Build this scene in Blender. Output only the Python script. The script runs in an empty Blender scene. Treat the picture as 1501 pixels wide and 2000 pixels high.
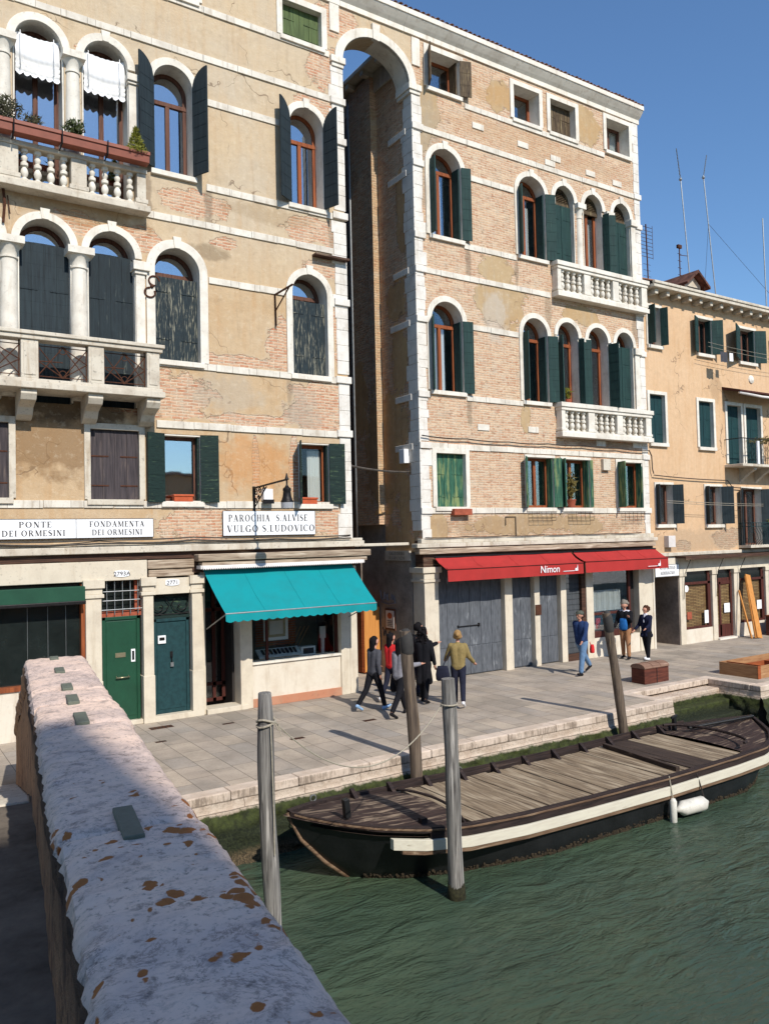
import bpy, bmesh, math, random
from mathutils import Vector, Matrix, noise, geometry
R = math.radians
random.seed(7)
D = bpy.data
scene = bpy.context.scene
col = scene.collection

# ---------------------------------------------------------------- camera, sky, sun
cam_d = D.cameras.new("camera"); cam = D.objects.new("camera", cam_d); col.objects.link(cam)
scene.camera = cam
yaw, pitch, roll = R(33.25), R(1.86), R(1.31)
fwd = Vector((math.sin(yaw)*math.cos(pitch), math.cos(yaw)*math.cos(pitch), math.sin(pitch)))
rgt = Vector((math.cos(yaw), -math.sin(yaw), 0)); dwn = fwd.cross(rgt)
r2 = math.cos(roll)*rgt + math.sin(roll)*dwn; d2 = -math.sin(roll)*rgt + math.cos(roll)*dwn
m = Matrix((r2, -d2, -fwd)).transposed().to_4x4(); m.translation = Vector((0, -17.95, 4.0))
cam.matrix_world = m
cam_d.sensor_fit = 'VERTICAL'; cam_d.sensor_height = 36; cam_d.lens = 36*1560/2000
cam_d.clip_start = 0.05; cam_d.clip_end = 3000

EL, AZ = 40.0, 180.5            # sun height and the side it stands on (it shines towards +Y)
w = D.worlds.new("World"); scene.world = w; w.use_nodes = True
nt = w.node_tree; nt.nodes.clear()
sky = nt.nodes.new('ShaderNodeTexSky'); sky.sky_type = 'NISHITA'; sky.sun_disc = False
sky.sun_elevation = R(EL); sky.sun_rotation = R(AZ); sky.air_density = 1.15; sky.dust_density = 0.25; sky.ozone_density = 2.5
bg = nt.nodes.new('ShaderNodeBackground'); bg.inputs[1].default_value = 0.118
out = nt.nodes.new('ShaderNodeOutputWorld')
tint = nt.nodes.new('ShaderNodeMix'); tint.data_type = 'RGBA'; tint.blend_type = 'MULTIPLY'; tint.inputs[0].default_value = 1; tint.inputs[7].default_value = (.74, .94, 1.13, 1)
nt.links.new(sky.outputs[0], tint.inputs[6]); nt.links.new(tint.outputs[2], bg.inputs[0]); nt.links.new(bg.outputs[0], out.inputs[0])
sd = D.lights.new("sun", 'SUN'); sd.energy = 4.4; sd.angle = R(0.55); sd.color = (1, 0.945, 0.86)
sun = D.objects.new("sun", sd); col.objects.link(sun)
sdir = Vector((math.sin(R(AZ))*math.cos(R(EL)), math.cos(R(AZ))*math.cos(R(EL)), math.sin(R(EL))))
sun.rotation_euler = sdir.to_track_quat('Z', 'Y').to_euler(); sun.location = (0, -60, 60)
scene.view_settings.view_transform = 'Standard'; scene.view_settings.look = 'None'
scene.view_settings.exposure = 0.22; scene.view_settings.gamma = 1

# ---------------------------------------------------------------- mesh helpers
class MB:
    """collects shapes; build() links them as one mesh object"""
    def __init__(s): s.v = []; s.f = []; s.mi = []; s.cur = 0; s.cuts = []
    def piece(s):
        """what follows is a separate piece: build() makes each piece an object"""
        s.cuts.append((len(s.v), len(s.f))); return s
    def add(s, vs, fs):
        o = len(s.v); s.v += [tuple(p) for p in vs]; s.f += [tuple(i+o for i in f) for f in fs]; s.mi += [s.cur]*len(fs); return s
    def box(s, x0, x1, y0, y1, z0, z1):
        if x0 > x1: x0, x1 = x1, x0
        if y0 > y1: y0, y1 = y1, y0
        if z0 > z1: z0, z1 = z1, z0
        return s.add([(x0,y0,z0),(x1,y0,z0),(x1,y1,z0),(x0,y1,z0),(x0,y0,z1),(x1,y0,z1),(x1,y1,z1),(x0,y1,z1)],
                     [(3,2,1,0),(4,5,6,7),(0,1,5,4),(1,2,6,5),(2,3,7,6),(3,0,4,7)])
    def obox(s, c, ax, ay, az, hx, hy, hz):
        c = Vector(c); ax = Vector(ax).normalized()*hx; ay = Vector(ay).normalized()*hy; az = Vector(az).normalized()*hz
        vs = [c+a*ax+b*ay+d*az for d in (-1,1) for a, b in ((-1,-1),(1,-1),(1,1),(-1,1))]
        return s.add(vs, [(3,2,1,0),(4,5,6,7),(0,1,5,4),(1,2,6,5),(2,3,7,6),(3,0,4,7)])
    def bar(s, a, b, w, h, up=(0,0,1)):
        a = Vector(a); b = Vector(b); d = b-a; n = d.cross(Vector(up))
        if n.length < 1e-5: n = Vector((1,0,0))
        n.normalize(); u = n.cross(d).normalized()
        return s.obox((a+b)/2, d, n, u, d.length/2, w/2, h/2)
    def tube(s, pts, r, n=8, cap=True):
        pts = [Vector(p) for p in pts]; rs = r if isinstance(r, (list, tuple)) else [r]*len(pts)
        o = len(s.v); prev = None; vs = []
        for i, p in enumerate(pts):
            d = (pts[min(i+1, len(pts)-1)]-pts[max(i-1, 0)]).normalized()
            if prev is None:
                a = Vector((0,0,1)) if abs(d.z) < .9 else Vector((1,0,0)); u = d.cross(a).normalized()
            else: u = (prev-d*prev.dot(d)).normalized()
            prev = u; w_ = d.cross(u)
            for k in range(n):
                t = 2*math.pi*k/n; vs.append(p+(u*math.cos(t)+w_*math.sin(t))*rs[i])
        fs = [(i*n+k, i*n+(k+1) % n, (i+1)*n+(k+1) % n, (i+1)*n+k) for i in range(len(pts)-1) for k in range(n)]
        if cap: fs += [tuple(range(n))[::-1], tuple((len(pts)-1)*n+k for k in range(n))]
        return s.add(vs, fs)
    def lathe(s, c, prof, n=16):
        c = Vector(c); vs = []
        for r, z in prof:
            for k in range(n):
                t = 2*math.pi*k/n; vs.append((c.x+r*math.cos(t), c.y+r*math.sin(t), c.z+z))
        m_ = len(prof)
        fs = [(i*n+k, i*n+(k+1) % n, (i+1)*n+(k+1) % n, (i+1)*n+k) for i in range(m_-1) for k in range(n)]
        fs += [tuple(range(n))[::-1], tuple((m_-1)*n+k for k in range(n))]
        return s.add(vs, fs)
    def ball(s, c, rx, ry=None, rz=None, n=12, m_=8, rot=None):
        ry = ry or rx; rz = rz or rx; c = Vector(c); vs = []; 
        for i in range(m_+1):
            a = math.pi*i/m_
            for k in range(n):
                t = 2*math.pi*k/n; v = Vector((rx*math.sin(a)*math.cos(t), ry*math.sin(a)*math.sin(t), rz*math.cos(a)))
                if rot: v = rot @ v
                vs.append(c+v)
        fs = [(i*n+k, (i+1)*n+k, (i+1)*n+(k+1) % n, i*n+(k+1) % n) for i in range(m_) for k in range(n)]
        return s.add(vs, fs)
    def prism(s, poly, y0, y1, T=None):
        """poly in (x,z), extruded from y0 to y1; T maps (x,y,z) to a point"""
        n = len(poly); T = T or (lambda x, y, z: (x, y, z))
        vs = [T(x, y0, z) for x, z in poly]+[T(x, y1, z) for x, z in poly]
        tri = geometry.tessellate_polygon([[Vector((x, z, 0)) for x, z in poly]])
        fs = [tuple(t) for t in tri]+[tuple(i+n for i in t)[::-1] for t in tri]
        fs += [(i, (i+1) % n, (i+1) % n+n, i+n) for i in range(n)]
        return s.add(vs, fs)
    def plate(s, poly, holes, y0, y1, T=None):
        """plate with holes cut through it"""
        T = T or (lambda x, y, z: (x, y, z)); loops = [poly]+holes; pts = []; ed = []
        for L in loops:
            o = len(pts); pts += [Vector(p) for p in L]; ed += [(o+i, o+(i+1) % len(L)) for i in range(len(L))]
        V, E_, F, *_ = geometry.delaunay_2d_cdt(pts, ed, [], 0, 1e-5)
        def inside(p, L):
            c = False; j = len(L)-1
            for i in range(len(L)):
                if (L[i][1] > p.y) != (L[j][1] > p.y) and p.x < (L[j][0]-L[i][0])*(p.y-L[i][1])/(L[j][1]-L[i][1])+L[i][0]: c = not c
                j = i
            return c
        tri = []
        for f in F:
            c = sum((V[i] for i in f), Vector((0, 0)))/len(f)
            if inside(c, poly) and not any(inside(c, h) for h in holes): tri.append(tuple(f))
        n = len(V); vs = [T(p.x, y0, p.y) for p in V]+[T(p.x, y1, p.y) for p in V]
        s.add(vs, tri+[tuple(i+n for i in f)[::-1] for f in tri])
        for L in loops:
            k = len(L); s.add([T(x, y0, z) for x, z in L]+[T(x, y1, z) for x, z in L], [(i, (i+1) % k, (i+1) % k+k, i+k) for i in range(k)])
        return s
    def ring(s, inner, outer, y0, y1, closed=False):
        """band between two polylines of equal length, in (x,z)"""
        n = len(inner); o = []
        for i in range(n): o += [(inner[i][0], y0, inner[i][1]), (outer[i][0], y0, outer[i][1]), (inner[i][0], y1, inner[i][1]), (outer[i][0], y1, outer[i][1])]
        fs = []
        for i in range(n if closed else n-1):
            a = 4*i; b = 4*((i+1) % n); fs += [(a, a+1, b+1, b), (a+2, b+2, b+3, a+3), (a, b, b+2, a+2), (a+1, a+3, b+3, b+1)]
        if not closed: fs += [(0, 2, 3, 1), (4*n-4, 4*n-3, 4*n-1, 4*n-2)]
        return s.add(o, fs)
    def build(s, name, mat, parent=None, smooth=False, bevel=0.0, recalc=True):
        if s.cuts:
            cs = ([(0, 0)] if s.cuts[0] != (0, 0) else [])+s.cuts+[(len(s.v), len(s.f))]; o = None
            for (v0, f0), (v1, f1) in zip(cs, cs[1:]):
                if f1 > f0:
                    q = MB(); q.v = s.v[v0:v1]; q.f = [tuple(i-v0 for i in f) for f in s.f[f0:f1]]; q.mi = s.mi[f0:f1]; o = q.build(name, mat, parent, smooth, bevel, recalc)
            return o
        me = D.meshes.new(name); me.from_pydata(s.v, [], s.f)
        for mm in (mat if isinstance(mat, (list, tuple)) else [mat]): me.materials.append(mm)
        for p, i in zip(me.polygons, s.mi): p.material_index = i
        if recalc:
            b = bmesh.new(); b.from_mesh(me); bmesh.ops.recalc_face_normals(b, faces=b.faces); b.to_mesh(me); b.free()
        if smooth:
            for p in me.polygons: p.use_smooth = True
        o = D.objects.new(name, me); col.objects.link(o)
        if smooth == 'auto' : me.set_sharp_from_angle(angle=R(40))
        if bevel:
            md = o.modifiers.new('bevel', 'BEVEL'); md.width = bevel; md.segments = 2; md.limit_method = 'ANGLE'; md.angle_limit = R(35)
        if parent is not None: adopt(o, parent)
        return o
def wm(o):
    m_ = o.matrix_basis.copy()
    return wm(o.parent) @ o.matrix_parent_inverse @ m_ if o.parent else m_
def adopt(o, parent):
    o.parent = parent; o.matrix_parent_inverse = wm(parent).inverted()
def tag(o, label=None, cat=None, group=None, kind=None):
    if label: o['label'] = label
    if cat: o['category'] = cat
    if group: o['group'] = group
    if kind: o['kind'] = kind
    return o
def thing(name, loc, label, cat, group=None):
    o = D.objects.new(name, None); col.objects.link(o); o.location = loc; o.empty_display_size = .2
    return tag(o, label, cat, group)
def copy_mesh_obj(o, delta, parent=None):
    c = o.copy(); col.objects.link(c); c.location = Vector(o.location)+Vector(delta); return c
# Roman capitals with thick stems, hairlines and serifs
def _rect(x0, x1, z0, z1): return [(x0, z0), (x1, z0), (x1, z1), (x0, z1)]
def _bowl(cx, cz, rx, rz, a0, a1, t=.17, h=.05, n=18):
    o = []; i_ = []
    for k in range(n+1):
        a = R(a0+(a1-a0)*k/n); o.append((cx+rx*math.cos(a), cz+rz*math.sin(a))); i_.append((cx+(rx-t)*math.cos(a), cz+(rz-h)*math.sin(a)))
    return ('band', o, i_)
def _diag(x0, z0, x1, z1, w_): return [(x0-w_/2, z0), (x0+w_/2, z0), (x1+w_/2, z1), (x1-w_/2, z1)]
def _ser(x, z, w_=.30): return _rect(x-w_/2, x+w_/2, z, z+.045) if z < .5 else _rect(x-w_/2, x+w_/2, z-.045, z)
def _path(pts, ws):
    L = []; Rr = []
    for k, p in enumerate(pts):
        a = pts[max(0, k-1)]; c = pts[min(len(pts)-1, k+1)]; d = math.hypot(c[0]-a[0], c[1]-a[1]) or 1; nx, nz = -(c[1]-a[1])/d, (c[0]-a[0])/d
        L.append((p[0]+nx*ws[k]/2, p[1]+nz*ws[k]/2)); Rr.append((p[0]-nx*ws[k]/2, p[1]-nz*ws[k]/2))
    return ('band', L, Rr)
def _stem(x): return [_rect(x-.08, x+.08, 0, 1), _ser(x, 0), _ser(x, 1)]
_S = [(.52, .80), (.44, .92), (.30, .97), (.14, .90), (.10, .74), (.20, .60), (.38, .48), (.50, .34), (.48, .14), (.32, .03), (.16, .06), (.07, .20)]
_Sw = [.05, .05, .06, .09, .13, .17, .19, .17, .12, .07, .05, .05]
GL = {'I': (.36, _stem(.18)), 'L': (.62, _stem(.18)+[_rect(.1, .58, 0, .05), _rect(.53, .58, 0, .26)]),
 'E': (.66, _stem(.18)+[_rect(.1, .60, 0, .05), _rect(.1, .58, .95, 1), _rect(.1, .46, .48, .53), _rect(.55, .60, 0, .24), _rect(.53, .58, .78, 1)]),
 'F': (.62, _stem(.18)+[_rect(.1, .58, .95, 1), _rect(.1, .46, .48, .53), _rect(.53, .58, .76, 1)]),
 'T': (.72, [_rect(.28, .44, 0, 1), _ser(.36, 0), _rect(.04, .68, .95, 1), _rect(.04, .09, .76, 1), _rect(.63, .68, .76, 1)]),
 'H': (.86, _stem(.2)+_stem(.66)+[_rect(.2, .66, .48, .53)]),
 'N': (.84, [_rect(.14, .19, 0, 1), _rect(.66, .71, 0, 1), _diag(.20, 1, .66, 0, .19), _ser(.165, 0, .26), _ser(.69, 1, .26), _rect(.04, .2, .955, 1)]),
 'M': (1.02, [_rect(.14, .19, 0, 1), _rect(.78, .94, 0, 1), _diag(.2, 1, .50, .05, .17), _diag(.80, 1, .52, .05, .06), _ser(.165, 0, .26), _ser(.86, 0, .26), _rect(.05, .2, .955, 1), _rect(.8, .98, .955, 1)]),
 'A': (.84, [_diag(.14, 0, .40, 1, .06), _diag(.66, 0, .40, 1, .18), _rect(.2, .58, .33, .38), _ser(.14, 0, .24), _ser(.67, 0, .28)]),
 'V': (.82, [_diag(.16, 1, .42, 0, .18), _diag(.68, 1, .44, 0, .06), _ser(.16, 1, .28), _ser(.69, 1, .22)]),
 'O': (.92, [_bowl(.45, .5, .40, .51, 0, 360, .17, .045, 36)]),
 'C': (.80, [_bowl(.45, .5, .40, .51, 48, 315, .17, .045, 30), _rect(.68, .73, .70, .98)]),
 'G': (.88, [_bowl(.45, .5, .40, .51, 48, 318, .17, .045, 30), _rect(.68, .73, .72, .98), _rect(.62, .78, .05, .42), _rect(.54, .84, .40, .44)]),
 'D': (.88, _stem(.18)+[_bowl(.34, .5, .48, .5, -90, 90, .17, .05), _rect(.18, .36, 0, .05), _rect(.18, .36, .95, 1)]),
 'P': (.70, _stem(.18)+[_bowl(.32, .74, .33, .26, -90, 90, .15, .05), _rect(.18, .34, .48, .53), _rect(.18, .34, .95, 1)]),
 'B': (.74, _stem(.18)+[_bowl(.32, .74, .29, .26, -90, 90, .15, .05), _bowl(.32, .26, .36, .265, -90, 90, .15, .05), _rect(.18, .34, .48, .53), _rect(.18, .34, .95, 1), _rect(.18, .34, 0, .05)]),
 'R': (.80, _stem(.18)+[_bowl(.32, .74, .31, .26, -90, 90, .15, .05), _rect(.18, .34, .48, .53), _rect(.18, .34, .95, 1), _diag(.40, .5, .66, 0, .17), _rect(.6, .80, 0, .045)]),
 'U': (.84, [_rect(.12, .28, .3, 1), _rect(.62, .67, .3, 1), _ser(.2, 1), _ser(.65, 1, .24), _bowl(.395, .34, .275, .35, 180, 360, .10, .07)]),
 'S': (.62, [_path(_S, _Sw)]), 'X': (.8, [_diag(.18, 1, .6, 0, .17), _diag(.6, 1, .18, 0, .05)]), '.': (.28, [_rect(.08, .2, 0, .12)]), ' ': (.34, [])}
def text(s, x, z, y, size, mat, parent, name='lettering', align='CENTER', ext=.003, rotz=0, sx=1, shear=0, tilt=0):
    cap = size*.72
    if all(ch in GL for ch in s):
        gap = .10; wd = sum(GL[ch][0]+gap for ch in s)*cap*sx; px = x-wd/2 if rotz == 0 else -wd/2; b = MB(); Rz = Matrix.Rotation(rotz, 4, 'Z')
        def T(u, v, w_):
            if rotz == 0: return (u, y-v, w_)
            q = Rz @ Vector((u, -v, 0)); return (x+q.x, y+q.y, w_)
        def tf(p): return (px+p[0]*cap*sx, z+p[1]*cap)
        for ch in s:
            w_, parts_ = GL[ch]
            for q in parts_:
                e_ = ext+.0002*(len(b.v) % 7)
                if q[0] == 'band':
                    o = [tf(p) for p in q[1]]; i_ = [tf(p) for p in q[2]]; n = len(o)
                    b.add([T(p[0], e_, p[1]) for p in o]+[T(p[0], e_, p[1]) for p in i_], [(k, k+1, n+k+1, n+k) for k in range(n-1)])
                else: pp = [tf(p) for p in q]; b.add([T(p[0], e_, p[1]) for p in pp], [(0, 1, 2, 3)])
            px += (w_+gap)*cap*sx
        return b.build(name, mat, parent, recalc=False)
    c = D.curves.new('t', 'FONT'); c.body = s; c.size = size; c.align_x = align; c.extrude = ext; c.shear = shear; c.resolution_u = 3
    o = D.objects.new('t', c); col.objects.link(o); bpy.context.view_layer.update()
    me = D.meshes.new_from_object(o.evaluated_get(bpy.context.evaluated_depsgraph_get())); D.objects.remove(o)
    me.transform(Matrix.Translation((x, y, z)) @ Matrix.Rotation(rotz, 4, 'Z') @ Matrix.Rotation(R(90)+tilt, 4, 'X') @ Matrix.Diagonal((sx, 1, 1, 1)))
    me.materials.clear(); me.materials.append(mat)
    ob = D.objects.new(name, me); col.objects.link(ob)
    if parent is not None: adopt(ob, parent)
    return ob

# ---------------------------------------------------------------- materials
def lin(c): c /= 255; return c/12.92 if c <= .04045 else ((c+.055)/1.055)**2.4
def S(r, g, b, k=1.0): return (lin(r)*k, lin(g)*k, lin(b)*k, 1)
class NT:
    def __init__(s, name):
        s.m = D.materials.new(name); s.m.use_nodes = True; s.t = s.m.node_tree; s.t.nodes.clear()
        s.o = s.n('ShaderNodeOutputMaterial'); s.p = s.n('ShaderNodeBsdfPrincipled'); s.l(s.p.outputs[0], s.o.inputs[0])
        s.p.inputs['Specular IOR Level'].default_value = .3
    def n(s, t, **k):
        a = s.t.nodes.new(t)
        for q, v in k.items(): setattr(a, q, v)
        return a
    def l(s, a, b): s.t.links.new(a, b)
    def put(s, inp, v):
        if hasattr(v, 'is_output'): s.l(v, inp)
        else: inp.default_value = v
    def coord(s): return s.n('ShaderNodeTexCoord').outputs['Object']
    def math(s, op, a, b=0.0, c=None, clamp=False):
        k = s.n('ShaderNodeMath', operation=op, use_clamp=clamp); s.put(k.inputs[0], a); s.put(k.inputs[1], b)
        if c is not None: s.put(k.inputs[2], c)
        return k.outputs[0]
    def vmath(s, op, a, b=(0, 0, 0)):
        k = s.n('ShaderNodeVectorMath', operation=op); s.put(k.inputs[0], a); s.put(k.inputs[1], b)
        return k.outputs['Value'] if op in ('LENGTH', 'DISTANCE', 'DOT_PRODUCT') else k.outputs[0]
    def scale(s, v, sc):
        k = s.n('ShaderNodeMapping'); s.l(v, k.inputs[0]); k.inputs['Scale'].default_value = sc; return k.outputs[0]
    def noise(s, v, scale, detail=4, rough=.55, dist=0):
        k = s.n('ShaderNodeTexNoise'); s.l(v, k.inputs['Vector']); k.inputs['Scale'].default_value = scale
        k.inputs['Detail'].default_value = detail; k.inputs['Roughness'].default_value = rough; k.inputs['Distortion'].default_value = dist
        return k.outputs['Fac']
    def ramp(s, f, stops):
        k = s.n('ShaderNodeValToRGB'); s.l(f, k.inputs[0]); e = k.color_ramp.elements
        while len(e) < len(stops): e.new(.5)
        for q, (p, c) in zip(e, stops): q.position = p; q.color = c if len(c) == 4 else (*c, 1)
        return k.outputs[0]
    def step(s, f, a, b):
        k = s.n('ShaderNodeMapRange'); s.l(f, k.inputs[0]); k.inputs[1].default_value = a; k.inputs[2].default_value = b; return k.outputs[0]
    def mix(s, f, a, b, mode='MIX'):
        k = s.n('ShaderNodeMix', data_type='RGBA', blend_type=mode); s.put(k.inputs[0], f); s.put(k.inputs[6], a); s.put(k.inputs[7], b); return k.outputs[2]
    def sep(s, v): return s.n('ShaderNodeSeparateXYZ') if False else s._sep(v)
    def _sep(s, v): k = s.n('ShaderNodeSeparateXYZ'); s.l(v, k.inputs[0]); return k.outputs
    def comb(s, x, y, z):
        k = s.n('ShaderNodeCombineXYZ'); s.put(k.inputs[0], x); s.put(k.inputs[1], y); s.put(k.inputs[2], z); return k.outputs[0]
    def bump(s, h, strength=.4, dist=.02):
        k = s.n('ShaderNodeBump'); s.l(h, k.inputs['Height']); k.inputs['Strength'].default_value = strength; k.inputs['Distance'].default_value = dist
        s.l(k.outputs[0], s.p.inputs['Normal'])
    def col(s, c): s.put(s.p.inputs['Base Color'], c); return s
    def rough(s, v): s.put(s.p.inputs['Roughness'], v); return s

def plain(name, c, rough=.6, var=.18, scale=6, bump=.15, metal=0, spec=.3, bs=.01, c2=None):
    t = NT(name); v = t.coord(); n1 = t.noise(v, scale, 5); n2 = t.noise(v, scale*7, 3)
    f = t.math('ADD', t.math('MULTIPLY', n1, .7), t.math('MULTIPLY', n2, .3))
    lo = tuple(x*(1-var*1.6) for x in c[:3])+(1,); hi = tuple(min(1, x*(1+var)) for x in c[:3])+(1,)
    if c2: hi = c2
    t.col(t.ramp(f, [(.32, lo), (.68, hi)])); t.rough(rough); t.p.inputs['Metallic'].default_value = metal
    t.p.inputs['Specular IOR Level'].default_value = spec
    if bump: t.bump(f, bump, bs)
    return t.m
def streaky(name, c, c2, dark, rough=.75, vs=(9, 9, .5), amount=.5, plank=0, horiz=0):
    """weathered painted or bare wood: fine streaks along z, worn patches of c2"""
    t = NT(name); v = t.coord(); s1 = t.noise(t.scale(v, (vs[0]*3, vs[1]*3, vs[2]*3)), 1, 5, .6); s2 = t.noise(t.scale(v, vs), 1.5, 5, .65, .4)
    big = t.noise(v, 1.1, 3)
    base = t.ramp(s1, [(.3, dark), (.6, c)])
    f = t.step(t.math('ADD', s2, t.math('MULTIPLY', big, .35)), .92-amount*.4, 1.0-amount*.3)
    t.col(t.mix(f, base, c2)); t.rough(rough)
    h = s1
    if horiz:
        z = t.sep(v)[2]; fr = t.math('FRACT', t.math('MULTIPLY', z, 1/horiz)); ln = t.math('LESS_THAN', fr, .07); h = t.math('SUBTRACT', s1, t.math('MULTIPLY', ln, 2.0))
    t.bump(h, .5, .006); return t.m

def wall(name, base, patches, pl=None, br=None, edge=.5, grime=.25, thr=None, freq=1.3, upper=None, stains=()):
    """facade of plaster over brick: base 'plaster' or 'brick'; patches (x,z,rx,rz) show the other, rough-edged"""
    t = NT(name); P = t.coord(); x, y, z = t.sep(P)[:3]; u = t.math('ADD', x, y); v = t.comb(u, z, 0)
    warp = t.noise(v, freq*1.6, 6, .62)
    acc = None
    for (px, pz, rx, rz) in patches:
        d = t.vmath('LENGTH', t.vmath('MULTIPLY', t.vmath('SUBTRACT', v, (px, pz, 0)), (1/rx, 1/rz, 0)))
        q = t.math('SUBTRACT', 1.0, d); acc = q if acc is None else t.math('MAXIMUM', acc, q)
    rnd = t.math('MULTIPLY', t.math('SUBTRACT', t.noise(v, freq*.55, 6, .6), .5), 2.6)
    if thr is not None:
        g = t.math('SUBTRACT', rnd, thr); acc = g if acc is None else t.math('MAXIMUM', acc, g)
    fine = t.noise(v, 8, 5, .7); acc = t.math('ADD', acc, t.math('MULTIPLY', t.math('SUBTRACT', fine, .5), .45)); mask = t.step(t.math('ADD', acc, t.math('MULTIPLY', t.math('SUBTRACT', warp, .5), 2.0)), -.02, .03)
    if base == 'brick': brick_f = t.math('SUBTRACT', 1.0, mask)
    else: brick_f = mask
    # brick
    b = t.n('ShaderNodeTexBrick'); wob = t.n('ShaderNodeTexNoise'); t.l(v, wob.inputs['Vector']); wob.inputs['Scale'].default_value = 2.5
    vv = t.vmath('ADD', v, t.vmath('SCALE', t.vmath('SUBTRACT', wob.outputs['Color'], (.5, .5, .5)), (0, 0, 0))) if False else t.vmath('ADD', v, t.vmath('MULTIPLY', t.vmath('SUBTRACT', wob.outputs['Color'], (.5, .5, .5)), (.05, .05, 0)))
    t.l(vv, b.inputs['Vector']); b.inputs['Scale'].default_value = 1; b.inputs['Brick Width'].default_value = .26; b.inputs['Row Height'].default_value = .072
    b.inputs['Mortar Size'].default_value = .011; b.inputs['Mortar Smooth'].default_value = .4
    c1, c2, mo = br; b.inputs['Color1'].default_value = c1; b.inputs['Color2'].default_value = c2; b.inputs['Mortar'].default_value = mo
    bn = t.noise(v, 3.0, 6, .6); bf = t.noise(t.scale(v, (6, 22, 1)), 1, 3)
    bc = t.mix(t.math('MULTIPLY', t.step(bf, .4, .75), .5), b.outputs['Color'], mo)
    bc = t.mix(t.step(bn, .50, .72), bc, t.mix(.6, bc, S(214, 200, 178, .8)))
    lump = t.noise(t.scale(v, (9, 15, 1)), 1, 5, .75, .5); bc = t.mix(t.math('MULTIPLY', t.step(lump, .55, .66), .55), bc, S(226, 208, 182, .8)); bc = t.mix(t.math('MULTIPLY', t.step(lump, .44, .34), .5), bc, S(138, 92, 68, .8))
    bc = t.mix(t.step(t.noise(v, 5, 4), .60, .72), bc, t.mix(.6, bc, S(160, 95, 65)))
    bc = t.mix(t.math('MULTIPLY', t.step(t.noise(t.scale(v, (5, 17, 1)), 1, 4, .7), .57, .64), .6), bc, S(132, 92, 70, .75))
    # plaster
    pa, pb, pc = pl; pn = t.noise(v, .55, 6, .6); pf = t.noise(v, 7, 5, .65); st = t.noise(t.scale(v, (3.5, .35, 1)), 1.5, 5, .6)
    if upper:
        hz = t.step(t.math('ADD', z, t.math('MULTIPLY', t.math('SUBTRACT', pn, .5), 5.0)), upper[0]-.6, upper[0]+.9); pa = t.mix(hz, pa, upper[1]); pb = t.mix(hz, pb, upper[2]); pc = t.mix(hz, pc, t.mix(.5, pc, upper[2]))
    pcx = t.mix(t.step(pn, .36, .62), pa, pb); pcx = t.mix(t.math('MULTIPLY', t.step(st, .5, .8), .6), pcx, pc)
    pcx = t.mix(t.math('MULTIPLY', t.step(pf, .35, .7), .28), pcx, t.mix(.5, pcx, S(120, 100, 80)))
    crack = t.n('ShaderNodeTexVoronoi', feature='DISTANCE_TO_EDGE'); t.l(t.vmath('ADD', v, t.vmath('MULTIPLY', wob.outputs['Color'], (.8, .8, 0))), crack.inputs['Vector']); crack.inputs['Scale'].default_value = .45
    ck = t.math('MULTIPLY', t.math('LESS_THAN', crack.outputs[0], .004), t.step(t.noise(v, .8, 2), .5, .55))
    pcx = t.mix(t.math('MULTIPLY', ck, .6), pcx, S(90, 70, 55))
    # worn rim: a paler coat of mortar beside each bare patch
    rim = t.step(t.math('ADD', acc, t.math('MULTIPLY', t.math('SUBTRACT', warp, .5), 2.0)), -.2, -.12)
    gr = t.mix(t.math('MULTIPLY', rim, edge), pcx, S(188, 168, 142)) if base == 'plaster' else pcx
    c = t.mix(brick_f, gr, bc)
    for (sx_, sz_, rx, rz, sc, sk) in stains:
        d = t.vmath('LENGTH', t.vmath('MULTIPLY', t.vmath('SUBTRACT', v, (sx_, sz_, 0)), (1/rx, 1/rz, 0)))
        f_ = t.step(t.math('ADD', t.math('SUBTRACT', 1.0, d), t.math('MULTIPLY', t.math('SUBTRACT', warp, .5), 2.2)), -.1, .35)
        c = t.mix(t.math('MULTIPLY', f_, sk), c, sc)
    run = t.noise(t.scale(v, (5, .45, 1)), 1.3, 6, .7); c = t.mix(t.math('MULTIPLY', t.step(run, .55, .72), grime*.8), c, S(160, 134, 106, .78))
    mott = t.noise(v, 6, 6, .75); c = t.mix(t.math('MULTIPLY', t.step(mott, .54, .68), grime*.6), c, S(172, 146, 116, .78)); c = t.mix(t.math('MULTIPLY', t.step(mott, .46, .36), grime*.5), c, S(236, 222, 196, .85))
    dirt = t.noise(v, 1.7, 7, .7)
    c = t.mix(t.math('MULTIPLY', t.step(dirt, .56, .78), grime*.8), c, S(110, 92, 74, .8))
    t.col(c); t.rough(.92); t.p.inputs['Specular IOR Level'].default_value = .12
    h = t.math('ADD', t.math('MULTIPLY', t.math('SUBTRACT', 1.0, brick_f), 1.0), t.math('MULTIPLY', t.math('MULTIPLY', t.math('SUBTRACT', 1.0, b.outputs['Fac']), brick_f), .35))
    h = t.math('ADD', h, t.math('MULTIPLY', t.noise(v, 18, 5, .7), .35))
    h = t.math('ADD', h, t.math('MULTIPLY', t.math('MULTIPLY', bf, brick_f), .4))
    t.bump(h, .9, .032)
    return t.m

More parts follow.
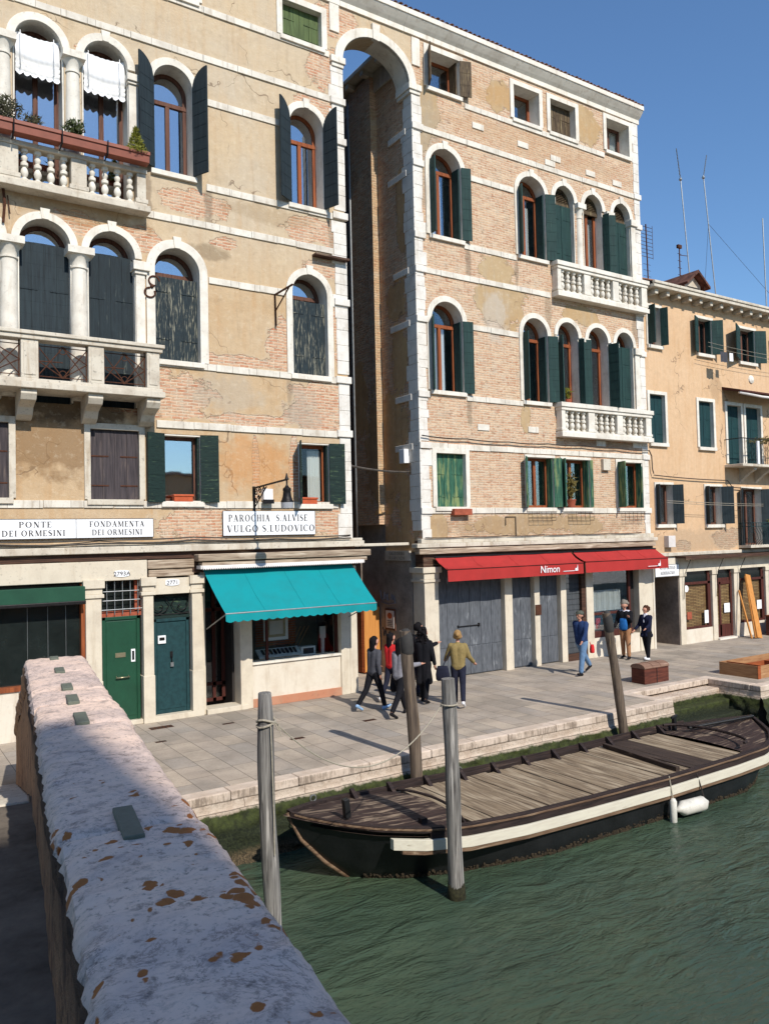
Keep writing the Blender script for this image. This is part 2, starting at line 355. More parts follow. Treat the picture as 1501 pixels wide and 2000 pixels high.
def stone(name, c=S(234, 227, 213, .86), stain=.62, joints=0, bump=.3, c2=S(176, 160, 140, .78), black=.34):
    t = NT(name); P = t.coord(); x, y, z = t.sep(P)[:3]
    n1 = t.noise(P, 2.2, 7, .65); n2 = t.noise(P, 14, 5, .65); st = t.noise(t.scale(P, (7, 7, .9)), 1, 5, .6)
    cc = t.mix(t.math('MULTIPLY', t.step(n1, .45, .75), stain), c, c2)
    cc = t.mix(t.math('MULTIPLY', t.step(st, .56, .72), stain*.7), cc, S(150, 128, 100))
    cc = t.mix(t.math('MULTIPLY', t.step(n2, .58, .72), black), cc, S(92, 86, 80))
    h = t.math('ADD', n2, t.math('MULTIPLY', n1, .5))
    if joints:
        u = t.math('ADD', x, y); fr = t.math('FRACT', t.math('DIVIDE', u, joints)); ln = t.math('LESS_THAN', fr, .012/joints)
        cc = t.mix(t.math('MULTIPLY', ln, .65), cc, S(110, 96, 82)); h = t.math('SUBTRACT', h, t.math('MULTIPLY', ln, 1.5))
        rn = t.n('ShaderNodeTexWhiteNoise', noise_dimensions='1D'); t.l(t.math('FLOOR', t.math('DIVIDE', u, joints)), rn.inputs['W'])
        cc = t.mix(t.math('MULTIPLY', rn.outputs[0], .22), cc, c2)
    t.col(cc); t.rough(.8); t.bump(h, bump, .008); return t.m

M = {}
M['wallA'] = wall('plaster_ochre', 'plaster',
    [(3.9, 11.0, .5, .28), (5.3, 10.9, .45, .3), (6.6, 12.0, .85, .28), (7.3, 11.2, .35, .15), (9.9, 11.95, .95, .33), (10.0, 11.0, .55, .3), (10.3, 16.4, .6, .6), (9.9, 15.3, .7, .25), (5.9, 7.4, 1.1, .5), (9.9, 7.4, 1.0, .65), (8.0, 6.95, 1.2, .16), (8.8, 8.9, .35, .6), (7.6, 8.35, 1.1, .16), (6.6, 4.4, 1.0, .45), (10.1, 4.4, .5, .4), (8.05, 5.7, .1, 1.0), (9.1, 5.8, .13, .8), (5.8, 7.0, 1.2, .14), (10.45, 9.5, .15, .9), (10.6, 17.8, .6, .5), (4.1, 14.9, .2, .15)],
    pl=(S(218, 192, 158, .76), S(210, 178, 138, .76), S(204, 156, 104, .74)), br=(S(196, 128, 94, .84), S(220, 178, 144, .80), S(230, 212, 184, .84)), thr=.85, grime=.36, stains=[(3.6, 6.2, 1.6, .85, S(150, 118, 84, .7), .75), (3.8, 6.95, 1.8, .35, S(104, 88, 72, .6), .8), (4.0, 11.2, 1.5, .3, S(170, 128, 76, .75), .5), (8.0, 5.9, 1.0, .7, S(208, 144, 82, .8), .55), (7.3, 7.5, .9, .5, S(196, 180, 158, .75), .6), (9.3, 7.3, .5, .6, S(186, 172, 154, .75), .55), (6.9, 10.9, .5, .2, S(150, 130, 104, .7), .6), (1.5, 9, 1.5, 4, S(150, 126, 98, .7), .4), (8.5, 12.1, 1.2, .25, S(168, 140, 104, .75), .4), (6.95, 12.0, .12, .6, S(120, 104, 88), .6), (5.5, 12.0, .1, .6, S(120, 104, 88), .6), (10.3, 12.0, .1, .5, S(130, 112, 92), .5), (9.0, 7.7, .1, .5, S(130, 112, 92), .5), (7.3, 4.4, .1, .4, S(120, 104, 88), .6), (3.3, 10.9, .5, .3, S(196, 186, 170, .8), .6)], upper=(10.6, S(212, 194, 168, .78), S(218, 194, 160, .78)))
M['wallB'] = wall('brick_pink', 'brick',
    [(16.0, 12.0, .7, .42), (16.2, 11.0, .9, .8), (15.6, 11.0, .55, .5), (19.6, 11.1, .9, .3), (17.6, 9.3, .16, 1.2), (17.0, 7.6, .18, .5), (20.1, 17.4, .6, .6), (16.7, 4.35, 1.9, .3), (13.6, 16.3, .35, .9), (13.5, 4.3, .4, .5), (19.2, 4.3, 1.0, .3), (13.4, 15.4, .3, .4), (16.3, 17.4, .5, .5)],
    pl=(S(208, 180, 140, .72), S(204, 170, 126, .72), S(200, 188, 170, .72)), br=(S(192, 140, 108, .86), S(220, 184, 150, .84), S(230, 212, 184, .84)), thr=1.1, grime=.36, stains=[(17, 4.25, 5, .35, S(170, 140, 108, .75), .5), (15.9, 10.6, .5, .8, S(200, 190, 176, .8), .6), (13.5, 15, .5, 2, S(172, 158, 138, .75), .5), (20.5, 6.9, 1.8, .2, S(140, 110, 88, .7), .5), (18, 16.2, 4, .5, S(196, 156, 116, .8), .35), (17.6, 17.4, 3, .4, S(196, 150, 96, .8), .4), (14.9, 12.1, .12, .5, S(120, 104, 88), .6), (16.8, 12.0, .1, .5, S(120, 104, 88), .6), (14.8, 7.6, .1, .5, S(130, 112, 92), .6), (18.1, 11.0, .15, .7, S(130, 112, 92), .5), (22.2, 11.0, .2, .5, S(120, 104, 88), .5)])
M['wallC'] = wall('plaster_peach', 'plaster', [(27.1, 3.7, 1.0, .38), (24.4, 3.5, .4, .2)],
    pl=(S(228, 192, 154, .82), S(224, 186, 146, .80), S(212, 164, 116, .8)), br=(S(206, 160, 128, .74), S(222, 190, 158, .7), S(216, 196, 168, .66)), thr=1.6, grime=.22, stains=[(25, 3.6, 3, .5, S(184, 158, 130, .75), .5), (26.6, 9.4, .4, .6, S(170, 140, 108, .75), .4)])
M['alley'] = wall('alley_brick_shaded', 'brick', [(13.7, 5.0, .5, .8), (14.4, 6.6, .9, 1.8), (13.9, 9.2, .4, 1.0), (14.0, 10.9, .5, .6), (15.7, 8.2, .6, 1.2), (13.6, 13.4, .3, 1.2), (14.4, 3.6, 1.2, .8)],
    pl=(S(216, 176, 126, .9), S(200, 158, 116, .88), S(160, 122, 88, .85)), br=(S(214, 158, 122, .9), S(232, 196, 160, .9), S(196, 172, 146, .88)), grime=.5)  # copy for the shaded flank, its colour lightened for weak bounce light
M['alley_low'] = plain('alley_grey_plaster', S(168, 158, 146, .75), .9, .28, 2.2, .5)
M['alley_lit'] = wall('alley_brick_sunlit', 'brick', [(15, 4, .2, .3)], pl=(S(220, 186, 140, .62), S(212, 176, 130, .62), S(190, 150, 100, .6)), br=(S(214, 170, 130, .72), S(226, 190, 150, .7), S(216, 190, 150, .66)), grime=.15)  # copy of the same brick for the corner strip in the sun
M['alley_shade'] = plain('alley_plaster_shaded', S(150, 136, 124, .8), .9, .3, 1.2, .3)  # plaster colour darkened to stand for weak indirect light deep in the alley
M['stone'] = stone('white_stone', joints=.62)
M['stone_plain'] = stone('white_stone_smooth', stain=.5, black=.3)
M['stone_dirty'] = stone('stained_stone', S(216, 206, 188, .84), .85, joints=0, black=.7)
M['stone_shop'] = stone('cream_shop_stone', S(226, 214, 192, .8), .5, black=.2)
M['quoin'] = stone('quoin_stone', S(232, 226, 216, .86), .5, black=.3)
M['redstone'] = stone('red_base_stone', S(206, 142, 110, .7), .5, c2=S(214, 178, 150, .7))
M['cream_wall'] = stone('cream_render', S(228, 218, 200, .82), .45, c2=S(196, 170, 140, .75), black=.12, bump=.4)
M['lintelA'] = stone('speckled_lintel', S(224, 212, 190, .8), .3, black=.35)
M['beam'] = streaky('old_beam_wood', S(96, 66, 50, .7), S(150, 128, 104, .6), S(52, 36, 28, .7), vs=(.6, .6, 9), amount=.45)
M['plank_grey'] = streaky('bleached_board', S(196, 176, 152, .75), S(224, 208, 186, .75), S(128, 104, 84, .7), vs=(.6, .6, 9), amount=.5)
M['sh_dark'] = streaky('shutter_blackgreen', S(48, 62, 68, .62), S(66, 80, 84, .6), S(30, 40, 46, .6), amount=.15, horiz=.27)
M['sh_worn'] = streaky('shutter_worn', S(44, 60, 66, .62), S(178, 172, 148, .66), S(28, 38, 44, .6), vs=(26, 26, 2.2), amount=.52)
M['sh_semi'] = streaky('shutter_half_worn', S(42, 56, 62, .58), S(104, 112, 106, .6), S(30, 40, 46, .6), vs=(12, 12, 1.2), amount=.3)
M['sh_green'] = streaky('shutter_green', S(38, 72, 68, .66), S(70, 104, 94, .6), S(24, 50, 50, .66), amount=.3, horiz=.33)
M['sh_greenA'] = streaky('shutter_low_green', S(30, 56, 50, .62), S(96, 118, 84, .6), S(18, 38, 36, .6), vs=(3, 3, 14), amount=.34, horiz=.12)
M['sh_grey'] = streaky('shutter_greybrown', S(96, 86, 88, .55), S(128, 112, 104, .55), S(58, 52, 56, .55), amount=.4)
M['sh_olive'] = streaky('shutter_olive', S(106, 124, 72, .6), S(120, 150, 96, .6), S(66, 82, 48, .6), amount=.4)
M['sh_mint'] = streaky('shutter_mint', S(70, 124, 98, .6), S(150, 166, 110, .6), S(30, 78, 62, .6), vs=(7, 7, 1), amount=.6)
M['sh_wood'] = streaky('shutter_bare', S(112, 92, 66, .6), S(160, 140, 104, .55), S(58, 44, 32, .6), vs=(12, 12, 1.2), amount=.5, horiz=.2)
M['sh_teal'] = streaky('shutter_teal', S(30, 78, 80, .55), S(50, 96, 92, .55), S(18, 52, 58, .55), amount=.25, horiz=.1)
M['wood_red'] = streaky('window_wood_orange', S(176, 98, 54, .65), S(190, 120, 74, .6), S(128, 62, 34, .6), amount=.2)
M['wood_brown'] = streaky('window_wood_brown', S(130, 88, 70, .6), S(158, 118, 96, .6), S(92, 58, 46, .6), amount=.25)
M['wood_mar'] = streaky('maroon_wood', S(96, 46, 36, .7), S(120, 66, 50, .6), S(60, 28, 22, .7), amount=.2)
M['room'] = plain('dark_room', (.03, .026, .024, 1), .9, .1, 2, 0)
def curtain_mat(n, c):
    t = NT(n); v = t.coord(); x = t.sep(v)[0]; wv = t.math('SINE', t.math('MULTIPLY', x, 75)); t.col(c); t.rough(.9); t.bump(wv, .5, .02); return t.m
M['curtain'] = curtain_mat('curtain_cloth', S(236, 232, 226, .85))
def glass(name, refl, tint, rough=.02):
    t = NT(name); t.t.nodes.remove(t.p); g = t.n('ShaderNodeBsdfGlossy'); g.inputs['Roughness'].default_value = rough; g.inputs[0].default_value = (.95, .97, 1, 1)
    tr = t.n('ShaderNodeBsdfTransparent'); tr.inputs[0].default_value = tint; mx = t.n('ShaderNodeMixShader')
    lw = t.n('ShaderNodeLayerWeight'); lw.inputs[0].default_value = .35; f = t.math('ADD', t.math('MULTIPLY', lw.outputs['Fresnel'], .55), refl, clamp=True)
    nz = t.n('ShaderNodeTexNoise'); nz.inputs['Scale'].default_value = 1.2; b = t.n('ShaderNodeBump'); b.inputs['Strength'].default_value = .06; b.inputs['Distance'].default_value = .05; t.l(nz.outputs[0], b.inputs['Height']); t.l(b.outputs[0], g.inputs['Normal'])
    t.l(f, mx.inputs[0]); t.l(tr.outputs[0], mx.inputs[1]); t.l(g.outputs[0], mx.inputs[2]); t.l(mx.outputs[0], t.o.inputs[0]); return t.m
M['glass_sky'] = glass('window_glass_sky', .42, (.55, .6, .62, 1))
M['glass'] = glass('window_glass', .01, (.9, .93, .93, 1))
M['iron'] = plain('black_iron', S(38, 36, 36), .5, .3, 20, .2, .6)
M['rust'] = plain('rusty_iron', S(92, 56, 38, .8), .8, .35, 18, .3, .2)
M['steel'] = plain('galvanised', S(150, 152, 152), .4, .15, 10, .1, .7)
M['terra'] = plain('terracotta', S(176, 92, 66, .75), .8, .2, 8, .3)
M['plasticbrown'] = plain('brown_planter_plastic', S(150, 84, 64, .75), .5, .12, 5, .1)
M['orangebox'] = plain('orange_planter', S(196, 90, 50, .8), .6, .15, 9, .2)
M['tile'] = plain('roof_tile_clay', S(190, 140, 112, .75), .95, .4, 4, .6)
M['leaf'] = plain('leaf_green', S(92, 104, 50, .5), .6, .5, 20, 0)
M['leaf_dry'] = plain('leaf_dry', S(150, 132, 66, .55), .7, .5, 20, 0)
M['leaf_yel'] = plain('leaf_yellowgreen', S(150, 150, 44, .55), .6, .5, 20, 0)
M['leaf_grey'] = plain('leaf_greygreen', S(110, 108, 78, .5), .7, .5, 20, 0)
M['white'] = plain('white_enamel', S(240, 240, 240, .92), .45, .04, 4, .05)
M['ink'] = plain('black_letter_paint', S(64, 62, 66, .9), .7, .15, 8, 0)
M['greendoor'] = plain('green_door_paint', S(26, 78, 54, .75), .4, .14, 3, .15, spec=.5)
M['tealdoor'] = streaky('teal_door_paint', S(32, 72, 76, .7), S(60, 100, 96, .6), S(22, 56, 60, .7), vs=(3, 3, 3), amount=.12)
M['darkglass'] = plain('dark_shop_glass', (.012, .016, .015, 1), .08, .3, 1.5, .0, spec=.6)
M['brass'] = plain('worn_brass', S(170, 160, 130), .35, .15, 12, .1, .8)
M['greyleaf'] = streaky('grey_steel_door', S(116, 120, 126, .62), S(156, 160, 164, .64), S(88, 92, 98, .6), vs=(5, 5, 1.2), amount=.36)
M['roller'] = streaky('grey_roller', S(96, 100, 104, .6), S(120, 124, 126, .6), S(70, 74, 78, .6), amount=.3, horiz=.17)
M['graffiti'] = plain('pale_graffiti_paint', S(150, 150, 160, .8), .8, .1, 10, 0)
def cloth(name, c, c2, rough=.85, tr=0):
    t = NT(name); v = t.coord(); n1 = t.noise(v, 2.5, 5); n2 = t.noise(t.scale(v, (18, 4, 4)), 1, 3); t.col(t.mix(t.math('MULTIPLY', t.step(n1, .4, .7), .6), c, c2)); t.rough(rough)
    t.bump(t.math('ADD', n1, t.math('MULTIPLY', n2, .3)), .3, .02); return t.m
M['turq'] = cloth('turquoise_canvas', S(0, 156, 162, .70), S(24, 146, 150, .66))
M['red'] = cloth('red_canvas', S(190, 54, 50, .72), S(170, 50, 46, .7))
M['greencanvas'] = cloth('green_canvas', S(38, 82, 62, .8), S(30, 68, 52, .8))
M['blindcloth'] = cloth('white_blind_cloth', S(244, 244, 244, .88), S(226, 224, 222, .86))
M['whitecanvas'] = cloth('pale_canvas', S(226, 220, 214, .85), S(206, 196, 190, .8))

def quay_mat():
    t = NT('quay_stone_slabs'); P = t.coord(); x, y, z = t.sep(P)[:3]; v = t.comb(y, x, 0)
    b = t.n('ShaderNodeTexBrick'); t.l(v, b.inputs['Vector']); b.inputs['Scale'].default_value = 1; b.inputs['Brick Width'].default_value = .74; b.inputs['Row Height'].default_value = .46
    b.inputs['Mortar Size'].default_value = .007; b.inputs['Mortar Smooth'].default_value = .1; b.offset = .37; b.squash = 1.35; b.squash_frequency = 3
    b.inputs['Color1'].default_value = (0, 0, 0, 1); b.inputs['Color2'].default_value = (1, 1, 1, 1); b.inputs['Mortar'].default_value = (.5, .5, .5, 1)
    cc = t.ramp(b.outputs['Color'], [(.0, S(160, 150, 136, .78)), (.3, S(186, 172, 156, .78)), (.55, S(172, 163, 152, .78)), (.8, S(198, 182, 162, .8)), (1, S(178, 166, 150, .78))])
    n1 = t.noise(P, 1.3, 6, .65); n2 = t.noise(P, 20, 5, .7); n3 = t.noise(P, 4.5, 5, .7)
    cc = t.mix(t.math('MULTIPLY', t.step(n1, .40, .62), .55), cc, S(150, 138, 124, .72)); cc = t.mix(t.math('MULTIPLY', t.step(t.noise(P, .7, 3), .5, .6), .35), cc, S(206, 188, 168, .8)); cc = t.mix(t.math('MULTIPLY', t.step(n2, .5, .7), .35), cc, S(120, 110, 100, .7))
    cc = t.mix(t.math('MULTIPLY', t.step(n3, .62, .68), .3), cc, S(110, 100, 90, .7))
    cc = t.mix(t.math('MULTIPLY', b.outputs['Fac'], .75), cc, S(104, 92, 80, .6))
    t.col(cc); t.rough(.78); h = t.math('SUBTRACT', t.math('MULTIPLY', n2, .4), b.outputs['Fac']); h = t.math('ADD', h, t.math('MULTIPLY', b.outputs['Color'], .25)); t.bump(h, .5, .01); return t.m
M['quay'] = quay_mat()
def quaywall_mat():
    t = NT('quay_wall_stone'); P = t.coord(); x, y, z = t.sep(P)[:3]
    u = t.math('ADD', x, y); v = t.comb(u, z, 0)
    n1 = t.noise(P, 3, 6, .7); n2 = t.noise(P, 16, 5, .7); st = t.noise(t.scale(P, (13, 13, 1.2)), 1, 4, .6)
    b = t.n('ShaderNodeTexBrick'); t.l(v, b.inputs['Vector']); b.inputs['Scale'].default_value = 1; b.inputs['Brick Width'].default_value = 1.1; b.inputs['Row Height'].default_value = .145; b.inputs['Mortar Size'].default_value = .006
    c = t.mix(t.step(n1, .35, .7), S(226, 208, 188, .78), S(196, 172, 150, .75))
    c = t.mix(t.math('MULTIPLY', t.math('MULTIPLY', t.step(st, .52, .66), t.step(z, -.22, -.1)), .7), c, S(96, 82, 68, .7)); c = t.mix(t.math('MULTIPLY', t.step(n2, .55, .7), .5), c, S(120, 100, 80, .7))
    c = t.mix(t.math('MULTIPLY', b.outputs['Fac'], .7), c, S(90, 76, 62, .6))
    zn = t.math('ADD', z, t.math('MULTIPLY', t.math('SUBTRACT', n1, .5), .14))
    zn = t.math('ADD', zn, t.math('MULTIPLY', t.math('SUBTRACT', n2, .5), .10))
    green = t.mix(t.step(t.noise(P, 9, 5, .7), .35, .65), S(52, 58, 26, .45), S(88, 98, 44, .5)); dark = t.mix(t.step(t.noise(P, 26, 6, .75), .38, .62), S(30, 38, 24, .5), S(70, 78, 48, .5))
    barn = t.mix(t.step(t.noise(P, 34, 4, .8), .4, .62), S(52, 46, 34, .6), S(140, 120, 90, .6))
    c = t.mix(t.step(zn, -.29, -.34), c, green); c = t.mix(t.step(zn, -.50, -.60), c, dark); c = t.mix(t.step(zn, -.86, -.98), c, barn)
    t.col(c); t.rough(.75); t.bump(t.math('ADD', n2, t.math('MULTIPLY', t.noise(P, 40, 4, .8), t.step(zn, -.3, -.6))), .9, .03); return t.m
M['quaywall'] = quaywall_mat()
def water_mat():
    t = NT('canal_water'); P = t.coord()
    big = t.noise(P, .35, 4, .6); c = t.mix(t.step(big, .35, .65), S(66, 86, 72, .64), S(80, 98, 76, .64)); t.col(c)
    t.rough(.05); t.p.inputs['IOR'].default_value = 1.33; t.p.inputs['Specular IOR Level'].default_value = .6
    rot = t.n('ShaderNodeMapping'); t.l(P, rot.inputs[0]); rot.inputs['Rotation'].default_value = (0, 0, R(30)); rot.inputs['Scale'].default_value = (.6, 1.5, 1)
    a = t.noise(rot.outputs[0], 1.9, 3, .5, 1.0); b = t.noise(rot.outputs[0], 7.5, 5, .6, 1.2); d = t.noise(P, 17, 3, .6, .8)
    h = t.math('ADD', t.math('MULTIPLY', a, 1.1), t.math('ADD', t.math('MULTIPLY', b, .38), t.math('MULTIPLY', d, .07)))
    pat = t.step(t.noise(P, .45, 3, .6), .38, .62); h = t.math('MULTIPLY', h, t.math('ADD', .45, t.math('MULTIPLY', pat, .75))); t.bump(h, .8, .13); return t.m
M['water'] = water_mat()
def deck_mat(name, a, b_, dk, amt=.5):
    return streaky(name, a, b_, dk, .85, vs=(9, .6, 9), amount=amt)
M['deckwood'] = deck_mat('bare_deck_plank', S(160, 140, 114, .70), S(186, 168, 142, .72), S(104, 88, 72, .68), .6)
M['deckdark'] = deck_mat('dark_deck_plank', S(84, 68, 58, .6), S(150, 130, 110, .6), S(50, 40, 36, .6), .25)
M['bowdeck'] = streaky('worn_brown_foredeck', S(78, 60, 54, .62), S(176, 154, 130, .62), S(48, 36, 34, .6), vs=(1, 9, 9), amount=.55)
M['hullblack'] = plain('tarred_black_hull', S(26, 27, 28), .45, .35, 3, .4, spec=.4, bs=.02)
M['railwood'] = streaky('dark_gunwale_wood', S(64, 50, 46, .65), S(118, 98, 84, .6), S(34, 26, 26, .6), vs=(.7, 9, 9), amount=.3)
M['strake'] = streaky('white_rubbing_strake', S(226, 220, 200, .8), S(176, 160, 136, .7), S(214, 206, 188, .8), vs=(.8, 8, 8), amount=.2)
M['strakewood'] = streaky('bare_strake_wood', S(150, 122, 96, .62), S(190, 168, 140, .65), S(92, 66, 50, .6), vs=(.7, 9, 9), amount=.4)
M['weed'] = plain('hull_weed', S(74, 62, 44, .55), .9, .6, 30, .6, bs=.03)
M['polegrey'] = streaky('weathered_grey_pole', S(150, 146, 140, .72), S(198, 192, 184, .72), S(72, 68, 66, .7), vs=(13, 13, .6), amount=.45)
M['polebrown'] = streaky('weathered_brown_pole', S(128, 112, 96, .68), S(164, 138, 104, .68), S(72, 60, 52, .65), vs=(9, 9, .5), amount=.35)
M['polehead'] = plain('dark_pole_head', S(70, 68, 66, .7), .8, .2, 8, .3)
M['weedpole'] = plain('pole_weed', S(60, 58, 36, .6), .9, .5, 25, .5, bs=.02)
M['rope'] = plain('pale_rope', S(190, 180, 160, .7), .9, .2, 40, .3)
M['ropedark'] = plain('dark_cable', S(52, 46, 42), .7, .2, 20, .2)
M['cable'] = plain('grey_cable', S(92, 84, 76, .7), .7, .3, 8, .2)
M['fender'] = plain('white_fender', S(226, 222, 210, .8), .5, .15, 5, .15)
def parapet_mat():
    t = NT('parapet_coping_stone'); P = t.coord(); n1 = t.noise(P, 2.0, 7, .65); n2 = t.noise(P, 9, 7, .7); n3 = t.noise(P, 45, 4, .7); vein = t.noise(P, 4.5, 8, .75, 1.4); el = t.noise(t.scale(P, (5, 16, 5)), 1, 6, .7, .5)
    c = t.mix(t.step(n1, .38, .66), S(240, 210, 188, .88), S(226, 202, 188, .86))
    c = t.mix(t.math('MULTIPLY', t.step(el, .52, .72), .35), c, S(160, 134, 126, .75))
    c = t.mix(t.math('MULTIPLY', t.step(n2, .55, .64), .5), c, S(124, 114, 114, .75)); c = t.mix(t.math('MULTIPLY', t.step(t.noise(P, 3.1, 4, .6), .5, .62), .35), c, S(176, 164, 162, .8))
    rid = t.math('ABSOLUTE', t.math('SUBTRACT', vein, .5)); c = t.mix(t.math('MULTIPLY', t.math('MULTIPLY', t.math('SUBTRACT', 1.0, t.step(rid, .0, .022)), t.step(n1, .5, .58)), .6), c, S(80, 72, 70, .7))
    c = t.mix(t.math('MULTIPLY', t.step(n3, .56, .68), .6), c, S(96, 86, 80, .7)); c = t.mix(t.math('MULTIPLY', t.step(t.noise(P, 22, 6, .8), .54, .62), .45), c, S(118, 104, 96, .75))
    y = t.sep(P)[1]; zone = t.math('MULTIPLY', t.step(t.math('ABSOLUTE', t.math('ADD', y, 15.75)), 1.5, .5), t.math('ADD', .55, t.step(t.noise(P, 5, 3), .42, .6)))
    vo = t.n('ShaderNodeTexVoronoi'); wv = t.n('ShaderNodeTexNoise'); t.l(P, wv.inputs['Vector']); wv.inputs['Scale'].default_value = 22; wv.inputs['Detail'].default_value = 6
    t.l(t.vmath('ADD', P, t.vmath('MULTIPLY', t.vmath('SUBTRACT', wv.outputs['Color'], (.5, .5, .5)), (.05, .05, 0))), vo.inputs['Vector']); vo.inputs['Scale'].default_value = 22
    rc = t.sep(vo.outputs['Color'])[0]; rad = t.math('MULTIPLY', t.math('MAXIMUM', t.math('SUBTRACT', t.math('MULTIPLY', rc, zone), .38), 0.0), .78)
    spot = t.step(t.math('SUBTRACT', rad, t.math('ADD', vo.outputs['Distance'], t.math('MULTIPLY', t.math('SUBTRACT', n3, .5), .22))), -.02, .05)
    c = t.mix(spot, c, t.mix(n3, S(150, 86, 42, .8), S(182, 116, 60, .85)))
    zz_ = t.sep(P)[2]; c = t.mix(t.math('MULTIPLY', t.step(t.math('ADD', zz_, t.math('MULTIPLY', t.math('SUBTRACT', n2, .5), .12)), 3.06, 2.96), t.step(P and t.sep(P)[1], -11.0, -11.3)), c, t.mix(n2, S(96, 84, 84, .7), S(170, 150, 144, .8)))
    t.col(c); t.rough(.82); h = t.math('ADD', t.math('ADD', n2, t.math('MULTIPLY', n3, .5)), t.math('MULTIPLY', el, .4)); t.bump(h, .45, .005); return t.m
M['coping'] = parapet_mat()
def parapet_side():
    t = NT('parapet_worn_brick_side'); P = t.coord(); n1 = t.noise(t.scale(P, (3, 3, .5)), 1.4, 7, .65, .8); n2 = t.noise(P, 10, 6, .75); n3 = t.noise(P, 50, 4, .7)
    c = t.ramp(n1, [(.3, S(124, 92, 72, .85)), (.45, S(176, 134, 98, .9)), (.55, S(196, 150, 108, .9)), (.7, S(120, 94, 80, .85))])
    c = t.mix(t.math('MULTIPLY', t.step(n2, .5, .65), .6), c, S(66, 52, 48, .7)); zz_ = t.sep(P)[2]; c = t.mix(t.math('MULTIPLY', t.math('MULTIPLY', t.step(t.math('ADD', zz_, t.math('MULTIPLY', t.math('SUBTRACT', n1, .5), 1.2)), 2.5, 2.85), t.step(t.sep(P)[1], -11.0, -11.3)), .8), c, S(58, 44, 42, .75)); t.col(c); t.rough(.9); t.bump(t.math('ADD', n2, t.math('MULTIPLY', n3, .5)), 1.0, .02); return t.m
M['copingside'] = parapet_side()
M['clampfill'] = plain('grey_green_clamp', S(112, 118, 104, .75), .7, .12, 30, .15)
M['bridgefloor'] = plain('bridge_paving', S(120, 110, 98, .75), .85, .35, 2.5, .6, bs=.02)
M['skin'] = plain('skin', S(214, 156, 130, .75), .55, .06, 20, 0)
def fab(n, c, v=.15): M[n] = plain(n, c, .85, v, 14, .4, bs=.01, spec=.1)
for n, c in (('cloth_charcoal', S(84, 84, 90, .75)), ('cloth_black', S(26, 26, 30)), ('cloth_grey', S(148, 146, 152, .75)), ('cloth_khaki', S(160, 140, 92, .7)), ('denim_dark', S(36, 38, 52)), ('denim_light', S(112, 144, 180, .75)),
             ('cloth_blue', S(46, 66, 108, .75)), ('cloth_tan', S(182, 134, 98, .75)), ('cloth_navy', S(30, 34, 56, .8)), ('cloth_red', S(214, 50, 52, .85)), ('hair_black', S(24, 22, 24)), ('hair_brown', S(84, 54, 40, .7)), ('hair_blond', S(186, 148, 98, .6)),
             ('hair_grey', S(150, 142, 130, .7)), ('shoe_white', S(236, 236, 238, .85)), ('shoe_pale_blue', S(150, 184, 220, .8)), ('shoe_black', S(30, 28, 30)), ('cap_green', S(94, 98, 88, .75)), ('bag_blue', S(40, 104, 170, .8)), ('cloth_white', S(226, 226, 236, .85)), ('cloth_rose', S(170, 104, 120, .75))): fab(n, c)
M['chestwood'] = streaky('chest_redbrown_wood', S(116, 62, 46, .7), S(146, 92, 70, .65), S(76, 38, 30, .7), vs=(.7, .7, 9), amount=.25)
M['chesttop'] = streaky('chest_faded_lid', S(158, 124, 104, .7), S(186, 156, 134, .7), S(120, 88, 72, .7), vs=(.7, 9, 9), amount=.4)
M['newwood'] = streaky('fresh_orange_board', S(216, 150, 78, .8), S(228, 168, 98, .8), S(196, 128, 62, .8), vs=(8, 8, .5), amount=.25)
M['crate'] = streaky('pale_crate_wood', S(190, 144, 100, .75), S(206, 164, 120, .75), S(160, 112, 74, .7), vs=(.8, .8, 10), amount=.25)
M['crate_in'] = streaky('orange_crate_wood', S(176, 94, 48, .75), S(192, 114, 66, .75), S(136, 64, 34, .7), vs=(.8, .8, 10), amount=.25)

def kerb_mat():
    t = NT('kerb_stone'); P = t.coord(); g = t.n('ShaderNodeNewGeometry'); nz = t.math('ABSOLUTE', t.sep(g.outputs['Normal'])[2]); side = t.step(nz, .7, .3)
    n1 = t.noise(P, 2.4, 6, .65); n2 = t.noise(P, 15, 6, .7); st = t.noise(t.scale(P, (21, 21, 2.5)), 1, 7, .8)
    c = t.mix(t.step(n1, .35, .68), S(226, 208, 190, .82), S(200, 180, 160, .8)); c = t.mix(t.math('MULTIPLY', t.step(n2, .55, .7), .5), c, S(140, 120, 100, .75))
    c = t.mix(t.math('MULTIPLY', t.math('MULTIPLY', t.step(t.math('ADD', st, t.math('MULTIPLY', t.math('SUBTRACT', n1, .5), .6)), .50, .62), side), .6), c, S(96, 82, 70, .7))
    t.col(c); t.rough(.8); t.bump(n2, .5, .01); return t.m
M['kerb'] = kerb_mat()
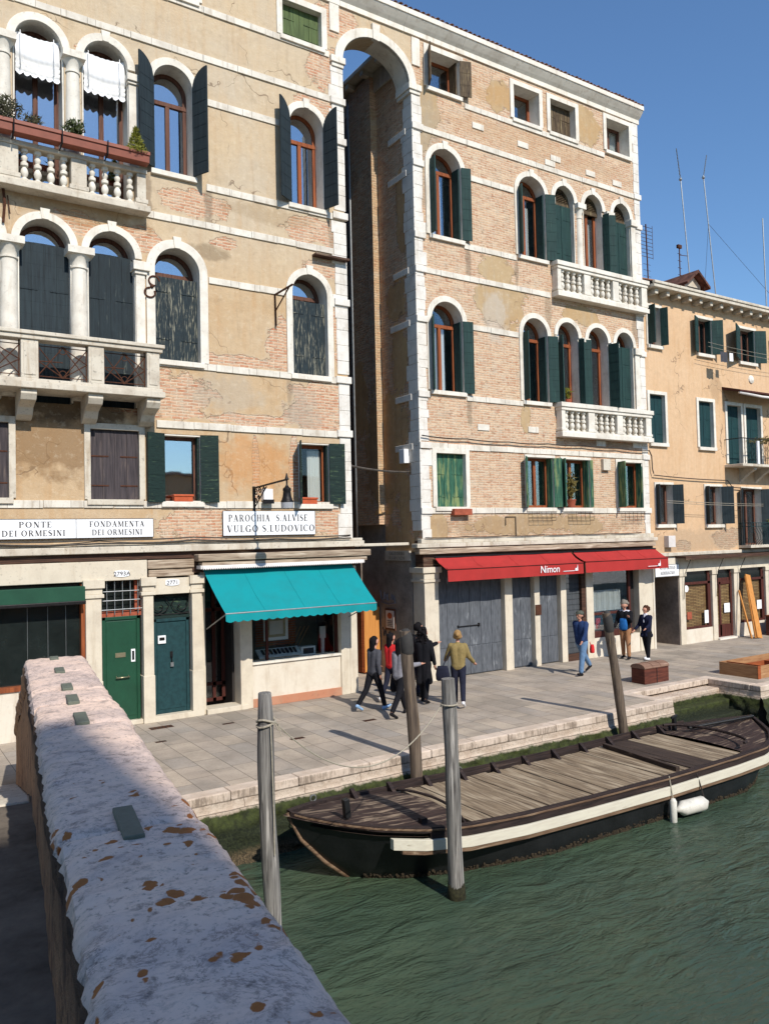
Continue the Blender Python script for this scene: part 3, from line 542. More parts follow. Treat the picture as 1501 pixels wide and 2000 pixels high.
# ---------------------------------------------------------------- setting: ground, quay, water
b = MB(); b.box(-400, 600, -600, 600, -3.2, -3.0); tag(b.build('ground', M['alley_shade']), kind='structure')
NX0, NX1, NY = 16.05, 19.15, -4.5      # the boat steps are cut into the quay here
def quay():
    b = MB(); T = lambda x, y, z: (x, z, y)
    e = -5.43; poly = [(-60, 120), (-60, e), (NX0-.3, e), (NX0-.3, NY+.3), (NX1+.3, NY+.3), (NX1+.3, e-.25), (120, e-.25), (120, 120)]
    b.prism(poly, 0.0, -2.9, T); tag(b.build('quay', M['quay']), kind='structure')
    k = MB()   # pale edge stones, each with its own length and a rounded nose
    rnd = random.Random(3)
    def run(p, q, nrm, drop=.15):
        p = Vector(p); q = Vector(q); d = (q-p).normalized(); L = (q-p).length; s = 0; nrm = Vector(nrm)
        while s < L-.01:
            e_ = min(L, s+rnd.uniform(.85, 1.5)); 
            if L-e_ < .5: e_ = L
            a = p+d*(s+.004); c = p+d*(e_-.004); z1 = .004+rnd.uniform(-.003, .003); o = nrm*rnd.uniform(-.006, .006)
            A, B_, C_, D_ = a+o, c+o, c-nrm*.3, a-nrm*.3
            k.add([(A.x, A.y, z1-drop), (B_.x, B_.y, z1-drop), (C_.x, C_.y, z1-drop), (D_.x, D_.y, z1-drop), (A.x, A.y, z1), (B_.x, B_.y, z1), (C_.x, C_.y, z1), (D_.x, D_.y, z1)], [(3,2,1,0),(4,5,6,7),(0,1,5,4),(1,2,6,5),(2,3,7,6),(3,0,4,7)])
            s = e_
    run((-20, -5.73, 0), (NX0, -5.73, 0), (0, -1, 0)); run((NX0, -5.43, 0), (NX0, NY+.3, 0), (1, 0, 0)); run((NX0, NY, 0), (NX1, NY, 0), (0, -1, 0))
    run((NX1, NY+.3, 0), (NX1, -5.7, 0), (-1, 0, 0)); run((NX1, -6.0, 0), (60, -6.0, 0), (0, -1, 0))
    tag(k.build('quay_kerb', M['kerb'], bevel=.02), kind='structure')
    wl = MB()
    def face(x0, y0, x1, y1, nx, ny):
        n = max(2, int(math.hypot(x1-x0, y1-y0)/.07)); zs = [-.14]+[-.14-.045*i for i in range(1, 33)]
        vs = []
        for z in zs:
            for i in range(n+1):
                t_ = i/n; x = x0+(x1-x0)*t_; y = y0+(y1-y0)*t_
                rough = (.012 if z > -.32 else .07)*noise.noise(Vector((x*5, y*5+3, z*7))); o = .0 if z > -.29 else .05+.22*(-.29-z)
                if z < -.85: rough += .03*noise.noise(Vector((x*16, y*16, z*16)))
                vs.append((x+nx*(o+rough), y+ny*(o+rough), z))
        wl.add(vs, [(j*(n+1)+i, j*(n+1)+i+1, (j+1)*(n+1)+i+1, (j+1)*(n+1)+i) for j in range(len(zs)-1) for i in range(n)])
    face(-2, -5.73, NX0, -5.73, 0, -1); face(NX0, -5.73, NX0, NY, 1, 0); face(NX1, NY, NX1, -6.0, -1, 0); face(NX1, -6.0, 36, -6.0, 0, -1)
    tag(wl.build('quay_wall', M['quaywall'], smooth=True), kind='structure')
    s = MB()
    for i in range(5): s.box(NX0+.01, NX1-.01, NY-.0-.34*(i+1), NY+.2, -.19-.24*i-.3, -.19-.24*i)
    tag(s.build('water_steps', M['quaywall'], bevel=.03), kind='structure')
quay()
b = MB(); b.add([(-120, -26, -1.1), (300, -26, -1.1), (300, -4.4, -1.1), (-120, -4.4, -1.1)], [(0, 1, 2, 3)]); tag(b.build('water', M['water']), kind='structure')
b = MB(); b.box(-120, 300, -80, -25.5, -3.0, 0); tag(b.build('far_quay', M['quay']), kind='structure')
# small iron covers and drains set in the paving
for i, (x, y, sx, sy, lb) in enumerate([(5.45, -.62, .5, .22, 'dark rectangular manhole cover nearest the green door'), (5.05, -1.85, .22, .1, 'small dark drain slot beside the bridge wall'), (6.75, -1.2, .26, .1, 'narrow dark drain slot in front of the teal door'), (9.35, -2.9, .3, .13, 'small square drain between the grey pole and the walkers'), (7.35, -3.35, .3, .13, 'drain slot just right of the nearest grey pole')]):
    b = MB(); b.box(x-sx/2, x+sx/2, y-sy/2, y+sy/2, -.02, .004); b.cur = 1
    for k in range(5): b.box(x-sx*.4+k*sx*.2-.012, x-sx*.4+k*sx*.2+.012, y-sy*.36, y+sy*.36, .0, .007)
    tag(b.build('drain_cover', [M['rust'], M['iron']]), lb, 'drain', 'iron covers in the paving')

# ---------------------------------------------------------------- building blocks for facades
def arc_pts(x0, x1, zs, rise, n=18):
    cx = (x0+x1)/2; r = (x1-x0)/2
    return [(cx-r*math.cos(math.pi*i/n), zs+rise*math.sin(math.pi*i/n)) for i in range(n+1)]
def opening(x0, x1, z0, z1, rise, e=0.0):
    """outline of an opening, e pushes it outwards"""
    if rise: return [(x0-e, z0-e)]+arc_pts(x0-e, x1+e, z1-rise, rise+e)+[(x1+e, z0-e)]
    return [(x0-e, z0-e), (x0-e, z1+e), (x1+e, z1+e), (x1+e, z0-e)]
def open_path(x0, x1, z0, z1, rise, e=0.0):
    p = opening(x0, x1, z0, z1, rise, e); p[0] = (p[0][0], z0); p[-1] = (p[-1][0], z0); return p
def leaf(hx, hy, w_, phi, side, z0, z1, mat, parent, arch=0, th=.035, out=1, name='shutter'):
    """shutter leaf hinged at (hx,hy); phi degrees off the wall; side -1 opens to the left, +1 to the right"""
    c, s_ = math.cos(R(phi)), math.sin(R(phi))
    def T(a, t_, z): return (hx+side*(a*c)+side*t_*s_*-1*0+(-side)*0, hy-a*s_-0, z)
    def T2(a, t_, z):
        nx, ny = side*s_*1.0, c      # normal of the leaf
        return (hx+side*a*c+nx*t_, hy-a*s_+ny*t_, z)
    if arch:
        pts = [(0, z0), (w_, z0)]+[(w_*math.cos(math.pi/2*(1-i/8)) if False else w_*(1-i/8), z1-arch+arch*math.sqrt(max(0, 1-(i/8)**2))) for i in range(9)]
    else: pts = [(0, z0), (w_, z0), (w_, z1), (0, z1)]
    b = MB(); b.prism(pts, -th/2, th/2, T2)
    nz = max(2, int((z1-z0)/.3))
    for i in range(1, nz):           # seams of the boards
        zz = z0+(z1-z0-arch*.5)*i/nz; b.prism([(.01, zz-.006), (w_-.01, zz-.006), (w_-.01, zz+.006), (.01, zz+.006)], -th/2-.005, th/2+.005, T2)
    o = b.build(name, mat, parent)
    h = MB()
    for zz in (z0+.18*(z1-z0), z0+.82*(z1-arch-z0)): h.prism([(0, zz-.015), (w_*.8, zz-.008), (w_*.8, zz+.008), (0, zz+.015)], -th/2-.009, -th/2-.002, T2)
    return o
def window(bd, x0, x1, z0, z1, rise=0, sur=.14, depth=.24, wood='wood_red', gl='glass', shL=None, shR=None, rev=None, closed=None, sill=.12, silld=.08, curt=None, key=True, transom=None, mull=1, smat='sh_green', yw=0, surm='stone_plain', louver=0, sill_ext=.08, frame_top=True, jamb=True, shz=None, hinge_arch=0):
    y = yw; p_in = open_path(x0, x1, z0, z1, rise); p_out = open_path(x0, x1, z0, z1, rise, sur)
    b = MB()
    if sur > 0:
        if not jamb and rise:
            a = arc_pts(x0, x1, z1-rise, rise); o_ = arc_pts(x0-sur, x1+sur, z1-rise, rise+sur); b.ring(a, o_, y-.045, y+.02)
        else: b.ring(p_in, p_out, y-.045, y+.02)
    b.ring(p_in, open_path(x0, x1, z0, z1, rise, .045), y+.0, y+depth+.02)
    if rise and key:
        cx = (x0+x1)/2; b.prism([(cx-.07, z1-.0), (cx+.07, z1-.0), (cx+.10, z1+sur+.07), (cx-.10, z1+sur+.07)], y-.065, y+.01)
    win = b.build('window', M[surm], bd, bevel=.006)
    if sill:
        s_ = MB(); s_.box(x0-sill_ext, x1+sill_ext, y-silld, y+depth, z0-sill, z0); s_.build('sill', M[surm], win, bevel=.008)
    ins = .085; fy = y+depth
    if closed:
        n = 4; b = MB(); top = z1 if rise == 0 else (z1-rise+ (0 if closed.get('flat') else 0)); W = x1-x0
        top = closed.get('top', z1); yy = closed.get('y', y+depth-.06)
        if rise and top > z1-rise+.02:
            b.prism([(x0-.02, z0), (x1+.02, z0)]+[(px, pz) for px, pz in arc_pts(x0-.02, x1+.02, z1-rise, min(top-(z1-rise), rise))[::-1]], yy, yy+.04)
        else: b.box(x0-.02, x1+.02, yy, yy+.04, z0, top)
        nb = closed.get('n', 4)
        b.cur = 0
        for i in range(nb):
            a = x0+W*i/nb+.006; c = x0+W*(i+1)/nb-.006
            b.box(a, c, yy-.012-.004*(i % 2), yy+.002, z0+.01, min(top, z1-rise if rise else top)-.01)
        o = b.build('shutter', M[closed['m']], win)
        h = MB()
        for zz in (z0+.2*(z1-z0), z0+.62*(z1-z0)):
            for a, c in ((x0+.02, x0+.38*W), (x1-.38*W, x1-.02)): h.piece().box(a, c, yy-.026, yy-.015, zz-.014, zz+.014)
        h.build('strap_hinge', M[closed['m']] if not closed.get('rust') else M['rust'], o)
    if louver:
        b = MB(); zl = z1-rise; pr = arc_pts(x0+.0, x1-.0, zl, rise); b.ring(arc_pts(x0+.07, x1-.07, zl, rise-.07), pr, fy-.10, fy-.04)
        b.box(x0, x1, fy-.11, fy-.04, zl-.12, zl)
        nl = 7
        for i in range(nl):
            zz = zl+.03+i*(rise-.08)/nl; hw = (x1-x0)/2*math.sqrt(max(0.02, 1-((zz-zl)/rise)**2))-.05; cx = (x0+x1)/2
            b.add([(cx-hw, fy-.11, zz), (cx+hw, fy-.11, zz), (cx+hw, fy-.05, zz+.055), (cx-hw, fy-.05, zz+.055), (cx-hw, fy-.105, zz-.012), (cx+hw, fy-.105, zz-.012), (cx+hw, fy-.045, zz+.043), (cx-hw, fy-.045, zz+.043)], [(0,1,2,3),(7,6,5,4),(0,4,5,1),(1,5,6,2),(2,6,7,3),(3,7,4,0)])
        b.build('louvre', M['sh_wood'], win)
    if not (closed and closed.get('full')):
        b = MB(); pin = open_path(x0+ins, x1-ins, z0+ins, z1-ins, max(0, rise-ins*.3) if rise else 0); pin[0] = (pin[0][0], z0+ins); pin[-1] = (pin[-1][0], z0+ins)
        po = open_path(x0, x1, z0, z1, rise, .03); b.ring(pin, po, fy, fy+.06); b.box(x0, x1, fy, fy+.06, z0, z0+ins)
        zt = transom if transom else (z1-rise if rise else None); ztop = zt if zt else z1-ins
        if zt: b.box(x0, x1, fy-.015, fy+.055, zt-.05, zt+.05)
        if mull: cx = (x0+x1)/2; b.box(cx-.05, cx+.05, fy-.01, fy+.055, z0+ins, ztop)
        fr = b.build('sash_frame', M[wood], win, bevel=.004)
        g = MB(); pl_ = open_path(x0+.02, x1-.02, z0+.02, z1-.02, rise); g.prism(pl_, fy+.03, fy+.036); g.build('pane', M[gl], win)
        if curt:
            c = MB(); xa, xb, za, zb = curt; n = 40; vs = []
            for i in range(n+1):
                xx = xa+(xb-xa)*i/n; yy = fy+.14+.025*math.sin(i*1.55)+.012*math.sin(i*.7)
                vs += [(xx, yy, za), (xx, yy, zb)]
            c.add(vs, [(2*i, 2*i+2, 2*i+3, 2*i+1) for i in range(n)]); c.build('curtain', M['curtain'], win, smooth=True)
    zt0, zt1 = (shz if shz else (z0+.02, (z1-rise if rise and not hinge_arch else z1)))
    for side, sh in ((-1, shL), (1, shR)):
        if sh:
            hx = x0-.0 if side < 0 else x1+.0
            leaf(hx, y-.05, sh[0], sh[1], side, zt0, zt1, M[smat], win, arch=hinge_arch)
            if len(sh) > 2: # folded second leaf
                leaf(hx+side*.005, y-.05-.03, sh[2], sh[3], side, zt0, zt1, M[smat], win)
    if rev:
        leaf(x1-.03, y+depth-.02, rev, 90, 1, zt0, zt1, M[smat], win)
    return win
def hole(x0, x1, z0, z1, rise=0): return opening(x0, x1, z0, z1, rise, .03)
BAL = [(.055,0),(.06,.02),(.06,.06),(.035,.08),(.03,.10),(.055,.17),(.062,.24),(.05,.32),(.03,.38),(.045,.40),(.06,.42),(.06,.50),(.045,.52),(.03,.54),(.045,.60),(.052,.66),(.035,.72),(.03,.78),(.055,.80),(.06,.84),(.06,.9)]
def baluster(x, y, z, h, parent, cache={}):
    b = MB(); k = h/.9
    b.lathe((x, y, z), [(r*1.28, zz*k) for r, zz in BAL], 14); return b.build('baluster', M['stone_plain'], parent, smooth='auto')
def column(bd, x, zb, zc, zt, r=.17, y=.02, name='column'):
    """tapered round column, moulded capital from zc to zt"""
    b = MB(); h = zt-zc
    b.lathe((x, y, zb), [(r, 0), (r*1.0, (zc-zb)*.3), (r*.9, (zc-zb)*.8), (r*.84, (zc-zb)-.04), (r*.98, (zc-zb)-.035), (r*.98, (zc-zb)-.0), (r*.86, (zc-zb)+.01), (r*.9, (zc-zb)+h*.3), (r*1.35, (zc-zb)+h*.62)], 20)
    b.box(x-r*1.45, x+r*1.45, y-r*1.45, y+r*1.3, zc+h*.62, zt)
    return b.build(name, M['stone_plain'], bd, smooth='auto')
def band(b, x0, x1, z0, z1, yo=.035):
    b.piece()
    x = x0; i = 0; rn = random.Random(int(z0*100)+int(x0*7))
    while x < x1-.01:
        e = min(x1, x+rn.uniform(.5, 1.0)); e = x1 if x1-e < .25 else e
        b.box(x+.003, e-.003, -yo-rn.uniform(-.006, .006), .02, z0+rn.uniform(-.006, .006), z1+rn.uniform(-.006, .006)); x = e
def quoins(b, x0, x1, zlo, zhi, inner, yo=.022, rn=random.Random(5), y1=.02):
    """blocks of uneven height and width; inner = -1: ragged on the left side, +1 on the right"""
    b.piece()
    z = zlo
    while z < zhi-.01:
        h = rn.uniform(.22, .42); e = min(zhi, z+h); e = zhi if zhi-e < .12 else e; j = rn.choice((-.02, 0, .01, .02, .04, .10))
        b.box(x0-(j if inner < 0 else 0), x1+(j if inner > 0 else 0), -yo-rn.uniform(0, .004), y1, z+.002, e-.002); z = e
# ================================================================ building A: ochre palace on the left
A = thing('ochre_palace', (5, 0, 0), 'ochre plastered palace on the left with arched windows and two stone balconies', 'building')
arch_h = 17.65-16.75
LA3 = [(1.32, 2.27), (2.72, 3.67), (4.11, 5.07)]; LA2 = [(1.38, 2.39), (2.78, 3.80), (4.18, 5.18)]
hs = [hole(a, c, 11.6, 15.22, .48) for a, c in LA3]+[hole(a, c, 7.05, 10.94, .51) for a, c in LA2]
hs += [hole(5.65, 6.58, 12.6, 15.15, .47), hole(9.14, 10.1, 12.55, 15.12, .47), hole(5.63, 6.69, 8.2, 10.83, .53), hole(9.12, 10.12, 8.18, 10.78, .5)]
hs += [hole(5.79, 6.64, 4.94, 6.46), hole(9.24, 10.08, 4.9, 6.42), hole(8.99, 10.12, 16.86, 17.8), hole(4.17, 5.22, 4.98, 6.52), hole(1.5, 2.55, 5.0, 6.56), hole(5.6, 6.7, 16.9, 17.8), hole(2.3, 3.4, 16.9, 17.8)]
b = MB(); b.plate([(-6, 3.9), (10.72, 3.9), (10.72, 18.5), (-6, 18.5)], hs, 0, .38)
b.build('facade_wall', M['wallA'], A)
b = MB(); b.plate([(10.72, 16.5)]+arc_pts(10.76, 12.91, 16.75, arch_h, 24)+[(13.0, 16.5), (13.0, 18.5), (10.72, 18.5)], [], 0.001, .6)
b.build('arch_wall', M['wallA'], A)
b = MB(); b.box(-6, 10.7, .38, 12, 0, 18.5); 
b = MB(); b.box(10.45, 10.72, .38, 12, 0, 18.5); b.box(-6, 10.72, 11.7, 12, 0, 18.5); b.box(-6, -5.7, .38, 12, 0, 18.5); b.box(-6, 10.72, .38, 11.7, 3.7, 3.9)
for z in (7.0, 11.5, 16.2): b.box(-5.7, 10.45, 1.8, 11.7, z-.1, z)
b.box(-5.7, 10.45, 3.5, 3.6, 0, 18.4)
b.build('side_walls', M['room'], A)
b = MB(); rise = arch_h
b.ring(arc_pts(10.74, 12.90, 16.75, rise, 24), arc_pts(10.50, 13.14, 16.75, rise+.24, 24), -.06, .06); b.ring(arc_pts(10.74, 12.90, 16.75, rise, 24), arc_pts(10.66, 12.98, 16.75, rise+.08, 24), -.03, .62)
b.prism([(11.70, 17.62), (11.90, 17.60), (11.93, 18.06), (11.68, 18.06)], -.09, .03)
b.build('alley_arch', M['stone_plain'], A, bevel=.008)
b = MB(); b.box(10.36, 10.80, -.10, .6, 16.60, 16.77); b.box(10.40, 10.76, -.06, .6, 16.5, 16.6); b.piece().box(12.86, 13.30, -.10, .6, 16.60, 16.77); b.box(12.9, 13.26, -.06, .6, 16.5, 16.6)
b.piece().box(10.37, 10.66, -.04, .02, 17.45, 18.2); b.piece().box(13.02, 13.30, -.04, .02, 17.35, 18.15)
b.build('arch_impost', M['stone_plain'], A, bevel=.01)
b = MB(); rq = random.Random(5)
quoins(b, 10.42, 10.75, 3.95, 8.1, -1, rn=rq); quoins(b, 10.40, 10.75, 8.3, 12.35, -1, rn=rq); quoins(b, 10.40, 10.75, 12.65, 16.5, -1, rn=rq)
for z in (6.74, 8.15, 10.2, 12.5, 14.5, 15.58): b.piece().box(10.34, 10.79, -.075, .05, z-.09, z+.09)
b.build('quoin', M['quoin'], A, bevel=.012)
b = MB()
for x0, x1, z in ((5.3, 10.34, 16.78), (-6, 5.3, 16.80), (-6, 10.34, 15.59), (6.95, 8.85, 14.54), (6.9, 10.34, 12.46), (5.35, 10.34, 11.53), (6.92, 8.93, 10.22), (5.3, 10.34, 8.13), (5.62, 10.34, 6.72), (-6, 10.34, 4.88)):
    band(b, x0, x1, z-.085, z+.075)
b.build('string_course', M['stone'], A, bevel=.006)
# windows
for i, (a, c) in enumerate(LA3):
    wn = window(A, a, c, 11.6, 15.22, .48, sur=.17, depth=.42, wood='wood_brown', gl='glass_sky', jamb=False, key=(i == 2), sill=0, transom=14.55)
    if i != 2 or True:
        bl = MB(); n = 24; vs = []; zs = [14.95, 14.8, 14.6, 14.42, 14.38, 14.30, 14.27, 14.20, 14.16, 14.06]; ys = [.10, .10, .09, .06, .13, .05, .12, .04, .10, .06]
        for q, (zz, yy) in enumerate(zip(zs, ys)):
            for k in range(n+1):
                xx = a+.03+(c-a-.06)*k/n; dz = -.06*abs(math.sin(k*math.pi/4)) if q == len(zs)-1 else -.05*math.sin(math.pi*k/n)
                vs.append((xx, yy+.012*math.sin(k*2.1+q), zz+dz))
        bl.add(vs, [(j*(n+1)+k, j*(n+1)+k+1, (j+1)*(n+1)+k+1, (j+1)*(n+1)+k) for j in range(len(zs)-1) for k in range(n)])
        for xx in (a+.12, c-.16): bl.tube([(xx, .03, 14.95), (xx, .0, 14.5), (xx, .02, 14.12)], .008, 5)
        bl.build('roman_blind', M['blindcloth'], wn, smooth=True)
for a, c in LA2: window(A, a, c, 7.05, 10.94, .51, sur=.16, depth=.42, wood='wood_brown', gl='glass_sky', jamb=False, key=True, sill=0, closed=dict(m='sh_semi' if a > 4 else 'sh_dark', top=10.48, y=.17, n=4))
for a, c in LA3[1:]: column(A, a-.225, 12.35, 14.32, 14.72, .165)
for a, c in LA2[1:]: column(A, a-.20, 7.1, 10.02, 10.42, .19)
column(A, 1.1, 12.35, 14.32, 14.72, .165); column(A, 1.16, 7.1, 10.02, 10.42, .19)
b = MB(); b.box(5.08, 5.30, -.07, .3, 12.4, 14.4); b.box(5.05, 5.36, -.11, .3, 14.4, 14.46); b.box(5.03, 5.38, -.15, .3, 14.46, 14.62)
b.piece().box(5.19, 5.40, -.05, .3, 7.1, 10.08); b.box(5.16, 5.44, -.09, .3, 10.08, 10.16); b.box(5.12, 5.50, -.14, .3, 10.16, 10.36)
b.build('pilaster', M['stone_plain'], A, bevel=.01)
window(A, 5.65, 6.58, 12.6, 15.15, .47, sur=.17, depth=.40, wood='wood_brown', gl='glass_sky', jamb=False, shL=(.46, 30), shR=(.46, 64), smat='sh_dark', transom=14.42, hinge_arch=.45, key=False)
window(A, 9.14, 10.10, 12.55, 15.12, .47, sur=.17, depth=.40, wood='wood_red', gl='glass_sky', jamb=False, shL=(.47, 32), shR=(.47, 72), smat='sh_dark', transom=14.38, hinge_arch=.45)
window(A, 5.63, 6.69, 8.2, 10.83, .53, sur=.2, depth=.42, wood='wood_brown', gl='glass_sky', closed=dict(m='sh_worn', top=10.18, y=.16, n=3))
window(A, 9.12, 10.12, 8.18, 10.78, .5, sur=.17, depth=.42, wood='wood_brown', gl='glass_sky', closed=dict(m='sh_worn', top=10.12, y=.13, n=4))
window(A, 5.79, 6.64, 4.94, 6.46, 0, sur=0, depth=.2, wood='wood_brown', gl='glass_sky', shL=(.42, 12), shR=(.42, 14), smat='sh_greenA', mull=0, shz=(4.92, 6.5), rev=.15)
window(A, 9.24, 10.08, 4.9, 6.42, 0, sur=0, depth=.2, wood='wood_red', gl='glass', shL=(.42, 66), shR=(.42, 12), smat='sh_greenA', mull=0, shz=(4.9, 6.46), rev=.15, curt=(9.64, 10.0, 4.96, 6.3))
window(A, 8.99, 10.12, 16.86, 17.8, 0, sur=.16, depth=.26, closed=dict(m='sh_olive', y=.16, n=4, full=1))
window(A, 5.6, 6.7, 16.9, 17.8, 0, sur=.16, depth=.26, closed=dict(m='sh_olive', y=.16, n=4, full=1)); window(A, 2.3, 3.4, 16.9, 17.8, 0, sur=.16, depth=.26, closed=dict(m='sh_olive', y=.16, n=4, full=1))
window(A, 4.17, 5.22, 4.98, 6.52, 0, sur=.13, depth=.2, surm='stone_dirty', closed=dict(m='sh_grey', y=.06, n=4, full=1, rust=1)); window(A, 1.5, 2.55, 5.0, 6.56, 0, sur=.13, depth=.2, surm='stone_dirty', closed=dict(m='sh_grey', y=.06, n=4, full=1, rust=1))
# upper balcony, turned balusters
bal = MB(); bal.box(.9, 5.46, -.36, .05, 11.42, 11.56); bal.box(.9, 5.40, -.30, .05, 11.56, 11.62)
for x0, x1 in ((.95, 1.25), (2.38, 2.74), (3.78, 4.10), (5.18, 5.38)):
    bal.box(x0, x1, -.28, -.02, 11.62, 12.30); bal.box(x0-.04, x1+.04, -.31, .0, 11.62, 11.72)
bal.box(.9, 5.40, -.31, -.01, 12.30, 12.40)
up = bal.build('balcony', M['stone_dirty'], A, bevel=.012)
for g0, g1 in ((1.25, 2.38), (2.74, 3.78), (4.10, 5.18)):
    for i in range(4): baluster(g0+(g1-g0)*(i+.5)/4, -.16, 11.62, .68, up)
def lift(m_):
    m_.v = [(x-.04, y, 7.17+(z-7.02)*(1.126 if z > 7.02 else 1.0)) for x, y, z in m_.v]
# lower balcony, pierced iron panels between stone posts, on three brackets
bal = MB(); bal.box(.9, 5.62, -.82, .05, 7.02, 7.14); bal.box(.9, 5.58, -.78, .05, 7.14, 7.20)
posts = ((1.35, 1.65), (2.72, 3.05), (4.02, 4.34), (5.24, 5.52))
for x0, x1 in posts: bal.box(x0, x1, -.76, -.52, 7.2, 7.90); bal.box(x0+.05, x1-.05, -.775, -.6, 7.26, 7.84)
bal.box(.9, 5.58, -.80, -.48, 7.90, 7.98); bal.box(.9, 5.62, -.84, -.46, 7.98, 8.05); bal.box(5.3, 5.54, -.5, .0, 7.9, 8.04); bal.box(5.34, 5.5, -.22, .0, 7.2, 7.9)
lift(bal); lo = bal.build('balcony', M['stone_dirty'], A, bevel=.012)
for x0 in (2.70, 4.00, 5.22):
    b = MB(); prof = [(0, 7.02), (-.72, 7.02), (-.74, 6.92), (-.66, 6.80), (-.50, 6.76), (-.34, 6.70), (-.24, 6.56), (-.10, 6.48), (0, 6.46)]
    b.prism(prof, x0+.02, x0+.32, lambda p, q, z: (q, p, z)); lift(b); b.build('bracket', M['stone_dirty'], lo, bevel=.01)
for g0, g1 in ((1.65, 2.72), (3.05, 4.02), (4.34, 5.24)):
    b = MB(); y = -.64
    for f in (0, 1): b.tube([(g0+.02+f*(g1-g0-.04), y, 7.2), (g0+.02+f*(g1-g0-.04), y, 7.9)], .012, 6)
    for z in (7.27, 7.82): b.tube([(g0, y, z), (g1, y, z)], .009, 6)
    cx = (g0+g1)/2
    for k in (-1, 1):
        for zz in (0, .27):
            b.tube([(g0, y, 7.27+zz), (cx, y, 7.82 if zz == 0 else 7.55)], .011, 5) if k < 0 else b.tube([(cx, y, 7.27), (g1, y, 7.27+zz+.28)], .011, 5)
            b.tube([(g0, y, 7.82-zz), (cx, y, 7.27+ (0 if zz == 0 else 0))], .011, 5) if k < 0 else b.tube([(cx, y, 7.82), (g1, y, 7.27+zz)], .011, 5)
    for zz in (7.33, 7.77): b.tube([(cx+.07*math.cos(t*math.pi/8), y, zz+.07*math.sin(t*math.pi/8)) for t in range(17)], .008, 5)
    lift(b); b.build('iron_panel', M['rust'], lo)
# cornice above both houses and the arch
b = MB(); prof = [(.0, 18.2), (-.05, 18.2), (-.05, 18.34), (-.07, 18.36), (-.13, 18.42), (-.20, 18.50), (-.25, 18.56), (-.25, 18.585), (-.285, 18.59), (-.285, 18.73), (.3, 18.75), (.3, 18.4), (0, 18.4)]
x = -6
while x < 10.6:
    e = min(x+2.1, 10.7); b.prism(prof, x+.003, e-.003, lambda p, q, z: (q, p, z)); x = e
b.build('cornice', M['stone_plain'], A)
def tiles(x0, x1, parent, z=18.755, y=-.295, depth=9, sl=.38, step=.17):
    b = MB(); x = x0; rn = random.Random(9)
    b.add([(x0, y+.05, z-.005), (x1, y+.05, z-.005), (x1, y+depth, z+depth*sl), (x0, y+depth, z+depth*sl)], [(0, 1, 2, 3)])
    while x < x1:
        r = .06; yy = y+rn.uniform(-.02, .02); d = depth; segs = 6
        vs = []
        for q in (0, 1):
            for k in range(segs+1):
                t = math.pi*k/segs; vs.append((x+.09+r*math.cos(t), yy+q*d, z+q*d*sl+r*.65*math.sin(t)))
        b.add(vs, [(k, k+1, k+segs+2, k+segs+1) for k in range(segs)]); x += step
    return b.build('roof', M['tile'], parent)
tiles(-6, 10.7, A); tiles(10.72, 13.0, A, depth=.88)
# ground floor of A
b = MB(); b.box(-6, 11.02, -.16, .1, 3.80, 3.95); b.box(-6, 11.0, -.10, .1, 3.95, 4.02)
b.build('ledge', M['stone_dirty'], A, bevel=.015)
b = MB(); b.box(-6, 6.4, -.05, .3, 3.64, 3.80); b.box(6.4, 10.8, -.03, .3, 3.3, 3.80); b.build('wooden_beam', M['beam'], A, bevel=.01)
b = MB(); b.box(5.37, 6.45, -.06, .2, 3.42, 3.62); b.box(5.40, 6.45, -.03, .2, 3.24, 3.40); b.build('timber_baulk', M['plank_grey'], A, bevel=.02)
b = MB(); b.box(-6, 5.36, -.05, .35, 3.2, 3.63); b.build('lintel', M['lintelA'], A, bevel=.012)
b = MB()
for x0, x1 in ((4.03, 4.36), (5.26, 5.49), (6.38, 6.62)):
    b.piece(); b.box(x0, x1, -.06, .3, 0, 2.84); b.box(x0-.05, x1+.05, -.10, .3, 2.84, 2.92); b.box(x0-.02, x1+.02, -.07, .3, 2.92, 3.05); b.box(x0-.06, x1+.06, -.12, .3, 3.05, 3.24)
    b.box(x0-.015, x1+.015, -.075, .3, 0, 1.05)
b.build('pillar', M['stone_shop'], A, bevel=.01)
b = MB(); b.box(5.49, 6.38, -.04, .3, 2.84, 3.2); b.build('door_lintel', M['stone_shop'], A, bevel=.01)
# first shop
b = MB(); b.box(-6, 4.03, .02, .3, 0, 1.02); b.build('shop_base', M['cream_wall'], A)
b = MB(); b.box(-6, 4.03, -.02, .3, 1.02, 1.12); b.box(3.95, 4.03, .02, .3, 1.12, 3.2); b.build('shop_window_frame', M['wood_red'], A, bevel=.006)
b = MB(); b.box(-6, 3.95, .16, .18, 1.12, 3.2); b.cur = 1
for x in (2.9, 3.3, 3.66, .9, 1.3, 1.8, 2.3): b.box(x, x+.006, .14, .16, 1.12, 2.8)
b.build('shop_window', [M['darkglass'], M['steel']], A)
b = MB(); b.box(-6, 3.99, -.22, .02, 2.80, 3.12); b.cur = 1; b.box(-6, 4.0, -.24, -.21, 2.74, 2.82)
b.build('rolled_awning', [M['greencanvas'], M['iron']], A, bevel=.02)
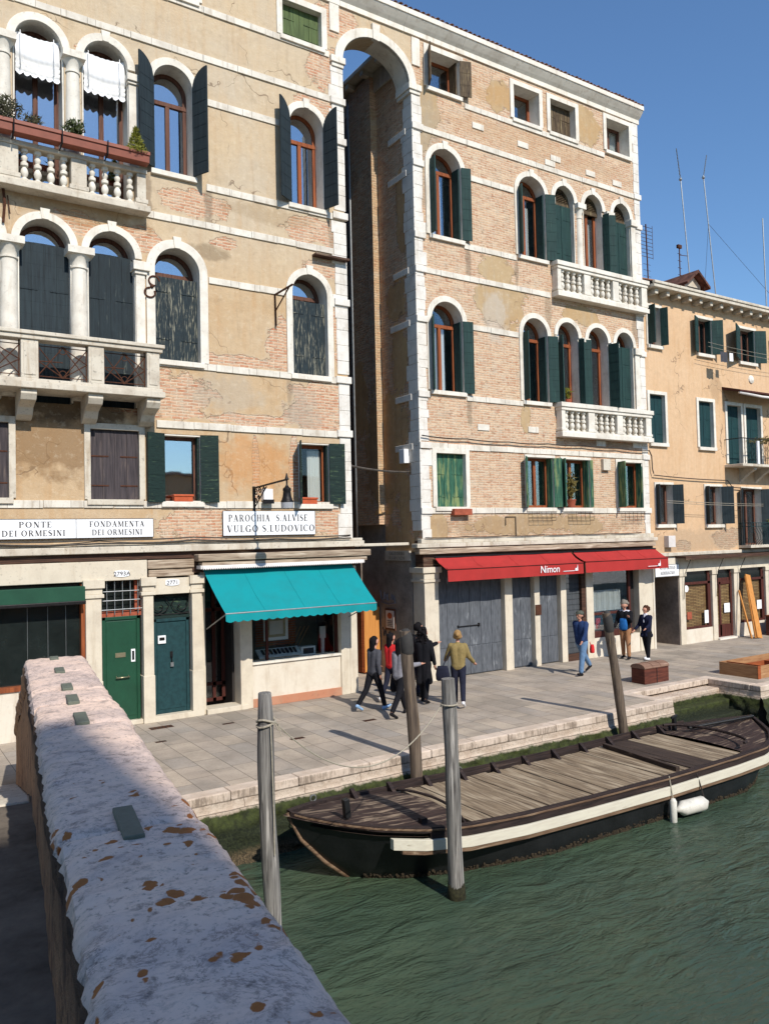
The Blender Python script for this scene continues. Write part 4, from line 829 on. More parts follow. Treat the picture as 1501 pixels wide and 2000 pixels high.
# doors
def door(parent, x0, x1, z0, z1, mat, y=.12, kind=0):
    b = MB(); b.box(x0, x1, y, y+.06, z0, z1); b.box(x0, x0+.07, y-.03, y, z0, z1); b.box(x1-.07, x1, y-.03, y, z0, z1); b.box(x0, x1, y-.03, y, z1-.07, z1)
    b.box(x0+.09, x1-.09, y-.012, y, z0+.1, z1-.1); b.box(x0+.16, x1-.16, y-.022, y-.01, z0+.2, z1-.18) if kind == 0 else None
    return b.build('door', M[mat], parent, bevel=.004)
d1 = door(A, 4.40, 5.22, .10, 2.40, 'greendoor', kind=1)
b = MB(); b.tube([(4.68, .05, 1.06), (4.98, .05, 1.06)], .014, 8); b.tube([(4.70, .05, 1.06), (4.70, .11, 1.09)], .01, 6); b.tube([(4.96, .05, 1.06), (4.96, .11, 1.09)], .01, 6); b.build('handle', M['brass'], d1, smooth=True)
b = MB(); b.box(4.68, 4.90, .095, .109, 1.50, 1.60); b.build('name_plate', M['brass'], d1)
b = MB(); b.box(5.02, 5.11, .09, .109, 1.38, 1.66); b.cur = 1; b.box(5.04, 5.09, .086, .091, 1.42, 1.62); b.build('letter_plate', [M['white'], M['darkglass']], d1)
b = MB(); b.box(4.36, 5.26, .0, .3, 0, .10); b.piece().box(5.49, 6.38, -.08, .3, 0, .13); b.piece().box(6.7, 7.72, -.10, .4, 0, .12); b.build('doorstep', M['stone_shop'], A, bevel=.01)
b = MB(); b.box(4.36, 5.26, .2, .24, 2.4, 3.2); b.box(4.36, 5.26, .12, .2, 2.40, 2.52); b.box(5.12, 5.2, .12, .2, 2.5, 3.2); tr = b.build('transom_light', M['terra'], A)
b = MB(); b.box(4.40, 5.12, .185, .195, 2.52, 3.2); b.build('pane', M['darkglass'], tr)
b = MB()
for i in range(5): b.tube([(4.5+i*.17, .06, 2.45), (4.5+i*.17, .06, 3.2)], .011, 6)
for z in (2.56, 2.76, 2.96): b.tube([(4.34, .045, z), (5.26, .045, z)], .011, 6)
b.build('iron_grille', M['steel'], tr)
d2 = door(A, 5.52, 6.35, .13, 2.28, 'tealdoor', kind=1)
b = MB(); b.box(5.62, 5.80, .07, .11, 1.72, 1.90); b.cur = 1; b.box(5.65, 5.77, .062, .071, 1.79, 1.86); b.build('intercom', [M['white'], M['iron']], d2, bevel=.004)
b = MB(); b.box(5.90, 5.96, .085, .11, 1.38, 1.52); b.tube([(5.93, .06, 1.42), (5.93, .06, 1.28)], .012, 6); b.cur = 1; b.box(5.90, 5.97, .06, .09, 1.18, 1.28); b.build('padlock', [M['iron'], M['steel']], d2)
b = MB(); b.box(5.49, 6.38, .18, .22, 2.28, 2.84); b.box(5.49, 6.38, .10, .2, 2.28, 2.34); t2 = b.build('transom_light', M['sh_greenA'], A)
b = MB()
for k in (0, 1):
    cx = 5.71+k*.44; s = 1 if k == 0 else -1
    b.tube([(cx+s*(-.02)+s*(.17-.013*t)*math.cos(t*.42+2.6), .12, 2.56+(.17-.013*t)*math.sin(t*.42+2.6)) for t in range(13)], .012, 5)
    b.tube([(cx-s*.2, .12, 2.40), (cx-s*.05, .12, 2.38), (cx+s*.12, .12, 2.46), (cx+s*.2, .12, 2.6), (cx+s*.1, .12, 2.74), (cx-s*.08, .12, 2.78), (cx-s*.2, .12, 2.70)], .012, 5)
b.tube([(5.5, .12, 2.8), (6.37, .12, 2.8)], .012, 5); b.tube([(5.5, .12, 2.37), (6.37, .12, 2.37)], .012, 5); b.build('scroll_grille', M['iron'], t2)
def oval(s_, x, z, y, parent, w_=.17):
    b = MB(); pts = [(x+w_*max(-1, min(1, 1.35*math.cos(2*math.pi*i/28))) *.95, z+.075*math.sin(2*math.pi*i/28)) for i in range(28)]
    b.prism(pts, y-.012, y); o = b.build('number_plate', M['white'], parent); text(s_, x, z-.042, y-.016, .125, M['ink'], o, sx=1.1); return o
oval('2793A', 4.80, 3.35, -.055, A); oval('2771', 5.93, 3.10, -.045, A)
# turquoise shop
b = MB(); b.box(7.55, 7.86, -.06, .35, 0, 3.3); b.piece().box(10.31, 10.57, -.06, .35, 0, 3.3); b.piece().box(10.585, 10.82, -.03, .38, 0, 3.3); b.piece().box(6.62, 6.72, .02, .35, 0, 3.3); b.build('shop_pilaster', M['stone_shop'], A, bevel=.012)
b = MB(); b.box(7.86, 10.31, -.01, .3, .2, 1.02); b.build('shop_base', M['cream_wall'], A)
b = MB(); b.box(7.84, 10.33, -.05, .3, 0, .2); b.build('base_course', M['redstone'], A, bevel=.008)
b = MB(); b.box(7.86, 10.31, -.06, .3, 1.02, 1.07); b.build('shop_sill', M['stone_plain'], A)
b = MB(); b.box(7.86, 7.92, .10, .2, 1.07, 3.3); b.box(10.25, 10.31, .10, .2, 1.07, 3.3); b.box(7.86, 10.31, .1, .2, 3.1, 3.3); b.box(8.3, 8.36, .12, .18, 1.07, 3.1)
f = b.build('shop_window_frame', M['wood_mar'], A); b = MB(); b.box(7.9, 10.27, .15, .156, 1.07, 3.12); b.build('pane', M['glass'], f)
b = MB(); b.box(7.72, 10.45, .3, 3.3, -.0, .02); b.box(7.7, 10.5, 1.5, 1.55, 0, 3.4); b.box(7.86, 10.31, .2, 1.0, .98, 1.04); b.build('shop_interior', plain('shop_interior_wall', S(150, 140, 126, .5), .8), A)
b = MB(); b.box(6.72, 7.55, 1.0, 1.05, 0, 3.3); b.box(6.72, 6.76, .35, 1.0, 0, 3.3); b.box(7.5, 7.55, .35, 1.0, 0, 3.3); b.build('entrance_recess', M['room'], A)
b = MB()
for x0, x1 in ((6.78, 6.86), (7.18, 7.26), (7.42, 7.5)): b.box(x0, x1, .8, .86, .12, 3.2)
for z in (.12, .5, 2.3, 3.1): b.box(6.78, 7.5, .8, .86, z, z+.08)
e = b.build('entrance_door', M['wood_mar'], A); b = MB(); b.box(6.8, 7.48, .83, .835, .2, 3.1); b.build('pane', M['glass'], e)
def display():
    t = thing('window_display', (9.2, .6, 1.04), 'shop window display: slatted panel with framed pale picture above trays of trinkets', 'display')
    b = MB()
    for i in range(22): b.box(8.25, 9.35, .62, .65, 1.35+i*.062, 1.385+i*.062)
    b.build('slat_panel', M['wood_red'], t)
    b = MB(); b.box(8.45, 9.12, .57, .61, 1.48, 2.12); b.cur = 1; b.box(8.53, 9.04, .56, .575, 1.56, 2.04); b.cur = 2; b.box(8.6, 8.97, .552, .565, 1.63, 1.97); b.build('framed_picture', [M['white'], M['brass'], M['whitecanvas']], t)
    b = MB(); b.obox((8.75, .36, 1.2), (1, 0, 0), (0, 1, .6), (0, -.6, 1), .58, .16, .02); b.cur = 1
    for i in range(9): b.obox((8.3+i*.11, .33, 1.235+.0*i), (1, 0, 0), (0, 1, .6), (0, -.6, 1), .028, .09, .012)
    b.build('jewellery_tray', [M['white'], M['denim_dark']], t)
    b = MB(); b.box(9.35, 9.75, .3, .5, 1.06, 1.28); b.cur = 1; b.box(9.40, 9.7, .285, .3, 1.1, 1.24); b.build('display_box', [M['white'], M['denim_dark']], t)
    b = MB(); b.ball((9.62, 1.1, 2.25), .13, .05, .17); b.build('round_ornament', M['iron'], t, smooth=True)
    b = MB(); b.box(9.92, 10.08, .34, .38, 1.45, 1.75); b.box(9.96, 10.04, .34, .4, 1.06, 1.45); b.build('card_stand', M['whitecanvas'], t)
    for i in range(4):
        b = MB(); b.bar((9.2+i*.1, .9, 1.1), (9.45+i*.12, .75, 1.75), .03, .02); b.build('wooden_baton', M['crate'], t)
display()
b = MB(); b.box(6.45, 11.1, -.34, -.02, 3.56, 3.72); b.build('awning_hood', M['plank_grey'], A, bevel=.02)
b = MB(); b.box(6.55, 11.0, -.30, -.02, 3.44, 3.53); b.build('hood_board', M['plank_grey'], A, bevel=.01)
def awning(name, x0, x1, yt, zt, d, zf, vd, mat, label, spread=0.0, scallop=0, cat='awning', seam=()):
    t = thing(name, ((x0+x1)/2, 0, zt), label, cat); b = MB(); n = 70; m_ = 12; vs = []
    for j in range(m_+1):
        f = j/m_
        for i in range(n+1):
            u = i/n; x = x0-spread*f+(x1-x0+2*spread*f)*u; y = yt+(-d-yt)*f; z = zt+(zf-zt)*f-.035*math.sin(math.pi*f)*(1+.5*math.sin(math.pi*u*3))+.022*noise.noise(Vector((x*1.6+f*1.5, f*2.0, x0)))+.010*noise.noise(Vector((x*5+f*3, f*5, x0)))
            vs.append((x, y, z))
    b.add(vs, [(j*(n+1)+i, j*(n+1)+i+1, (j+1)*(n+1)+i+1, (j+1)*(n+1)+i) for j in range(m_) for i in range(n)])
    b.build('canopy', M[mat], t, smooth=True)
    sm = MB()
    for q in range(1, 4):
        i = int(n*q/4); sm.piece()
        sm.tube([Vector(vs[j*(n+1)+i])+Vector((0, 0, .004)) for j in range(m_+1)], .006, 4)
    sm.build('seam', M[mat], t)
    v = MB(); N = 160; vs = []
    for i in range(N+1):
        u = i/N; x = x0-spread+(x1-x0+2*spread)*u; drop = vd+(-.0 if not scallop else .035*abs(math.sin(math.pi*u*scallop)))
        vs += [(x, -d-.005, zf+.01), (x, -d-.02-.012*math.sin(u*37), zf-drop)]
    v.add(vs, [(2*i, 2*i+2, 2*i+3, 2*i+1) for i in range(N)])
    if not scallop: v.tube([(x0-spread, -d, zf+.01), (x1+spread, -d, zf+.01)], .02, 6)
    v.build('valance', M[mat], t, smooth=True)
    k = MB()
    for xx in (x0-spread+.05, x1+spread-.05): k.tube([(xx, -d+.02, zf), (xx if not scallop else xx, .0, zf-.45 if scallop else zt-.12)], .014, 6)
    k.tube([(x0-spread, -d+.0, zf-.01), (x1+spread, -d+.0, zf-.01)], .016, 6); k.tube([(x0, yt, zt), (x1, yt, zt)], .03, 8)
    k.build('support_arm', M['steel'] if scallop else M['iron'], t); return t
aw = awning('shop_awning', 6.65, 10.66, -.06, 3.36, 1.30, 2.42, .17, 'turq', 'turquoise canvas awning with scalloped edge over the jewellery shop window', spread=-.04, scallop=19)
b = MB(); N = 150; vs = []
for i in range(N+1):
    x = 6.55+4.3*i/N; vs += [(x, -.33, 3.46), (x, -.37, 3.36+.03*(i % 2))]
b.add(vs, [(2*i, 2*i+2, 2*i+3, 2*i+1) for i in range(N)]); b.box(6.5, 10.9, -.33, -.05, 3.38, 3.46); b.build('head_cover', M['whitecanvas'], aw)
# ---- signs on building A
def sign(x0, x1, z0, z1, y, lines, size, label, split=None, mat='white', lmat='ink', T=None, name='street_sign'):
    t = thing(name, ((x0+x1)/2, y, (z0+z1)/2), label, 'sign'); b = MB(); b.box(x0, x1, y-.015, y, z0, z1); b.build('panel', M[mat], t)
    f = MB(); f.ring([(x0, z0), (x0, z1), (x1, z1), (x1, z0)], [(x0-.012, z0-.012), (x0-.012, z1+.012), (x1+.012, z1+.012), (x1+.012, z0-.012)], y-.018, y+.001, closed=True)
    if split: f.box(split-.005, split+.005, y-.018, y-.014, z0, z1)
    f.build('border', M['ink'], t)
    for (s_, x, z, sx) in lines: text(s_, x, z, y-.019, size, M[lmat], t, sx=sx)
    return t
sign(.85, 5.50, 4.15, 4.55, -.045, [('PONTE', 3.05, 4.385, 1.28), ('DEI ORMESINI', 3.02, 4.205, 1.16), ('FONDAMENTA', 4.72, 4.385, 1.10), ('DEI ORMESINI', 4.72, 4.205, 1.02)], .165, 'long white street sign in two halves reading PONTE and FONDAMENTA DEI ORMESINI', split=3.85)
sign(7.17, 9.62, 4.14, 4.72, -.045, [('PAROCHIA  S.ALVISE', 8.36, 4.475, .98), ('VULGO S.LUDOVICO', 8.44, 4.22, 1.12)], .225, 'large white sign reading PAROCHIA S. ALVISE beside the wall lamp')
# lamp on scroll bracket
lp = thing('wall_lamp', (7.98, 0, 5.1), 'black bell shaped street lamp on a scrolled iron wall bracket above the white sign', 'street lamp')
b = MB(); b.box(7.95, 8.01, -.04, 0, 4.72, 5.32); b.tube([(7.98, -.03, 5.28), (7.98, -.9, 5.32), (7.98, -1.82, 5.36)], .024, 8); b.tube([(7.98, -.04, 4.80), (7.98, -.75, 5.27)], .016, 6)
for (cy, cz, r_) in ((-.16, 5.17, .09), (-.38, 5.20, .08), (-.14, 4.97, .07), (-.30, 5.04, .06), (-.60, 5.22, .06)):
    b.tube([(7.98, cy+r_*(1-.05*k)*math.cos(k*.6), cz+r_*(1-.05*k)*math.sin(k*.6)) for k in range(14)], .013, 5)
b.build('bracket', M['iron'], lp)
b = MB(); b.lathe((7.98, -1.82, 5.02), [(.012, .48), (.03, .40), (.05, .34), (.02, .32), (.02, .22), (.05, .17), (.09, .14), (.095, .10), (.085, .07), (.10, -.05), (.125, -.12), (.145, -.15), (.145, -.17)][::-1], 20); b.build('lamp_hood', M['iron'], lp, smooth='auto')
b = MB(); b.lathe((7.98, -1.82, 4.72), [(.135, 0), (.14, .13)], 20); b.build('lamp_glass', plain('frosted_lamp_glass', S(170, 172, 176, .8), .3, .05), lp)
b = MB(); b.box(8.18, 8.42, -.16, 0, 4.98, 5.26); b.cur = 1; b.box(8.16, 8.44, -.19, -.14, 4.90, 5.0); tag(b.build('floodlight', [M['white'], M['iron']]), 'small white floodlight box on the wall behind the lamp bracket', 'floodlight')
# planter along the upper balcony
pl = thing('planter_trough', (3.2, -.42, 12.45), 'long terracotta coloured planter trough hooked on the upper balcony rail', 'planter')
for i in range(5):
    a = .75+i*.93; b = MB(); b.prism([(-.56, 12.44), (-.58, 12.66), (-.55, 12.68), (-.33, 12.68), (-.30, 12.66), (-.32, 12.44)], a, a+.91, lambda p, q, z: (q, p, z)); b.box(a-.01, a+.92, -.60, -.29, 12.60, 12.68)
    b.build('trough', M['plasticbrown'], pl, bevel=.008)
    b = MB(); b.tube([(a, -.61, 12.70), (a, -.60, 12.42), (a, -.32, 12.38)], .014, 6); b.build('hook', M['iron'], pl)
def bush(name, c, rx, rz, n, leaf_, mat, label, cat='plant', cone=False, seed=1, stem=True, group=None, parent=None):
    rn = random.Random(seed); b = MB()
    for i in range(n):
        if cone:
            h = rn.random()**1.3; rr = rx*(1-h)*(rn.random()**.4); an = rn.uniform(0, 6.28); p = Vector((c[0]+rr*math.cos(an), c[1]+rr*math.sin(an), c[2]+h*rz*2))
        else:
            v = Vector((rn.gauss(0, 1), rn.gauss(0, 1), rn.gauss(0, 1))).normalized()*(rn.random()**.45); p = Vector((c[0]+v.x*rx, c[1]+v.y*rx*.7, c[2]+rz+v.z*rz))
        d = Vector((rn.uniform(-1, 1), rn.uniform(-1, 1), rn.uniform(-.3, 1.2))).normalized(); s_ = d.cross(Vector((rn.uniform(-1, 1), rn.uniform(-1, 1), .2))).normalized()
        L = leaf_*rn.uniform(.6, 1.3); b.add([p-s_*L*.2, p+d*L*.5, p+s_*L*.2+d*L*.1, p+d*L], [(0, 2, 3, 1)])
    if stem:
        for k in range(5): an = k*1.3; b.tube([(c[0], c[1], c[2]-.02), (c[0]+rx*.6*math.cos(an), c[1]+rx*.4*math.sin(an), c[2]+rz*1.3)], .006, 4)
    o = b.build(name, mat, parent); 
    if parent is None: tag(o, label, cat, group)
    return o
bush('trailing_plant', (2.45, -.45, 12.66), .38, .26, 700, .10, M['leaf_grey'], 'sparse grey green plant at the left end of the long planter', seed=2)
bush('trailing_plant', (3.0, -.45, 12.66), .2, .14, 260, .09, M['leaf_grey'], 'thin trailing twiggy plant in the planter below the left window blind', seed=4)
bush('rosemary_plant', (3.82, -.44, 12.66), .22, .2, 420, .11, M['leaf'], 'small spiky green plant in the planter in front of the white column', seed=3)
bush('dwarf_conifer', (5.12, -.44, 12.62), .27, .3, 1500, .08, M['leaf_yel'], 'cone shaped yellow green dwarf conifer at the right end of the planter', 'shrub', cone=True, seed=5)
for (x, z, lb) in ((6.22, 4.94, 'small orange window box on the sill of the square sky reflecting window'), (9.48, 4.9, 'small orange window box on the sill beside the lamp')):
    t = MB(); t.box(x-.22, x+.22, -.06, .10, z+.0, z+.16); t.box(x-.24, x+.24, -.08, .12, z+.12, z+.17); tag(t.build('window_box', M['orangebox'], bevel=.01), lb, 'planter')
# ring ornament, iron brackets, slab, cables
b = MB(); b.tube([(5.60+.12*math.cos(t*.35), -.06, 9.98+.11*math.sin(t*.35)) for t in range(15)], .02, 6); b.tube([(5.50+.12*math.cos(t*.35+1.5), -.06, 9.70+.11*math.sin(t*.35+1.5)) for t in range(16)], .02, 6); b.ball((5.55, -.06, 9.85), .045)
tag(b.build('iron_ring', M['rust']), 'pair of rusty curled iron rings fixed to the wall beside the lower loggia', 'wall fitting')
b = MB(); b.bar((8.64, .0, 10.12), (8.64, -1.0, 10.11), .04, .035); b.bar((8.64, -.02, 10.12), (8.66, -.02, 9.35), .035, .03, up=(0, 1, 0)); b.bar((8.65, -.03, 9.72), (8.64, -.80, 10.09), .025, .025)
tag(b.build('iron_bracket', M['rust']), 'rusty triangular iron bracket sticking out left of the worn arched window', 'bracket')
b = MB(); b.box(9.72, 10.72, -.22, .0, 11.28, 11.33); tag(b.build('wall_shelf', M['beam']), 'thin dark wooden shelf board jutting from the corner above the worn arched window', 'shelf')
b = MB(); b.tube([(2.48, -.04, 11.42), (2.50, -.10, 11.1), (2.47, -.08, 10.7)], .03, 6); b.tube([(2.56, -.04, 11.3), (2.60, -.09, 10.9)], .012, 5); tag(b.build('iron_tie', M['rust']), 'rusty vertical iron wall tie at the left edge between the two loggias', 'wall tie')
def sag(a, c, s_, n=14): a = Vector(a); c = Vector(c); return [a.lerp(c, i/n)-Vector((0, 0, s_*4*(i/n)*(1-i/n))) for i in range(n+1)]
b = MB()
for k, (z0, z1, s_) in enumerate(((4.06, 4.10, .05), (4.10, 4.06, .02), (4.04, 4.04, .03))):
    x = -2
    while x < 10.6: b.tube(sag((x, -.13-.02*k, z0+.02*math.sin(x*2+k)), (x+2.1, -.13-.02*k, z0+.02*math.sin((x+2.1)*2+k)), s_, 6), .012+.004*k, 5); x += 2.1
tag(b.build('wall_cable', M['cable']), 'bundle of grey cables running along the ledge of the ochre palace', 'cable')

# ================================================================ building B: brick palace on the right
B = thing('brick_palace', (17.5, 0, 0), 'tall pale brick palace with green shutters and white balustrades right of the alley', 'building')
LB3 = [(18.50, 19.37), (19.84, 20.70), (21.24, 22.08)]; LB2 = [(18.45, 19.38), (19.84, 20.78), (21.18, 22.04)]
hs = [hole(a, c, 12.5, 15.18, .46) for a, c in LB3]+[hole(a, c, 8.0, 10.76, .46) for a, c in LB2]
hs += [hole(13.56, 14.68, 12.6, 15.17, .53), hole(16.94, 18.06, 12.6, 15.15, .5), hole(13.49, 14.60, 8.14, 10.72, .53), hole(16.97, 18.0, 8.1, 10.70, .5)]
hs += [hole(13.53, 14.58, 4.84, 6.36), hole(16.97, 18.08, 4.82, 6.37), hole(18.48, 19.70, 4.82, 6.36), hole(21.06, 22.30, 4.82, 6.35), hole(13.59, 14.72, 16.88, 17.96), hole(16.86, 17.93, 16.85, 17.92), hole(18.42, 19.55, 16.84, 17.92), hole(21.04, 22.17, 16.9, 18.0)]
b = MB(); b.plate([(13.0, 3.9), (22.62, 3.9), (22.62, 18.5), (13.0, 18.5)], hs, 0, .38); b.build('facade_wall', M['wallB'], B)
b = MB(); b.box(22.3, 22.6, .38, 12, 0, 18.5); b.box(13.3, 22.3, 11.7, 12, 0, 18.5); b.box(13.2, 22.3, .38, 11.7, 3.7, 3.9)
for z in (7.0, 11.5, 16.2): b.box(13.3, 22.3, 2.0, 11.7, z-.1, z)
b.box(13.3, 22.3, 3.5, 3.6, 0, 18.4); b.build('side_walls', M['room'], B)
# alley flank: it steps in by a hand where the sun just catches the corner
b = MB(); b.box(13.0, 13.3, .38, 1.85, 3.6, 18.0); b.build('alley_wall', M['alley'], B)
b = MB(); b.box(13.0, 13.3, .56, 1.85, 0, 3.6); b.build('alley_wall', M['alley_low'], B)
b = MB(); b.box(12.79, 13.1, 1.851, 3.2, 4.4, 17.9); b.build('alley_wall', M['alley'], B)
b = MB(); b.box(13.0, 13.3, 1.851, 3.2, 0, 4.4); b.build('alley_wall', M['alley_low'], B)
b = MB(); b.prism([(12.785, 5.0), (12.785, 16.9), (13.002, 16.9), (13.002, 4.45)], 1.838, 1.85); b.build('alley_corner', M['alley_lit'], B)
b = MB(); b.box(12.95, 13.3, 3.2, 12, 0, 18.0); b.build('alley_wall', M['alley_shade'], B)
b = MB()
for z in (6.55, 7.95, 10.05, 11.55, 14.35, 15.55): b.piece().box(12.95, 13.02, .3, 1.05+.35*random.random(), z-.09, z+.09)
rq = random.Random(11)
z = .0
while z < 16.5:
    h = rq.uniform(.25, .45); e = min(16.5, z+h); j = rq.uniform(0, .2); b.box(12.965, 13.02, -.03, .36+j, z+.003, e-.003) if z > 3.9 else None; z = e
b.build('alley_string_course', M['quoin'], B, bevel=.01)
b = MB(); b.box(12.5, 13.3, .62, 10, 18.02, 18.15); b.cur = 1; b.box(12.93, 12.99, .62, 10, 17.4, 18.02); b.cur = 0
for i in range(9): b.box(12.55, 12.98, 1.0+i*.85, 1.18+i*.85, 17.86, 18.02)
b.build('side_eaves', [M['stone_dirty'], M['stone_dirty']], B, bevel=.02)
b = MB(); b.tube([(12.86, 3.12, 17.9), (12.80, 3.12, 17.5), (12.80, 3.12, 5.5), (12.80, 3.12, 4.0)], .05, 8); b.build('rain_pipe', M['steel'], B, smooth=True)
b = MB(); rq = random.Random(8)
quoins(b, 13.0, 13.30, 3.95, 6.45, 1, rn=rq); quoins(b, 13.0, 13.28, 6.68, 16.5, 1, rn=rq); quoins(b, 22.36, 22.64, 3.95, 18.2, -1, rn=rq)
for z in (4.73, 6.56, 8.0, 10.12, 11.53, 12.5, 14.55, 15.6): b.piece().box(12.96, 13.34, -.07, .05, z-.09, z+.09); b.piece().box(22.32, 22.68, -.07, .05, z-.09, z+.09)
b.build('quoin', M['quoin'], B, bevel=.012)
b = MB()
for x0, x1, z in ((14.9, 20.9, 16.69), (13.34, 22.32, 15.60), (15.03, 16.76, 14.56), (14.75, 16.8, 12.48), (13.34, 18.2, 11.53), (14.95, 16.8, 10.10), (14.7, 16.9, 8.0), (13.34, 22.32, 6.56), (13.34, 22.32, 4.73)): band(b, x0, x1, z-.08, z+.08)
for x, z in ((15.4, 16.2), (17.2, 16.1), (18.6, 16.0), (18.35, 15.8), (20.2, 15.9), (21.5, 15.85), (15.3, 7.18), (17.3, 7.22), (20.3, 6.93), (22.1, 6.95)): b.piece().box(x-.22, x+.22, -.03, .02, z-.09, z+.09)
b.build('string_course', M['stone'], B, bevel=.006)
for a, c in LB3:
    i = LB3.index((a, c)); window(B, a, c, 12.5, 15.18, .46, sur=.16, depth=.3, jamb=False, sill=0, louver=1, closed=None if i == 1 else dict(m='sh_green', top=14.62, y=.16, n=2, full=1), shR=(.22, 78, .42, 22) if i == 1 else None, shz=(12.55, 14.6), curt=(20.0, 20.55, 12.6, 14.4) if i == 1 else None, mull=1)
for a, c in LB2:
    i = LB2.index((a, c)); window(B, a, c, 8.0, 10.76, .46, sur=.15, depth=.32, jamb=False, sill=0, key=False, closed=dict(m='sh_green', top=10.3, y=.14, n=2) if i == 2 else None, shL=(.24, 80) if i == 0 else None, shR=((.2, 84, .40, 20) if i == 0 else (.38, 82) if i == 1 else None), shz=(8.1, 10.25), transom=10.1, curt=None)
column(B, 19.60, 12.5, 14.28, 14.72, .13); column(B, 20.97, 12.5, 14.28, 14.72, .13); column(B, 19.61, 8.1, 9.95, 10.3, .13); column(B, 20.98, 8.1, 9.95, 10.3, .13)
b = MB()
for z0, z1 in ((12.5, 14.5), (8.1, 10.05)): b.piece(); b.box(22.09, 22.32, -.06, .3, z0, z1); b.box(22.05, 22.40, -.12, .3, z1, z1+.22); b.piece(); b.box(18.32, 18.46, -.05, .3, z0, z1); b.box(18.28, 18.47, -.10, .3, z1, z1+.2)
b.build('pilaster', M['stone_plain'], B, bevel=.01)
for zr, zb in ((12.5, 11.5), (8.02, 7.06)):
    q = MB(); q.box(18.26, 22.62, -.30, .02, zb-.02, zb+.13); q.box(18.30, 22.58, -.26, .02, zb+.13, zb+.18); q.box(18.28, 22.6, -.28, .02, zr-.14, zr-.04); q.box(18.24, 22.64, -.32, .02, zr-.04, zr+.10)
    for x0, x1 in ((18.30, 18.46), (19.50, 19.80), (20.86, 21.14), (22.30, 22.58)): q.box(x0, x1, -.25, -.01, zb+.18, zr-.14); q.box(x0-.03, x1+.03, -.27, .0, zb+.18, zb+.26)
    o = q.build('balcony', M['stone_plain'], B, bevel=.01)
    b = MB(); b.box(18.4, 22.4, -.008, -.002, zb+.16, zr-.14); b.build('balcony_backing', M['stone_dirty'], o)
    for g0, g1 in ((18.46, 19.50), (19.80, 20.86), (21.14, 22.30)):
        for i in range(4): baluster(g0+(g1-g0)*(i+.5)/4, -.14, zb+.18, zr-zb-.32, o)
kw = dict(wood='wood_red', gl='glass', smat='sh_green')
window(B, 13.56, 14.68, 12.6, 15.17, .53, sur=.17, depth=.36, shL=(.26, 84), shR=(.30, 16), rev=.30, curt=(13.75, 14.3, 12.7, 14.5), shz=(12.62, 14.76), **kw)
window(B, 16.94, 18.06, 12.6, 15.15, .5, sur=.16, depth=.36, shL=(.24, 70), shR=(.34, 18), rev=.30, curt=(17.2, 17.8, 12.7, 14.4), shz=(12.62, 14.72), **kw)
window(B, 13.49, 14.60, 8.14, 10.72, .53, sur=.17, depth=.36, shL=(.26, 62), shR=(.32, 14), rev=.30, curt=(13.7, 14.3, 8.2, 10.1), shz=(8.12, 10.22), transom=10.1, key=False, **kw)
window(B, 16.97, 18.0, 8.1, 10.70, .5, sur=.16, depth=.36, shL=(.24, 84), shR=(.34, 18), rev=.30, shz=(8.12, 10.2), transom=10.1, key=False, curt=(17.3, 17.7, 8.2, 9.9), **kw)
window(B, 13.53, 14.58, 4.84, 6.36, 0, sur=.14, depth=.24, closed=dict(m='sh_mint', y=.12, n=3, full=1))
kw['smat'] = 'sh_mint'
window(B, 16.97, 18.08, 4.82, 6.37, 0, sur=.08, depth=.24, shL=(.3, 40), shR=(.28, 22), rev=.22, **kw); window(B, 18.48, 19.70, 4.82, 6.36, 0, sur=.08, depth=.24, shL=(.3, 60), shR=(.1, 30), rev=.22, **kw)
window(B, 21.06, 22.30, 4.82, 6.35, 0, sur=.10, depth=.24, shL=(.4, 74), rev=.24, **kw)
window(B, 13.59, 14.72, 16.88, 17.96, 0, sur=.15, depth=.4, wood='wood_red', gl='glass', shL=(.36, 62), shR=(.36, 20), rev=.3, smat='sh_wood', mull=0)
window(B, 16.86, 17.93, 16.85, 17.92, 0, sur=.15, depth=.42, wood='wood_red', gl='glass', mull=0); window(B, 18.42, 19.55, 16.84, 17.92, 0, sur=.15, depth=.4, closed=dict(m='sh_wood', y=.22, n=5, full=1)); window(B, 21.04, 22.17, 16.9, 18.0, 0, sur=.15, depth=.4, wood='wood_brown', gl='glass', curt=(21.1, 22.1, 16.95, 17.9), mull=1)
prof = [(.0, 18.2), (-.05, 18.2), (-.05, 18.34), (-.07, 18.36), (-.13, 18.42), (-.20, 18.50), (-.25, 18.56), (-.25, 18.585), (-.285, 18.59), (-.285, 18.73), (.3, 18.75), (.3, 18.4), (0, 18.4)]
b = MB(); x = 10.7
while x < 22.6: e = min(x+2.06, 22.70); b.prism(prof, x+.003, e-.003, lambda p, q, z: (q, p, z)); x = e
b.build('cornice', M['stone_plain'], B)
tiles(13.02, 22.66, B, depth=1.0); b = MB(); b.box(13.0, 22.6, .4, 12, 18.3, 18.4); b.build('roof_deck', M['tile'], B)
b = MB(); b.box(12.7, 22.8, -.18, .1, 3.70, 3.82); b.box(12.9, 22.7, -.10, .1, 3.82, 3.95); b.box(11.0, 12.9, .5, .62, 3.78, 3.86); b.build('ledge', M['stone_dirty'], B, bevel=.015)
b = MB(); b.box(12.8, 22.75, -.14, .1, 3.52, 3.68); b.build('timber_hood', M['plank_grey'], B, bevel=.02)
b = MB(); b.box(13.0, 22.7, -.02, .35, 3.16, 3.9); b.build('wooden_beam', M['beam'], B)
